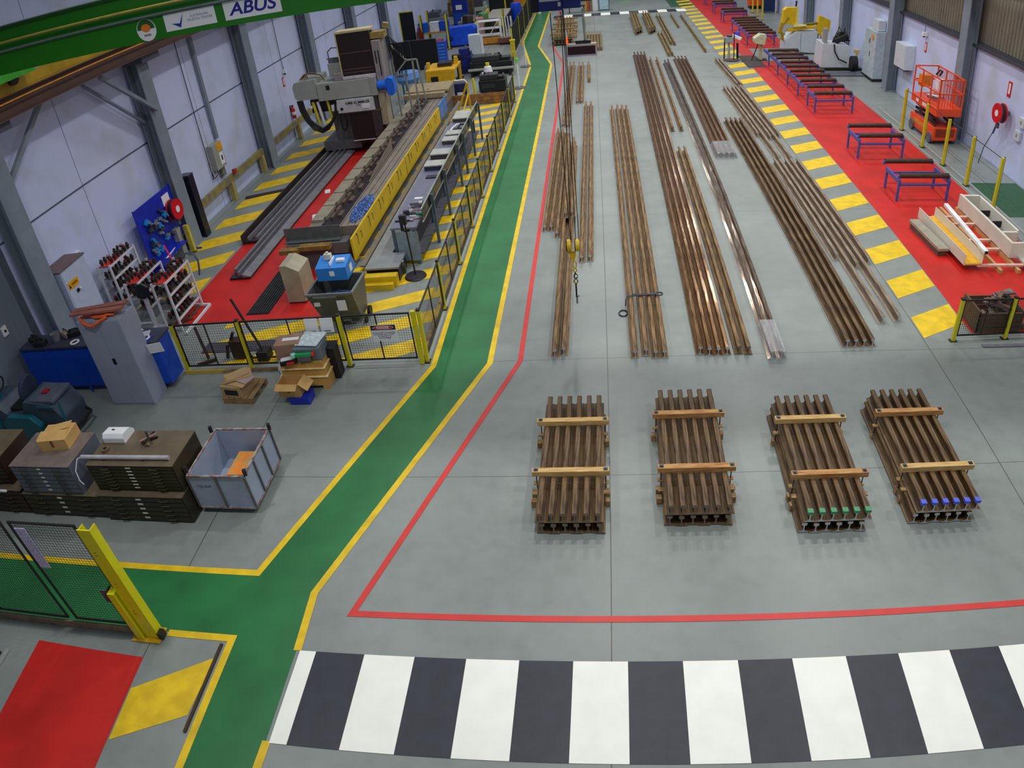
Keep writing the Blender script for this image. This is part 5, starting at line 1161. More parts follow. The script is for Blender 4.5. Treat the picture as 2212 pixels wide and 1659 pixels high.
t = thing('storage_tub', 'bright blue open plastic tub on the middle white rack', 'tub', (-9.98, 13.62, .70), .3); m = MB(); m.prism([(-.13, 0), (.13, 0), (.2, .2), (-.2, .2)], (-.22, 0, 0), (.22, 0, 0), ((0, 1, 0), (0, 0, 1))); m.build('tub', mat('royal_blue_plastic', (16, 44, 206), .35), t, bevel=.02); MB().box(-.2, .2, -.16, .16, .2005, .204).build('inside', mat('tub_shaded_blue', (10, 26, 130), .5), t)  # solid tub: a flat darker blue sheet paints the shade of its hollow
MB().box(-.16, .16, -.12, .12, -.70, -.001).build('stand', M_RKW, t)
t = thing('red_container', 'bright red funnel with long red handle between the racks', 'funnel', (-9.55, 13.5, 0)); MB().lathe([(.02, .5), (.11, .72), (.12, .74)], n=14).build('funnel', mat('signal_red', (220, 20, 50), .35), t); MB().bar((0, 0, .72), (-.5, .5, 1.15), .03).build('handle', mat('signal_red', (220, 20, 50), .35), t); MB().cyl((0, 0, 0.004), (0, 0, .5), .02, n=8).build('stem', M_RKW, t)
t = thing('grey_hose', 'dark blue grey curved hose over the end of the nearest rack', 'hose', (-8.9, 13.15, 0)); MB().tube([(-.2, .0, 1.15), (-.1, .05, 1.25), (.08, .06, 1.2), (.14, .05, 1.05), (.1, .05, .85), (.05, .05, .7)], .022, 8).build('hose', mat('slate_hose', (74, 84, 116), .4), t); MB().cyl((-.2, .0, .004), (-.2, .0, 1.15), .012, n=6).build('support', M_RKW, t)
# things in the bottom of the rack: rusty bits
for i in range(4):
    o = MB().cbox((-8.98, 12.2 + .22 * i, .03 + .0045), (.2, .06, .05), .5 * i).build('scrap_block', mat('rusty_scrap', (110, 70, 50), .6)); tag(o, ('first', 'second', 'third', 'fourth')[i] + ' rusty block from the near end under the nearest white rack', 'metal block', 'rusty blocks under the nearest rack')

# ------------------------------------------------------------------ blue tool board, hose reel, wall fittings
ts = thing('tool_board', 'blue wheeled tool board with grey and blue clamps hung on it', 'tool board', (-10.95, 14.5, 0))
M_TBL = mat('royal_blue_board', (16, 42, 170), .4)
m = MB(); m.box(0, .03, 0, 1.75, .45, 1.86); m.build('board', M_TBL, ts)
m = MB(); m.box(0, .05, -.03, -.001, 0, 1.88).box(0, .05, 1.751, 1.78, 0, 1.88); m.build('upright', M_TBL, ts)
MB().box(.031, .36, .1, 1.3, .44, .47).build('shelf', M_TBL, ts)
MB().box(-.15, .4, -.03, .02, 0, .04).box(-.15, .4, 1.74, 1.79, 0, .04).build('foot', M_TBL, ts)
MB().box(.031, .04, 1.28, 1.62, 1.45, 1.72).build('paper', M_WHITE, ts)
random.seed(31)
BC = [mat('pale_grey_tool', (120, 128, 148), .4, .3), mat('sky_blue_tool', (30, 130, 200), .4), mat('dark_grey_tool', (60, 66, 84), .4, .3)]
for i in range(26):
    y, z = .18 + random.random() * .95, .62 + random.random() * .85
    c = BC[i % 3]
    m = MB(); m.cbox((.07 + .05 * random.random(), y, z), (.07, .16, .07), 0, random.random() * 3); m.cyl((.05, y, z), (.16, y + .05, z - .05), .025, n=8)
    m.build('hung_tool', c, ts)
MB().bar((.36, .08, .5), (.2, .9, .46), .03).build('white_bar', M_WHITE, ts)
dp_ = thing('wall_upright', 'dark blue black boxed post standing beside the hose reel', 'post', (-10.92, 17.15, 0)); MB().box(-.10, .18, -.15, .12, 0.0, 1.78).build('post', mat('blue_black_post', (20, 24, 42), .4), dp_); MB().box(-.11, .19, -.16, .13, 1.7801, 1.80).build('cap', M_BRKT, dp_)
def reel(name, label, loc, sgn, nozzle=False):
    t = thing(name, label, 'hose reel', loc)
    m = MB(); m.lathe([(.05, -.1), (.27, -.1), (.27, -.06), (.16, -.06), (.16, .06), (.27, .06), (.27, .1), (.05, .1)], (0, 0, 0), 26, 'X'); m.build('drum', mat('fire_red', (200, 16, 34), .3), t)
    m = MB(); m.lathe([(.15, -.058), (.25, -.058), (.25, .058), (.15, .058)], (0, 0, 0), 24, 'X'); m.build('hose', mat('black_hose', (30, 20, 22), .5), t)
    MB().lathe([(.0, .1005), (.09, .1005), (.09, .106), (.0, .106)] if sgn > 0 else [(0, -.106), (.09, -.106), (.09, -.1005), (.0, -.1005)], (0, 0, 0), 20, 'X').build('label_disc', M_WHITE, t)
    MB().box(-.03, .03, -.04, .04, -.42, -.275).box(*sorted((-sgn * .1, -sgn * .28)), -.05, .05, -.06, .06).build('bracket', M_GREYD, t)
    return t
r1 = reel('hose_reel', 'red fire hose reel beside the blue tool board on the left', (-10.78, 15.98, 1.28), 1)
MB().tube([(.0, 0, -.42), (.05, -.1, -.8), (.02, .05, -1.05), (.1, -.15, -1.2), (.2, .1, -1.25)], .014, 6).build('loose_hose', M_BLACK, r1)
o = MB().box(-10.98, -10.78, 15.75, 15.95, 0, .8).build('pipe_cover', M_GREYM); tag(o, 'grey pipe cover under the left hose reel', 'pipe cover')
o = MB().box(-10.75, -10.62, 16.02, 16.12, 0, .78).build('yellow_marker', mat('faded_yellow', (196, 178, 70), .5)); tag(o, 'faded yellow marker board under the left hose reel', 'marker')
# wall handrail / guard rail along the left wall
gr_ = thing('guard_rail', 'olive yellow timber guard rail on short posts along the left wall', 'guard rail', (-11.08, 17.3, 0))
M_OLV = mat('olive_yellow_timber', (140, 130, 70), .7, scale=3, col2=(120, 110, 96), cut=(.45, .55))
MB().box(-.05, .05, 0, 5.05, .58, .78).build('rail', M_OLV, gr_); MB().box(-.05, .05, 5.75, 12.5, .56, .76).build('rail', M_OLV, gr_)
for y in (.25, 2.45, 4.9, 5.9, 8.5, 11.5): MB().box(-.09, .07, y - .09, y + .09, 0.0, .5799 if y < 5.5 else .5599).build('post', mat('faded_olive_post', (160, 146, 92), .7), gr_)
# conduits
for i, (y, z0, z1, r, lb) in enumerate(((19.05, .95, 9, .012, 'thin black conduit dropping down the left wall to the isolator'), (25.93, 2.72, 9, .012, 'thin conduit dropping to the white camera beyond the second column'), (19.88, 1.95, 9, .07, 'wide grey cable duct running down to the isolator box'))):
    m = MB()
    if r < .05: m.cyl((-11.22, y, z0), (-11.22, y, z1), r, n=8)
    else: m.box(-11.265, -11.16, y - r, y + r, z0, z1)
    tag(m.build('conduit', M_INK if r < .05 else M_COLUMN), lb, 'conduit')
iso = thing('isolator_box', 'grey isolator box with orange label on the left wall', 'isolator', (-11.265, 19.45, 1.15))
MB().box(0, .2, -.25, .35, 0, .75).build('box', M_GREYM, iso, bevel=.008); MB().box(.2005, .206, .02, .33, .50, .74).build('orange_label', mat('orange_label', (224, 160, 20), .4), iso)
MB().box(.2005, .204, .05, .3, .08, .44).build('white_label', M_WHITE, iso); MB().box(.2045, .215, .14, .2, .2, .34).build('switch', M_INK, iso)
MB().tube([(.05, -.05, 0), (.08, -.1, -.15), (.06, -.35, -.2), (.05, -.42, .1), (.03, -.35, .3)], .012, 6).build('cable', M_INK, iso); MB().box(.0, .12, .1, .3, -.3, -.001).build('lower_box', mat('olive_grey_box', (110, 116, 104), .5), iso)
o = thing('wall_socket', 'small red and white socket on the guard rail below the isolator', 'socket', (-11.02, 19.95, .7805)); MB().box(0, .1, -.06, .06, 0, .14).build('body', mat('dull_red', (170, 50, 46), .4), o); MB().box(-.01, .02, .061, .14, .0, .08).build('cover', M_WHITE, o)
o = thing('security_camera', 'small white camera bracket on the left wall beyond the second column', 'camera', (-11.265, 25.93, 2.48)); MB().box(0, .14, -.05, .05, .0, .14).build('body', M_WHITE, o); MB().cyl((.07, 0, -.06), (.07, 0, -.001), .04, n=10).build('lens', M_INK, o); MB().cyl((.05, 0, .14), (.05, 0, .24), .02, n=8).build('arm', M_GREYD, o)
def wsign(x, y, z, sx, label, w=.16, h=.34):
    o = thing('fire_sign', label, 'sign', (x, y, z)); a, b_ = sorted((0, sx * .008)); MB().box(a, b_, -w / 2, w / 2, -h / 2, h / 2).build('board', mat('sign_red', (196, 22, 34), .4), o)
    a, b_ = sorted((sx * .009, sx * .0115)); MB().box(a, b_, -w * .22, w * .22, -h * .3, h * .38).build('pictogram', M_WHITE, o)
wsign(-11.265, 25.8, 2.18, 1, 'red and white extinguisher sign on the left wall'); wsign(11.245, 25.52, 2.12, -1, 'red and white extinguisher sign on the right wall above the scissor lift'); wsign(11.245, 19.6, 2.2, -1, 'red and white extinguisher sign on the right wall above the hose reel', .2, .42)
fe = thing('fire_extinguisher', 'red fire extinguisher hung on the left wall under its sign', 'fire extinguisher', (-11.17, 25.85, .78)); MB().lathe([(.06, 0), (.075, .02), (.075, .36), (.05, .42), (.02, .44)], n=16).build('cylinder', mat('fire_red', (200, 16, 34), .3), fe); MB().box(-.03, .04, -.03, .03, .441, .5).build('valve', M_INK, fe); MB().lathe([(.0755, .14), (.0755, .26)], n=16).build('label', M_WHITE, fe)
MB().box(-.095, -.07, -.03, .03, .1, .5).build('bracket', M_INK, fe)
o = MB().cbox((-10.05, 20.0, .012), (1.5, .22, .02), .3).build('metal_strip', mat('brown_black_guard', (46, 36, 34), .5)); tag(o, 'dark flat metal strip lying across the yellow hatching by the left wall', 'metal strip')
for i, (x, y) in enumerate(((-8.0, 19.6), (-7.75, 17.7))):
    o = MB().cbox((x, y, .02), (.16, .3, .03), .3).build('white_rag', M_WHITE, bevel=.01); tag(o, ('white rag on the red strip beside the slideways, farther one', 'white rag on the red strip beside the slideways, nearer one')[i], 'rag')
# ------------------------------------------------------------------ roller conveyors on the red strip
M_RB = mat('roller_blue_frame', (70, 84, 160), .45, var=.1); M_ROL = mat('brown_roller', (72, 56, 44), .5, .3, var=.2, scale=6)
RX0, RX1 = 7.28, 8.64
def conveyor(name, label, y0, y1, rollers, legs, group=None):
    t = thing(name, label, 'roller conveyor', (RX0, y0, 0), 0, group); W = RX1 - RX0; L = y1 - y0
    for x in (0, W - .05): MB().box(x, x + .05, -.04, L + .04, .46, .56).build('side_rail', M_RB, t)
    for y in legs:
        for x in (0, W - .05): MB().box(x, x + .05, y - y0 - .03, y - y0 + .03, 0.004, .4599).build('leg', M_RB, t)
        MB().box(.05, W - .05, y - y0 - .02, y - y0 + .02, .40, .45).build('cross_bar', M_RB, t)
    for y in rollers:
        r = MB().cyl((.04, y - y0, .64), (W - .04, y - y0, .64), .066, n=14).build('roller', M_ROL, t)
        for x in (.0, W - .05): MB().box(x, x + .05, y - y0 - .04, y - y0 + .04, .5602, .65).build('bearing', M_RB, r)
    return t
conveyor('roller_stand', 'blue framed two roller stand nearest the camera on the red strip', 16.98, 17.88, [17.06, 17.98 + .15], [16.99, 17.86])
conveyor('roller_stand', 'blue framed two roller stand, second from the near end of the red strip', 20.16, 21.12, [20.28, 21.25], [20.16, 21.12])
conveyor('roller_stand', 'blue framed two roller stand against the end of the long conveyor', 24.86, 25.83, [25.05, 26.0], [24.86, 25.83])
conveyor('roller_conveyor', 'long blue framed roller conveyor leading up to the yellow saw', 26.5, 33.2, [26.9 + .79 * i for i in range(8)], [27.2, 28.8, 30.5, 32.2])
conveyor('roller_conveyor', 'long roller conveyor on the far side of the yellow saw', 36.6, 41.5, [36.8 + .78 * i for i in range(7)], [37.0, 39.2, 41.2])
conveyor('roller_stand', 'blue framed two roller stand, first beyond the far conveyor', 44.0, 44.95, [44.05, 44.95], [44.05, 44.9])
conveyor('roller_stand', 'blue framed two roller stand, second beyond the far conveyor', 47.35, 48.3, [47.4, 48.3], [47.4, 48.25])
conveyor('roller_stand', 'blue framed two roller stand at the top edge of the red strip', 51.0, 51.95, [51.05, 51.95], [51.05, 51.9])

# ------------------------------------------------------------------ bandsaw
M_SY = mat('saw_yellow', (222, 184, 10), .4, var=.08); M_SW = mat('saw_white', (196, 206, 214), .4, var=.04)
sw = thing('bandsaw', 'yellow and white industrial bandsaw beside the roller conveyor', 'bandsaw', (9.2, 35.0, 0))
m = MB(); m.prism([(-.62, .12), (.86, .03), (.88, 1.0), (-.12, 1.02), (-.62, .60)], (0, -.3, 0), (0, .7, 0), ((1, 0, 0), (0, 0, 1))); m.build('cabinet', M_SW, sw, bevel=.015)
MB().box(.10, .115, -.304, -.30, .1, 1.0).box(.86, .9, -.35, -.28, .0, .9).build('door_seam', M_GREYD, sw)
MB().cbox((.15, .0, 1.12), (1.25, .35, .12), 0, 0, -.12).build('bow_arm', M_SY, sw, bevel=.02)
m = MB(); m.prism([(-.75, 1.32), (-.68, 1.95), (-.55, 2.06), (-.14, 2.05), (-.10, 1.35), (-.2, 1.3)], (0, -.1, 0), (0, .25, 0), ((1, 0, 0), (0, 0, 1))); m.build('wheel_guard', M_SY, sw, bevel=.02)
MB().box(-.13, -.02, -.12, .1, 1.3, 2.1).build('pale_edge', mat('pale_yellow_guard', (226, 216, 120), .4), sw)
m = MB(); m.prism([(.88, 1.15), (.98, 1.7), (1.5, 1.48), (1.46, 1.0), (1.28, .7), (.98, .8)], (0, -.1, 0), (0, .25, 0), ((1, 0, 0), (0, 0, 1))); m.build('wheel_guard', M_SY, sw, bevel=.02)
MB().cyl((.3, 0, 1.28), (1.0, 0, 1.36), .06, n=12).build('cylinder', mat('olive_cylinder', (130, 120, 40), .4, .3), sw)
MB().box(-.25, .35, -.3, .0, 1.24, 1.30).build('light_strip', mat('pale_lime_strip', (236, 226, 130), .4), sw)
m = MB(); m.cbox((-.8, -.1, 1.15), (.14, .2, .5), 0, 0, .3).cbox((-.72, -.15, .8), (.1, .12, .4), 0, .2, -.2).cyl((-.7, -.1, 1.3), (-.45, -.1, 1.65), .05, n=8).cyl((-.85, -.15, .65), (-.6, -.1, .9), .04, n=8); m.build('blade_guide', mat('dirty_yellow_guide', (170, 140, 30), .5), sw)
MB().cyl((-.12, 0, 2.1), (-.1, 0, 2.35), .04, n=8).build('warning_lamp', M_INK, sw)
MB().box(1.1, 1.28, -.25, .1, .0, .95).build('side_panel', M_WHITE, sw)
hu = thing('hydraulic_unit', 'white hydraulic unit with dark pump, hose and chip tray behind the conveyor', 'machine', (9.75, 31.4, 0))
m = MB(); m.prism([(-.45, .12), (.75, .12), (.75, 1.0), (-.4, 1.12)], (0, -.1, 0), (0, 1.0, 0), ((1, 0, 0), (0, 0, 1))); m.build('tank', M_SW, hu, bevel=.02)
MB().box(-.5, 1.3, -.2, 1.1, 0.0, .10).build('tray', M_INK, hu)
random.seed(8); m = MB()
for i in range(12): m.tube([(.1 + .06 * i * random.random(), .3, 1.1), (.2 + .5 * random.random(), .2, 1.4 + .35 * random.random()), (.55 + .3 * random.random(), .3, 1.15)], .03, 6)
m.cyl((.2, .3, 1.15), (.7, .3, 1.4), .16, n=12); m.build('pump', M_BLACK, hu)
MB().tube([(.05, -.15, 1.1), (.08, -.2, .8), (.25, -.25, .5), (.6, -.28, .35)], .03, 8).build('hose', M_BLACK, hu)
MB().cyl((.75, -.35, .35), (.98, -.35, .35), .3, n=18).build('dark_wheel', M_BLACK, hu); MB().cyl((.98, -.3, .2), (1.0, -.3, .8), .05, n=10).box(.9, 1.1, -.35, -.1, .75, .9).build('filter', mat('beige_filter', (196, 176, 130), .5), hu)
MB().box(-.5, 1.25, -1.25, -.55, 0.003, .05).build('drip_tray', mat('grey_tray', (96, 100, 110), .5, .3), hu)
MB().box(-.35, -.2, 0, .3, 1.12, 1.7).build('riser_box', M_GREYM, hu)
cs = thing('control_console', 'cream pedestal console with angled purple keyboard before the saw', 'console', (7.0, 33.55, 0))
MB().box(.18, .30, -.06, .06, .03, .85).build('pedestal', mat('cream_pedestal', (186, 186, 150), .5), cs); MB().box(.02, .5, -.2, .2, 0.004, .03).build('foot', M_DARK, cs)
m = MB(); m.prism([(-.1, .78), (.35, .70), (.42, 1.12), (.15, 1.16), (-.12, .98)], (0, -.25, 0), (0, .2, 0), ((1, 0, 0), (0, 0, 1))); m.build('housing', mat('cream_housing', (190, 196, 166), .4), cs, bevel=.02)
MB().cbox((.58, -.05, 1.05), (.36, .35, .05), 0, 0, .5).build('keyboard', mat('violet_keyboard', (84, 70, 150), .4), cs); MB().bar((.1, 0, .7), (-.2, -.15, 0.005), .03).build('brace', M_INK, cs)
fs = thing('pedestal_grinder', 'black and pale pedestal tool stand on a round base at the hatching', 'stand', (5.95, 33.6, 0))
MB().lathe([(.36, 0), (.37, .03), (.34, .04)], n=26).build('base', mat('dark_base_brown', (72, 56, 56), .5), fs)
MB().cyl((-.12, 0, .04), (-.13, 0, .8), .05, n=10).build('column', mat('grey_post', (150, 156, 150), .4), fs); MB().cyl((.1, 0, .04), (.1, 0, 1.25), .022, n=8).cyl((-.3, .2, .02), (-.28, .2, .95), .03, n=8).cyl((.32, .3, .005), (.30, .3, .7), .05, n=8).build('black_pole', M_FBLK, fs)
MB().cbox((-.12, 0, .92), (.34, .25, .26), .2).build('gearbox', mat('pale_gear_housing', (150, 160, 156), .4), fs, bevel=.03); MB().cyl((-.12, 0, 1.06), (-.12, 0, 1.1), .13, n=16).build('dark_ring', mat('teal_dark', (20, 50, 60), .4), fs)
MB().cbox((.24, .1, 1.0), (.42, .22, .1), -.4, 0, .4).build('white_cover', M_WHITE, fs); MB().box(.15, .4, .2, .35, 1.0, 1.2).build('blue_bag', mat('violet_blue', (70, 66, 190), .5), fs)
rm = MB().add([(6.4, 31.95, .006), (7.2, 32.1, .006), (7.2, 34.5, .006), (6.35, 34.6, .006)], [(0, 1, 2, 3)]).box(6.42, 7.18, 32.12, 34.45, .0065, .015).build('rubber_mat', mat('charcoal_mat', (62, 52, 54), .7)); tag(rm, 'charcoal rubber mat on the red strip before the saw console', 'mat')

# ------------------------------------------------------------------ right wall fittings
cc_ = thing('control_cabinet', 'tall pale control cabinet with orange label standing by the right wall column', 'electrical cabinet', (11.24, 29.3, 0))
MB().box(-.40, 0, 0, 1.25, .1, 1.93).build('body', mat('pale_green_grey_enamel', (176, 190, 196), .4), cc_, bevel=.01); MB().box(-.42, 0.0, -.05, 1.3, 0, .0999).build('plinth', M_INK, cc_)
MB().cyl((-.403, .35, 1.68), (-.415, .35, 1.68), .12, n=16).build('orange_label', mat('orange_round', (226, 150, 40), .4), cc_); MB().box(-.41, -.401, .62, .74, 1.4, 1.6).box(-.41, -.401, .55, .62, .9, 1.1).build('panel', M_GREYD, cc_)
MB().box(-.3, -.02, .1, .8, 1.95, 2.35).build('upper_box', M_SW, cc_)
wb_ = thing('wall_box', 'white wall mounted cabinet beyond the column right of the control cabinet', 'wall cabinet', (11.245, 26.35, 1.12)); MB().box(-.36, 0, 0, 1.0, 0, .86).build('body', M_SW, wb_, bevel=.01); MB().box(-.37, -.361, .02, .98, .02, .84).build('door', M_SW, wb_); MB().box(-.25, -.05, .2, .8, -.08, -.001).build('gland_plate', M_INK, wb_)
o = thing('security_camera', 'small white camera bracket hung on the right wall above the scissor lift', 'camera', (11.24, 25.55, 2.5)); MB().box(-.16, 0, -.07, .07, 0, .12).build('body', M_WHITE, o); MB().cyl((-.08, 0, .12), (-.08, 0, .35), .012, n=6).build('stem', M_GREYD, o); MB().cyl((-.1, 0, -.05), (-.1, 0, -.001), .04, n=10).build('lens', M_INK, o)
r2 = reel('hose_reel', 'red fire hose reel on the right wall with hanging hose', (10.94, 19.35, 1.60), -1)
MB().tube([(0, .05, -.3), (-.02, .1, -.5), (.02, .2, -.62)], .03, 6).build('nozzle', mat('slate_hose', (74, 84, 116), .4), r2); MB().tube([(.0, .2, -.62), (-.1, .35, -1.1), (-.12, .45, -1.59)], .012, 6).build('loose_hose', M_INK, r2)
for i, (y, z, lb) in enumerate(((18.55, 1.58, 'upper pale wall box right of the red hose reel'), (18.65, 1.2, 'lower pale wall box right of the red hose reel'))):
    o = thing('switch_box', lb, 'wall box', (11.245, y, z)); MB().box(-.09, 0, -.14, .14, -.13, .13).build('body', M_SW, o, bevel=.008); MB().box(-.095, -.0905, -.05, .05, -.05, .05).build('cover', M_GREYM, o)
o = MB().box(11.18, 11.24, 17.6, 17.7, 0, 1.1).build('down_pipe', M_SW); tag(o, 'pale cable duct rising from the floor at the right edge', 'cable duct')
# guard posts along the wall side of the strip
tk = thing('rope_barrier', 'row of yellow posts joined by a black rope along the right wall walkway', 'barrier', (9.63, 16.45, 0))
for i, y in enumerate((0, 1.59, 3.14, 4.7, 6.41)):
    o = MB().box(-.035, .035, y - .035, y + .035, .02, 1.33).build('post', M_FYEL, tk); MB().box(-.08, .08, y - .08, y + .08, 0.004, .02).build('base_plate', M_INK, o); MB().box(.0355, .045, y - .034, y + .034, .02, 1.35).build('edge', M_INK, o)
MB().tube([(.03, 0, 1.28), (.03, 1.59, 1.28), (.03, 3.14, 1.28), (.03, 4.7, 1.28), (.03, 6.41, 1.28)], .010, 6).build('top_rope', M_INK, tk)
for y0_, y1_ in ((0, 1.59), (1.59, 3.14), (3.14, 4.7), (4.7, 6.41)):
    m = MB()
    for k in range(1, 3): m.bar((.03, y0_ + .05, 1.28 - k * .42), (.03, y1_ - .05, 1.28 - k * .42), .006)
    m.build('cable', M_INK, tk)
tr_ = MB().box(9.5, 9.56, 13.5, 25.5, .004, .02).build('floor_track', M_GREYM); tag(tr_, 'pale metal floor track nearest the red strip by the posts', 'floor track', 'floor tracks by the right wall')
tr_ = MB().box(9.76, 9.84, 13.5, 25.5, .004, .02).build('floor_track', M_GREYM); tag(tr_, 'pale metal floor track on the wall side of the posts', 'floor track', 'floor tracks by the right wall')
for y in (44.6, 46.0, 47.4):
    o = thing('guard_post', 'yellow and black guard post far up the right side, %s' % {44.6: 'nearest', 46.0: 'middle', 47.4: 'farthest'}[y], 'post', (9.63, y, 0), 0, 'far right guard posts'); MB().box(-.04, .04, -.04, .04, .02, 1.33).build('post', M_FYEL, o); MB().box(-.08, .08, -.08, .08, 0.004, .02).build('base_plate', M_INK, o)
o = thing('orange_bin', 'orange bin on a dark stand at the far right', 'bin', (10.2, 49.4, 0)); MB().box(-.45, .45, -.4, .4, .2, .75).build('tub', mat('vivid_orange', (236, 90, 34), .5), o); MB().box(-.4, .4, -.35, .35, 0, .1999).build('stand', M_INK, o); MB().box(-.47, .47, -.42, .42, .7501, .8).build('rim', mat('amber_rim', (226, 150, 30), .5), o)
o = thing('blue_cage', 'dark blue panelled cage at the far right by the wall', 'cage', (10.55, 47.4, 0)); MB().box(-.3, .4, -.2, .5, .1, 1.9).build('panel', mat('deep_blue_panel', (16, 34, 84), .4), o); MB().box(-.36, -.31, -.25, -.2, 0, 1.95).box(.41, .46, -.25, -.2, 0, 1.95).build('post', M_SW, o); MB().box(-.3, .4, -.2, .5, 0, .0999).build('base', M_GREYD, o)
o = thing('wall_sign', 'small dark sign on the far right wall near the blue cage', 'sign', (11.245, 45.2, 1.4)); MB().box(-.01, 0, -.2, .2, -.2, .2).build('board', M_INK, o)

# ------------------------------------------------------------------ orange scissor lift
M_OR = mat('lift_orange', (232, 76, 22), .35, var=.06); M_ORY = mat('lift_amber', (214, 130, 30), .4)
sl_ = thing('scissor_lift', 'orange scissor lift with railed platform parked behind the yellow posts', 'scissor lift', (10.42, 22.35, 0))
m = MB(); m.box(-.38, .38, -.95, .95, .12, .52); m.build('chassis', M_OR, sl_, bevel=.02)
MB().box(-.39, -.381, -.5, .6, .3, .42).build('yellow_panel', M_ORY, sl_); MB().box(-.3, .3, -.965, -.951, .25, .48).build('ladder_plate', mat('dark_orange', (150, 44, 16), .5), sl_)
for x in (-.36, .36):
    for y in (-.72, .72): MB().cyl((x - .06, y, .17), (x + .06, y, .17), .165, n=18).build('wheel', mat('grey_tyre', (96, 98, 106), .6), sl_)
m = MB()
for x in (-.28, .28):
    for (a, b_) in (((-.8, .56), (.8, .70)), ((.8, .56), (-.8, .70)), ((-.8, .70), (.8, .84)), ((.8, .70), (-.8, .84))): m.bar((x, a[0], a[1]), (x, b_[0], b_[1]), .04, .06)
m.build('scissor_arm', mat('dark_scissor_steel', (44, 36, 46), .5), sl_)
MB().box(-.40, .40, -1.0, 1.0, .88, 1.12).build('platform', M_OR, sl_, bevel=.01)
m = MB()
for x in (-.38, .38):
    for y in (-.98, -.35, .35, .98): m.bar((x, y, 1.12), (x, y, 1.98), .035)
    for z in (1.55, 1.97): m.bar((x, -.98, z), (x, .98, z), .035)
for y in (-.98, .98):
    for z in (1.55, 1.97): m.bar((-.38, y, z), (.38, y, z), .035)
m.build('railing', M_OR, sl_)
m = MB()
for i in range(9): m.box(-.36 + .09 * i, -.345 + .09 * i, -.99, -.975, 1.12, 1.95)
for i in range(16): m.box(.375, .385, -.95 + .12 * i, -.935 + .12 * i, 1.12, 1.95)
m.build('mesh_infill', M_OR, sl_)
MB().box(-.30, .0, .55, .85, 1.4, 1.75).build('control_box', M_ORY, sl_); MB().box(.05, .3, .1, .4, 1.3, 1.7).build('white_box', M_WHITE, sl_); MB().tube([(.1, .5, 1.8), (.2, .45, 1.95), (.3, .5, 1.9), (.25, .55, 1.75)], .03, 6).build('black_hose', M_INK, sl_)
MB().cyl((-.25, .1, 1.25), (.0, -.2, 1.25), .08, n=12).build('steel_roll', M_STEEL, sl_); MB().box(-.405, -.401, -.2, .1, .95, 1.05).box(-.405, -.401, .4, .6, .95, 1.05).build('decal', M_WHITE, sl_)

# ------------------------------------------------------------------ pale machine frames on the red floor
M_PAL = mat('pale_primer', (214, 210, 196), .5, var=.05, scale=3); M_AMB = mat('amber_edge_board', (206, 150, 40), .6)
def chan(name, label, p, q, w, h, z, mat_=M_PAL, group=None):
    p, q = Vector(p), Vector(q); L = (q - p).length
    o = thing(name, label, 'channel', (p.x, p.y, z), math.atan2(-(q.x - p.x), q.y - p.y), group)
    MB().box(-w / 2, w / 2, 0, L, 0.0, .012).box(-w / 2, -w / 2 + .012, 0, L, .012, h).box(w / 2 - .012, w / 2, 0, L, .012, h).build('channel', mat_, o)
    return o
c_ = chan('steel_cover', 'pale folded steel channel on the red floor, left one of the pair', (7.62, 13.25), (7.55, 15.7), .42, .24, .14)
MB().box(-.2, .2, .0, 2.4, .0121, .03).build('liner', mat('amber_liner', (214, 160, 20), .5), c_)
c2 = thing('white_post', 'bright white round edged post lying on the pale folded channel', 'post', (7.83, 13.2, .40), -.06); MB().box(-.05, .05, 0, 2.5, 0, .09).build('tube', mat('glossy_white_paint', (232, 238, 240), .2), c2, bevel=.02); MB().box(-.035, .035, -.004, -.0005, .012, .078).build('open_end', M_INK, c2)
o = thing('grey_cover', 'two grey flat covers stacked at the left of the pale folded channel', 'cover', (7.24, 13.9, 0.004), .06)
MB().box(-.12, .12, 0, 1.55, .13, .19).build('upper_cover', mat('stone_grey', (150, 146, 130), .5), o); MB().box(-.1, .1, .05, 1.5, .0, .1299).build('lower_cover', mat('dark_stone', (92, 84, 76), .5), o)
pw = thing('wooden_skid', 'long timber skid with pink cross battens under the pale frames', 'skid', (8.18, 13.1, 0.004))
for x in (0, .42): MB().box(x, x + .07, 0, 3.3, 0, .09).build('runner', mat('amber_runner', (196, 150, 96), .6), pw)
for y in (.15, .9, 1.35, 2.2, 2.6): MB().box(-.45, .62, y, y + .08, .0901, .13).build('batten', mat('pinkish_batten', (216, 176, 160), .6), pw)
fr = thing('steel_fabrication', 'large pale L shaped machine frame at the right edge of the red floor', 'machine frame', (8.75, 14.0, .0))
fr.location = (8.6, 13.3, .134)
m = MB()
m.box(.0, .06, .35, 3.0, 0, .34).box(.50, .56, 1.0, 3.0, 0, .30).box(.06, .5, 2.92, 3.0, 0, .32).box(.06, .5, .95, 1.02, 0, .28)
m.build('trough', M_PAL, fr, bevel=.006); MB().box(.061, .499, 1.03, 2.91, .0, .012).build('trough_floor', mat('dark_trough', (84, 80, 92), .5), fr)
MB().box(.061, .499, 2.3, 2.33, .05, .2).box(.061, .499, 1.7, 1.73, .05, .2).build('divider', M_DARK, fr)
m = MB(); m.prism([(.0, 0), (.62, 0), (1.5, 0), (1.5, 1.1), (1.05, 1.1), (.62, .35), (.0, .34)], (0, .28, 0), (0, .34, 0), ((1, 0, 0), (0, 0, 1))); m.build('side_web', M_PAL, fr)
m = MB(); m.prism([(.0, 0), (1.5, 0), (1.5, 1.1), (1.05, 1.1), (.7, .35)], (0, -.55, 0), (0, -.49, 0), ((1, 0, 0), (0, 0, 1))); m.build('front_web', M_PAL, fr)
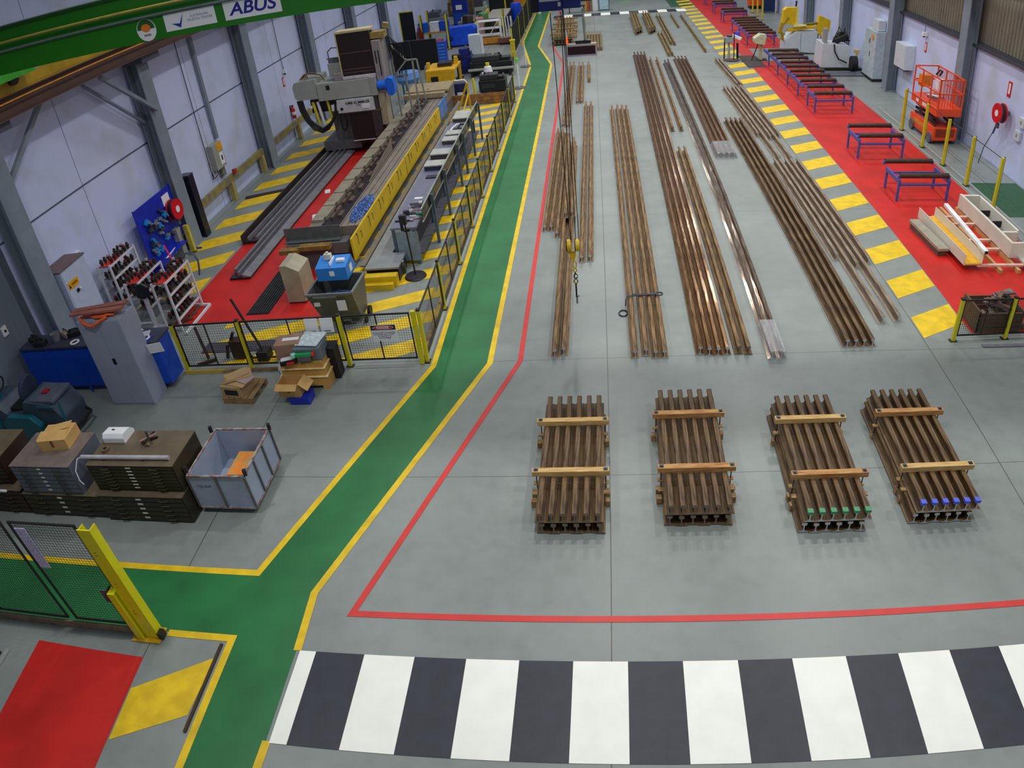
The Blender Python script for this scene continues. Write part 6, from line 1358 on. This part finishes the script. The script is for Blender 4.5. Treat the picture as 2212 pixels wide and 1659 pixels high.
MB().box(1.05, 1.5, -.49, .28, 1.04, 1.1).box(.2, 1.5, -.49, .28, .0, .05).build('web_plate', mat('shade_side_primer', (196, 192, 180), .5), fr)  # darkened copy of the pale primer, shade put into the colour
fr.rotation_euler = (0, 0, 0)
# mesh guarded scrap bin at the right
fence('guard_fence', 'short yellow and black fence section guarding the scrap heap at the right', None, (6.12, 10.66), (8.2, 10.74), [0, 1.02, 2.05], .83, step=.04, zb=.1)
sb = thing('scrap_cage', 'low timber sided bin behind the short fence at the right', 'bin', (7.05, 11.15, 0.004))
for i in range(4): MB().box(-.4, .45, -.26, -.23, .02 + .1 * i, .1 + .1 * i).box(-.4, .45, .38, .41, .02 + .1 * i, .1 + .1 * i).build('slat', mat('dark_scrap_timber', (92, 70, 50), .8), sb)
for x in (-.42, .44): MB().box(x, x + .04, -.26, .41, 0, .44).build('end_post', mat('dark_scrap_timber', (92, 70, 50), .8), sb)
random.seed(17)
for i in range(16):
    L = .22 + .3 * random.random(); x, y = 6.85 + .5 * random.random(), 11.1 + .25 * random.random()
    o = MB().cbox((x, y, .18 + .03 * i), (L, .06 + .05 * random.random(), .03), random.random() * 3, .3 * random.random(), .5 * random.random() - .25).build('timber_offcut', mat(('scrap_brown', 'scrap_grey', 'scrap_mauve')[i % 3], ((110, 84, 62), (122, 110, 104), (96, 76, 84))[i % 3], .8))
    tag(o, 'short timber offcut in the heap inside the bin behind the right fence', 'timber offcut', 'offcuts heaped in the right hand bin')
for i in range(6):
    o = MB().cbox((7.62 + .07 * i, 11.0 + .05 * (i % 3), .05 + .05 * (i % 4)), (.3, .06, .04), .5 * i, .15).build('timber_offcut', mat('scrap_brown', (110, 84, 62), .8)); tag(o, 'short timber offcut fallen beside the bin behind the right fence', 'timber offcut', 'offcuts fallen beside the right hand bin')
o = MB().box(6.6, 7.9, 10.42, 10.50, .002, .02).build('floor_bar', mat('violet_grey_bar', (108, 106, 114), .5)); tag(o, 'dark flat bar on the floor in front of the right hand fence', 'bar')
# ------------------------------------------------------------------ far left workshop
tw = thing('timber_barrier', 'low brown timber board barrier across the end of the machine cell', 'barrier', (-5.6, 28.15, 0)); M_TW = mat('brown_barrier_board', (150, 106, 50), .7, scale=5, col2=(118, 80, 50), cut=(.4, .6))
for i in range(3): MB().box(0, 2.2, 0, .05, .01 + .14 * i, .14 + .14 * i).build('board', M_TW, tw)
MB().box(2.2005, 2.26, 0, .06, 0, .44).box(-.06, -.0005, 0, .06, 0, .44).build('end_post', M_TW, tw)
for x, y, gc, lb in ((-3.22, 30.4, True, 'white pole with green cap on a round base beside the walkway'), (-3.26, 34.6, False, 'white pole on a round base at the walkway bend')):
    t = thing('marker_pole', lb, 'pole', (x, y, 0)); MB().lathe([(.26, 0), (.27, .03), (.2, .05)], n=22).build('base', mat('grey_iron_base', (84, 82, 80), .5), t); MB().cyl((0, 0, .05), (0, 0, 1.05), .032, n=10).build('pole', M_WHITE, t)
    if gc: MB().cyl((0, 0, 1.0501), (0, 0, 1.22), .06, n=10).build('green_cap', mat('lime_cap', (110, 214, 90), .4), t)
    else: MB().cyl((0, 0, 1.0501), (0, 0, 1.12), .05, n=10).build('cap', M_FYEL, t)
random.seed(41)
def junk_machine(name, label, cat, loc, dims, cols, nparts, rz=0):
    """box body with lid, feet, panels and fittings"""
    w, d, h = dims; t = thing(name, label, cat, loc, rz); m0 = mat('m_' + label.replace(' ', '_')[:28], cols[0], .45); m1 = mat('n_' + label.replace(' ', '_')[:28], cols[1], .45)
    MB().box(-w / 2, w / 2, -d / 2, d / 2, .08, h * .7).build('body', m0, t, bevel=.02)
    for x in (-w / 2 + .05, w / 2 - .1):
        for y in (-d / 2 + .03, d / 2 - .08): MB().box(x, x + .05, y, y + .05, 0, .0799).build('foot', M_INK, t)
    MB().box(-w * .46, w * .2, -d * .4, d * .4, h * .7 + .0005, h).build('upper_housing', m1, t, bevel=.02)
    MB().box(w * .22, w * .44, -d * .3, d * .3, h * .7 + .0005, h * .85).build('side_housing', m0, t)
    MB().box(-w * .4, w * .1, -d / 2 - .012, -d / 2 - .0005, h * .3, h * .55).build('front_panel', m1, t)
    for i in range(nparts):
        x = -w / 2 + w * random.random(); MB().cyl((x, -d * .1, h + .0 if x < w * .2 else h * .85), (x, -d * .1, h * (1.1 if x < w * .2 else .98)), .04, n=8).build('fitting', (M_STEEL, M_INK, M_WHITE)[i % 3], t)
    return t
BK = ((20, 20, 24), (40, 44, 48))
junk_machine('compressor', 'black compressor unit behind the timber barrier, nearest of the dark machines', 'machine', (-4.25, 30.2, 0), (1.1, .7, .75), BK, 4)
junk_machine('press_machine', 'larger black machine bed with a grey rail by the white pole', 'machine', (-4.7, 33.8, 0), (1.9, .9, .85), BK, 5)
o = thing('grey_beam', 'long grey steel beam lying in front of the larger black machine', 'beam', (-4.7, 33.1, 0)); MB().box(-1.0, 1.05, -.08, .08, .30, .38).build('beam', M_GREYM, o); MB().box(-.9, -.8, -.07, .07, 0, .2999).box(.8, .9, -.07, .07, 0, .2999).build('support', M_INK, o)
t = thing('white_drum', 'white plastic drum with yellow cap among the black machines', 'drum', (-4.75, 32.6, 0)); MB().lathe([(.2, 0), (.21, .3), (.16, .55), (.06, .6)], n=16).build('drum', M_WHITE, t); MB().cyl((0, 0, .6005), (0, 0, .72), .09, n=12).build('cap', M_FYEL, t)
t = thing('tool_cart', 'dark blue mesh cart in a white rounded frame before the timber barrier', 'cart', (-5.35, 28.9, 0)); MB().box(-.25, .25, -.2, .2, .1, .75).build('bin', mat('navy_mesh', (26, 36, 84), .5), t); MB().tube([(-.27, -.22, 0.02), (-.28, -.22, .8), (-.2, -.22, .9), (.2, -.22, .9), (.28, -.22, .8), (.27, -.22, .02)], .03, 8).build('frame', M_WHITE, t); MB().box(-.14, .14, -.25, -.222, .12, .42).build('white_plate', M_WHITE, t); MB().box(-.05, .05, -.256, -.2505, .2, .3).build('orange_mark', mat('orange_label', (224, 160, 20), .4), t)
t = thing('yellow_pole', 'bright yellow bollard behind the timber barrier', 'bollard', (-4.75, 28.6, 0)); MB().cyl((0, 0, 0), (-.05, 0, .95), .045, n=12).build('bollard', M_FYEL, t)
t = thing('yellow_press', 'yellow fabricated steel press frame behind the clamping table end', 'machine', (-6.4, 31.2, 0)); M_YP = mat('press_yellow', (214, 166, 20), .45, var=.1)
for x in (-.6, .5):
    for y in (-.9, .6): MB().box(x, x + .1, y, y + .1, 0, .95).build('leg', M_YP, t)
MB().box(-.62, .62, -.92, .72, .9501, 1.05).build('table', M_YP, t, bevel=.01); MB().box(-.62, .62, -.95, -.93, .55, .949).build('apron', M_YP, t); MB().box(-.4, -.1, -.97, -.951, .3, .8).build('dark_opening', M_INK, t); MB().box(-.62, -.5, -.5, -.3, 1.0505, 1.3).box(.45, .58, .1, .3, 1.0505, 1.35).build('upright', M_YP, t)
MB().box(-.2, .4, -.3, .3, 1.0505, 1.2).build('dark_block', M_DARK, t); MB().cyl((.35, -.6, .3), (.35, -.96, .3), .18, n=16).build('hand_wheel', M_INK, t)
t = thing('black_chair', 'black padded chair shape with a white label beyond the yellow press', 'chair', (-6.2, 33.3, 0)); MB().cbox((0, 0, .85), (.42, .12, .5), .3, .2).build('backrest', M_BLACK, t, bevel=.05); MB().box(-.25, .2, -.3, .15, .5, .58).build('seat', M_BLACK, t); MB().cyl((0, -.05, .05), (0, -.05, .4999), .04).build('post', M_INK, t); MB().box(-.2, .2, -.25, .15, 0, .05).build('base', M_INK, t); MB().box(-.15, .1, -.12, -.1, .86, .89).build('label', M_WHITE, t)
for i, (x, w) in enumerate(((-9.25, 1.0), (-8.1, 1.25))):
    t = thing('welding_screen', ('left', 'right')[i] + ' of two big black screens behind the milling machine', 'screen', (x, 35.4, 0)); MB().box(-w / 2, w / 2, -.02, .02, .12, 1.55).build('curtain', mat('black_blue_curtain', (6, 6, 16), .5), t); MB().tube([(-w / 2 - .02, 0, 0.02), (-w / 2 - .02, 0, 1.58), (w / 2 + .02, 0, 1.58), (w / 2 + .02, 0, .02)], .018, 6).build('frame', M_GREYD, t)
t = thing('parts_cabinet', 'blue parts cabinet with rows of light blue drawers beside the black screens', 'cabinet', (-7.25, 35.6, 0)); MB().box(-.2, .2, -.2, .2, 0, 1.35).build('body', mat('cobalt', (20, 60, 170), .4), t)
for i in range(8): MB().box(-.17, .17, -.215, -.2005, .12 + .15 * i, .23 + .15 * i).build('drawer', mat('light_cobalt', (60, 120, 220), .4), t)
junk_machine('pillar_drill', 'dark blue machine column with white plate, left of the black machine', 'machine', (-5.95, 34.4, 0), (.6, .6, 1.15), ((14, 24, 96), (20, 36, 120)), 2)
t = thing('white_cabinet', 'tall narrow white cabinet standing behind the dark blue machine', 'cabinet', (-5.85, 36.8, 0)); MB().box(-.28, .28, -.2, .2, 0, 1.35).build('body', M_SW, t, bevel=.02); MB().box(-.26, .0, -.212, -.2005, .1, 1.3).build('door', M_SW, t); MB().box(.32, .42, -.2, -.1, 0, 1.3).build('side_post', M_WHITE, t)
t = thing('round_table_stack', 'pale blue oval tank on dark legs right of the milling machine', 'tank', (-7.6, 29.6, 0)); MB().lathe([(.0, .8), (.4, .82), (.5, 1.0), (.45, 1.25), (.2, 1.3)], n=22).build('tank', mat('pale_blue_tank', (96, 140, 200), .4), t)
for a in range(3): MB().bar((.35 * math.cos(a * 2.1), .35 * math.sin(a * 2.1), 0), (.35 * math.cos(a * 2.1), .35 * math.sin(a * 2.1), .82), .06).build('leg', mat('teal_leg', (50, 96, 104), .5), t)
t = thing('grey_drum', 'grey horizontal drum with a yellow hoop beyond the table end', 'drum', (-7.0, 32.6, 0)); MB().cyl((-.5, 0, .5), (.4, 0, .5), .38, n=22).build('drum', mat('slate_drum', (92, 100, 112), .4), t); MB().cyl((.4005, 0, .5), (.46, 0, .5), .4, n=22).build('hoop', M_FYEL, t); MB().box(-.4, .3, -.2, .2, 0, .15).build('cradle', M_INK, t)
# blue boxes and benches around y 41
t = thing('parts_bench', 'yellow and brown bench carrying blue and white boxes behind the red chest', 'workbench', (-9.0, 42.3, 0)); MB().box(-.8, .9, -.3, .5, .8, .88).build('bench_top', mat('mustard', (180, 146, 50), .6), t)
for x in (-.75, .8):
    for y in (-.25, .4): MB().box(x, x + .07, y, y + .07, 0, .7999).build('leg', mat('mustard', (180, 146, 50), .6), t)
MB().box(-.75, .82, -.2, .4, .2, .25).build('lower_shelf', mat('mustard', (180, 146, 50), .6), t)
for i, (x, c, lb) in enumerate(((-9.5, (20, 90, 210), 'left blue storage box on the mustard bench'), (-8.85, (214, 220, 236), 'white storage box on the mustard bench between blue ones'), (-8.3, (20, 70, 190), 'right blue storage box on the mustard bench'))):
    b = thing('storage_box', lb, 'box', (x, 42.3, .8805)); MB().box(-.26, .26, -.2, .2, 0, .5).build('body', mat('sbox%d' % i, c, .4), b, bevel=.01); MB().box(-.27, .27, -.21, .21, .5005, .53).build('lid', mat('sbox%d' % i, c, .4), b)
t = thing('red_chest', 'red metal tool chest in front of the mustard bench', 'tool chest', (-8.85, 41.2, 0)); MB().box(-.55, .55, -.25, .25, .05, .55).build('body', mat('chest_red', (190, 24, 30), .35), t, bevel=.01); MB().box(-.5, -.42, -.262, -.2505, .38, .46).box(-.1, .05, -.262, -.2505, .38, .46).build('label', M_WHITE, t); MB().box(-.5, .5, -.2, .2, 0, .0499).build('base', M_INK, t)
t = thing('blue_machine', 'large bright blue cabinet machine with a round port at the far left', 'machine', (-7.35, 41.9, 0)); m = MB(); m.prism([(-.85, .1), (.75, .1), (.85, .9), (.7, 1.1), (-.75, 1.05)], (0, -.4, 0), (0, .5, 0), ((1, 0, 0), (0, 0, 1))); m.build('body', mat('azure_cabinet', (20, 80, 224), .35), t, bevel=.02); MB().cyl((-.55, -.42, .5), (-.55, -.4005, .5), .14, n=16).build('port', mat('navy_port', (10, 30, 130), .4), t); MB().box(-.8, .75, -.35, .45, 0, .0999).build('base', M_INK, t)
random.seed(19)
for i in range(10):
    t = thing('packed_sack', 'small heap item piled on and behind the blue cabinet machine, %s' % ('tan', 'grey', 'white', 'dark', 'brown', 'pale', 'rosy', 'green', 'beige', 'black')[i], 'sack', (-8.0 + .22 * i, 44.6 + .4 * (i % 3), 0)); c = ((150, 120, 80), (110, 110, 120), (220, 220, 214), (50, 46, 40), (120, 90, 60), (190, 180, 160), (170, 130, 130), (90, 130, 80), (180, 170, 140), (30, 30, 30))[i]
    MB().cbox((0, 0, .35 + .1 * (i % 4)), (.5, .5, .7 + .2 * (i % 4)), .3 * i).build('sack', mat('sack%d' % i, c, .7), t, bevel=.08)
# far fence along the walkway and yellow posts
M_YB = mat('dull_yellow_block', (200, 180, 30), .5)
fence('guard_fence', 'far mesh fence with dense black bars beside the green walkway', None, (-4.06, 37.0), (-4.06, 58.5), [0.1, 3.97, 7.2, 10.5, 13.8, 17.2, 20.6], 1.45, step=.13, t=.02)
o = MB().box(-4.2, -4.12, 37.1, 58, 0, .1).build('kerb', M_KERB); tag(o, 'scuffed yellow kerb under the far walkway fence', 'kerb')
t = thing('yellow_pillar', 'short yellow post assembly where the far walkway fence begins', 'post', (-4.0, 36.6, 0)); MB().box(-.1, .1, -.1, .1, 0, .9).build('post', M_YB, t); MB().box(-.13, .13, -.13, .13, .9005, .95).build('cap', M_FYEL, t); MB().bar((.0, -.2, 0.02), (.05, -.6, .5), .05).build('brace', M_FYEL, t)
for i, (x, y, h) in enumerate(((-9.55, 41.9, 1.9), (-9.35, 42.9, 2.0), (-7.95, 41.1, 1.9), (-5.15, 43.4, 1.6), (-9.2, 50.5, 1.9), (-7.7, 51.0, 1.9), (-5.9, 52, 1.9))):
    t = thing('fence_post', 'yellow and black fence post in the far left workshop, %s' % ('beside the mustard bench', 'second beside the mustard bench', 'left of the blue cabinet machine', 'by the white rack', 'far back on the left', 'far back near the blue barrel', 'far back by the long bench')[i], 'post', (x, y, 0)); MB().box(-.05, .05, -.04, .04, 0.02, h).build('post', M_FYEL, t); MB().box(.0505, .08, -.04, .04, .02, h).build('edge', M_INK, t); MB().box(-.1, .12, -.1, .1, 0, .02).build('base_plate', M_INK, t)
t = thing('privacy_screen', 'narrow tall black panel with yellow edge standing at the left wall', 'panel', (-10.45, 42.3, 0)); MB().box(-.3, .45, -.04, .04, .05, 2.1).build('curtain', mat('black_blue_curtain', (6, 6, 16), .5), t); MB().box(-.36, -.301, -.05, .05, 0, 2.15).build('yellow_edge', M_FYEL, t); MB().box(-.3, .45, -.05, .05, 2.1005, 2.15).build('top_edge', M_FYEL, t)
t = thing('red_hose_bundle', 'dark red hose bundle hanging beside the tall black panel', 'hose', (-9.8, 41.6, 0))
for i in range(4): MB().tube([(.05 * i, 0, .0 + .02), (.02 + .05 * i, .0, 1.0), (.1 + .05 * i, 0, 1.25), (.2 + .05 * i, 0, .9), (.25 + .05 * i, 0, .02)], .025, 6).build('hose', mat('dark_red_hose', (110, 30, 24), .5), t)
t = thing('scrap_pile', 'small mixed white and tan pile behind the right black screen', 'pile', (-9.2, 38.2, 0))
for i in range(6): MB().cbox((-.5 + .2 * i, .1 * (i % 2), .12 + .06 * i), (.3, .3, .24 + .12 * i), .4 * i).build(('block', 'lump')[i % 2], (M_WHITE, mat('tan_block', (160, 130, 84), .7))[i % 2], t)
# white shelf rack with yellow tray, white bar rack
t = thing('white_shelf', 'white steel shelf rack with a yellow and brown tray at the far walkway', 'shelf rack', (-5.75, 41.6, 0))
for x in (-.6, .6): MB().box(x - .03, x + .03, -.03, .03, 0, 1.25).box(x - .03, x + .03, .5, .56, 0, 1.25).build('post', M_WHITE, t)
for z in (.45, .8, 1.2): MB().box(-.57, .57, -.03, .5, z, z + .05).build('shelf', M_WHITE, t)
MB().box(-.55, .55, -.3, .3, .05, .35).build('yellow_tray', mat('ochre_tray', (190, 130, 40), .5), t); MB().bar((.0, -.05, .45), (.5, -.05, 1.2), .04).build('brace', mat('cream_brace', (220, 216, 180), .5), t)
t = thing('bar_rack', 'rack of upright white bars on a rusty trolley by the far fence', 'rack', (-4.75, 41.2, 0))
for i in range(5): MB().bar((-.3 + .15 * i, 0, .35), (-.35 + .15 * i, .1, 1.45), .04).build('bar', M_WHITE, t)
MB().box(-.45, .45, -.3, .3, .1, .349).build('trolley', mat('rusty_trolley', (110, 62, 54), .6), t); MB().box(-.4, .4, -.25, .25, 0, .0999).build('base', M_INK, t)
t = thing('conveyor_bench', 'long grey topped bench with yellow front at the far left', 'workbench', (-5.8, 46.5, 0)); MB().box(-.6, .6, -1.6, 2.4, .85, .92).build('bench_top', mat('dull_grey_top', (150, 146, 136), .5), t); MB().box(-.58, .58, -1.58, -1.5, .45, .8499).build('yellow_front', mat('dull_yellow_front', (180, 166, 70), .5), t); MB().box(-.5, .5, -1.45, 2.3, 0.0, .8).build('body', M_DARK, t)
yb = thing('yellow_guard', 'line of yellow machine guards stepping back at the far left', 'machine guard', (-6.75, 42.6, 0))
for i in range(4): MB().cbox((-.0, 1.2 + 1.7 * i, .55), (.12, 1.4, .75)).build('guard', M_YB, yb)
MB().box(-.5, -.07, .3, 7.2, 0, .8).build('bed', M_GREYD, yb)
t = thing('blue_barrel', 'bright blue plastic wrapped barrel by the far fence', 'barrel', (-4.9, 48.9, 0)); MB().lathe([(.3, 0), (.34, .3), (.36, .9), (.3, 1.2), (.1, 1.25)], n=20).build('barrel', mat('barrel_blue', (20, 70, 200), .3), t)
t = thing('blue_cabinet', 'dark blue cabinet with white plate at the top left of the workshop', 'cabinet', (-8.6, 50.2, 0)); MB().box(-.55, .45, -.3, .3, 0, 1.7).build('body', mat('dark_cobalt', (10, 40, 140), .4), t, bevel=.01); MB().box(-.3, .1, -.312, -.3005, 1.0, 1.3).build('plate', M_WHITE, t); MB().box(-.5, .4, -.312, -.3005, .1, .8).build('lower_door', mat('mid_cobalt', (10, 70, 170), .4), t)
junk_machine('upright_machine', 'pale framed machine with dark opening beyond the yellow guards', 'machine', (-7.2, 49.5, 0), (.8, .6, 1.6), ((150, 160, 150), (60, 60, 70)), 1)
junk_machine('dark_machine', 'tall dark green machine behind the far grey topped bench', 'machine', (-6.2, 52.5, 0), (1.6, 1.0, 1.8), ((16, 30, 24), (26, 30, 30)), 2)
junk_machine('yellow_machine', 'yellow and orange machine at the top of the far left workshop', 'machine', (-5.2, 55.5, 0), (1.6, 1.0, 1.5), ((190, 150, 20), (210, 110, 30)), 2)
junk_machine('grey_machine', 'grey machine against the left wall far back', 'machine', (-10.0, 49.0, 0), (1.0, 1.4, 1.2), ((110, 116, 124), (70, 74, 84)), 2)
junk_machine('brown_machine', 'brown machine far back left between the posts', 'machine', (-9.4, 55.0, 0), (1.8, 1.0, 1.4), ((90, 70, 40), (150, 120, 40)), 2)
# top centre, beyond the striped crossing
t = thing('banner_panel', 'orange and red striped panels standing beyond the far crossing', 'panel', (-.4, 51.3, 0))
for i, c in enumerate(((214, 170, 20), (190, 90, 40), (130, 60, 60), (150, 110, 60))): MB().box(-.2 + .12 * i, -.09 + .12 * i, 0, .05, .0, 1.7).build('panel', mat('stripe%d' % i, c, .5), t)
t = thing('white_locker', 'narrow white cabinet beyond the far striped crossing', 'cabinet', (.08, 51.2, 0)); MB().box(-.16, .16, 0, .4, 0, 1.8).build('body', M_WHITE, t, bevel=.01); MB().box(-.08, .02, -.01, -.0005, 1.0, 1.1).build('handle', M_GREYD, t)
t = thing('display_cabinet', 'wide pale blue fronted cabinet beyond the far striped crossing', 'cabinet', (.66, 51.2, 0)); MB().box(-.34, .34, 0, .4, 0, 1.9).build('body', mat('slate_blue_edge', (50, 72, 96), .4), t); MB().box(-.3, .3, -.012, -.0005, .06, 1.86).build('front', mat('pale_sky_panel', (176, 208, 222), .3), t)
t = thing('white_bollard', 'white tapered bollard beside the far end of the walkway', 'bollard', (-4.0 + .3, 51.9, 0)); MB().lathe([(.16, 0), (.16, .1), (.1, 1.0), (.05, 1.15)], n=14).build('bollard', M_WHITE, t)
t = thing('dark_bench', 'low dark bench beneath the blue hoist at the far crossing', 'bench', (-1.2, 51.0, 0)); MB().box(-.5, .6, -.2, .2, .4, .46).build('seat', mat('dark_red_brown', (48, 26, 22), .6), t)
for x in (-.45, .5): MB().box(x, x + .06, -.15, .15, 0, .3999).build('leg', M_INK, t)
t = thing('green_dome', 'small dark green domed object at the top beyond the crossing', 'cover', (2.3, 56.5, 0)); MB().lathe([(.7, 0), (.65, .2), (.4, .4), (0, .46)], n=22).build('dome', mat('bottle_green', (10, 70, 50), .4), t)
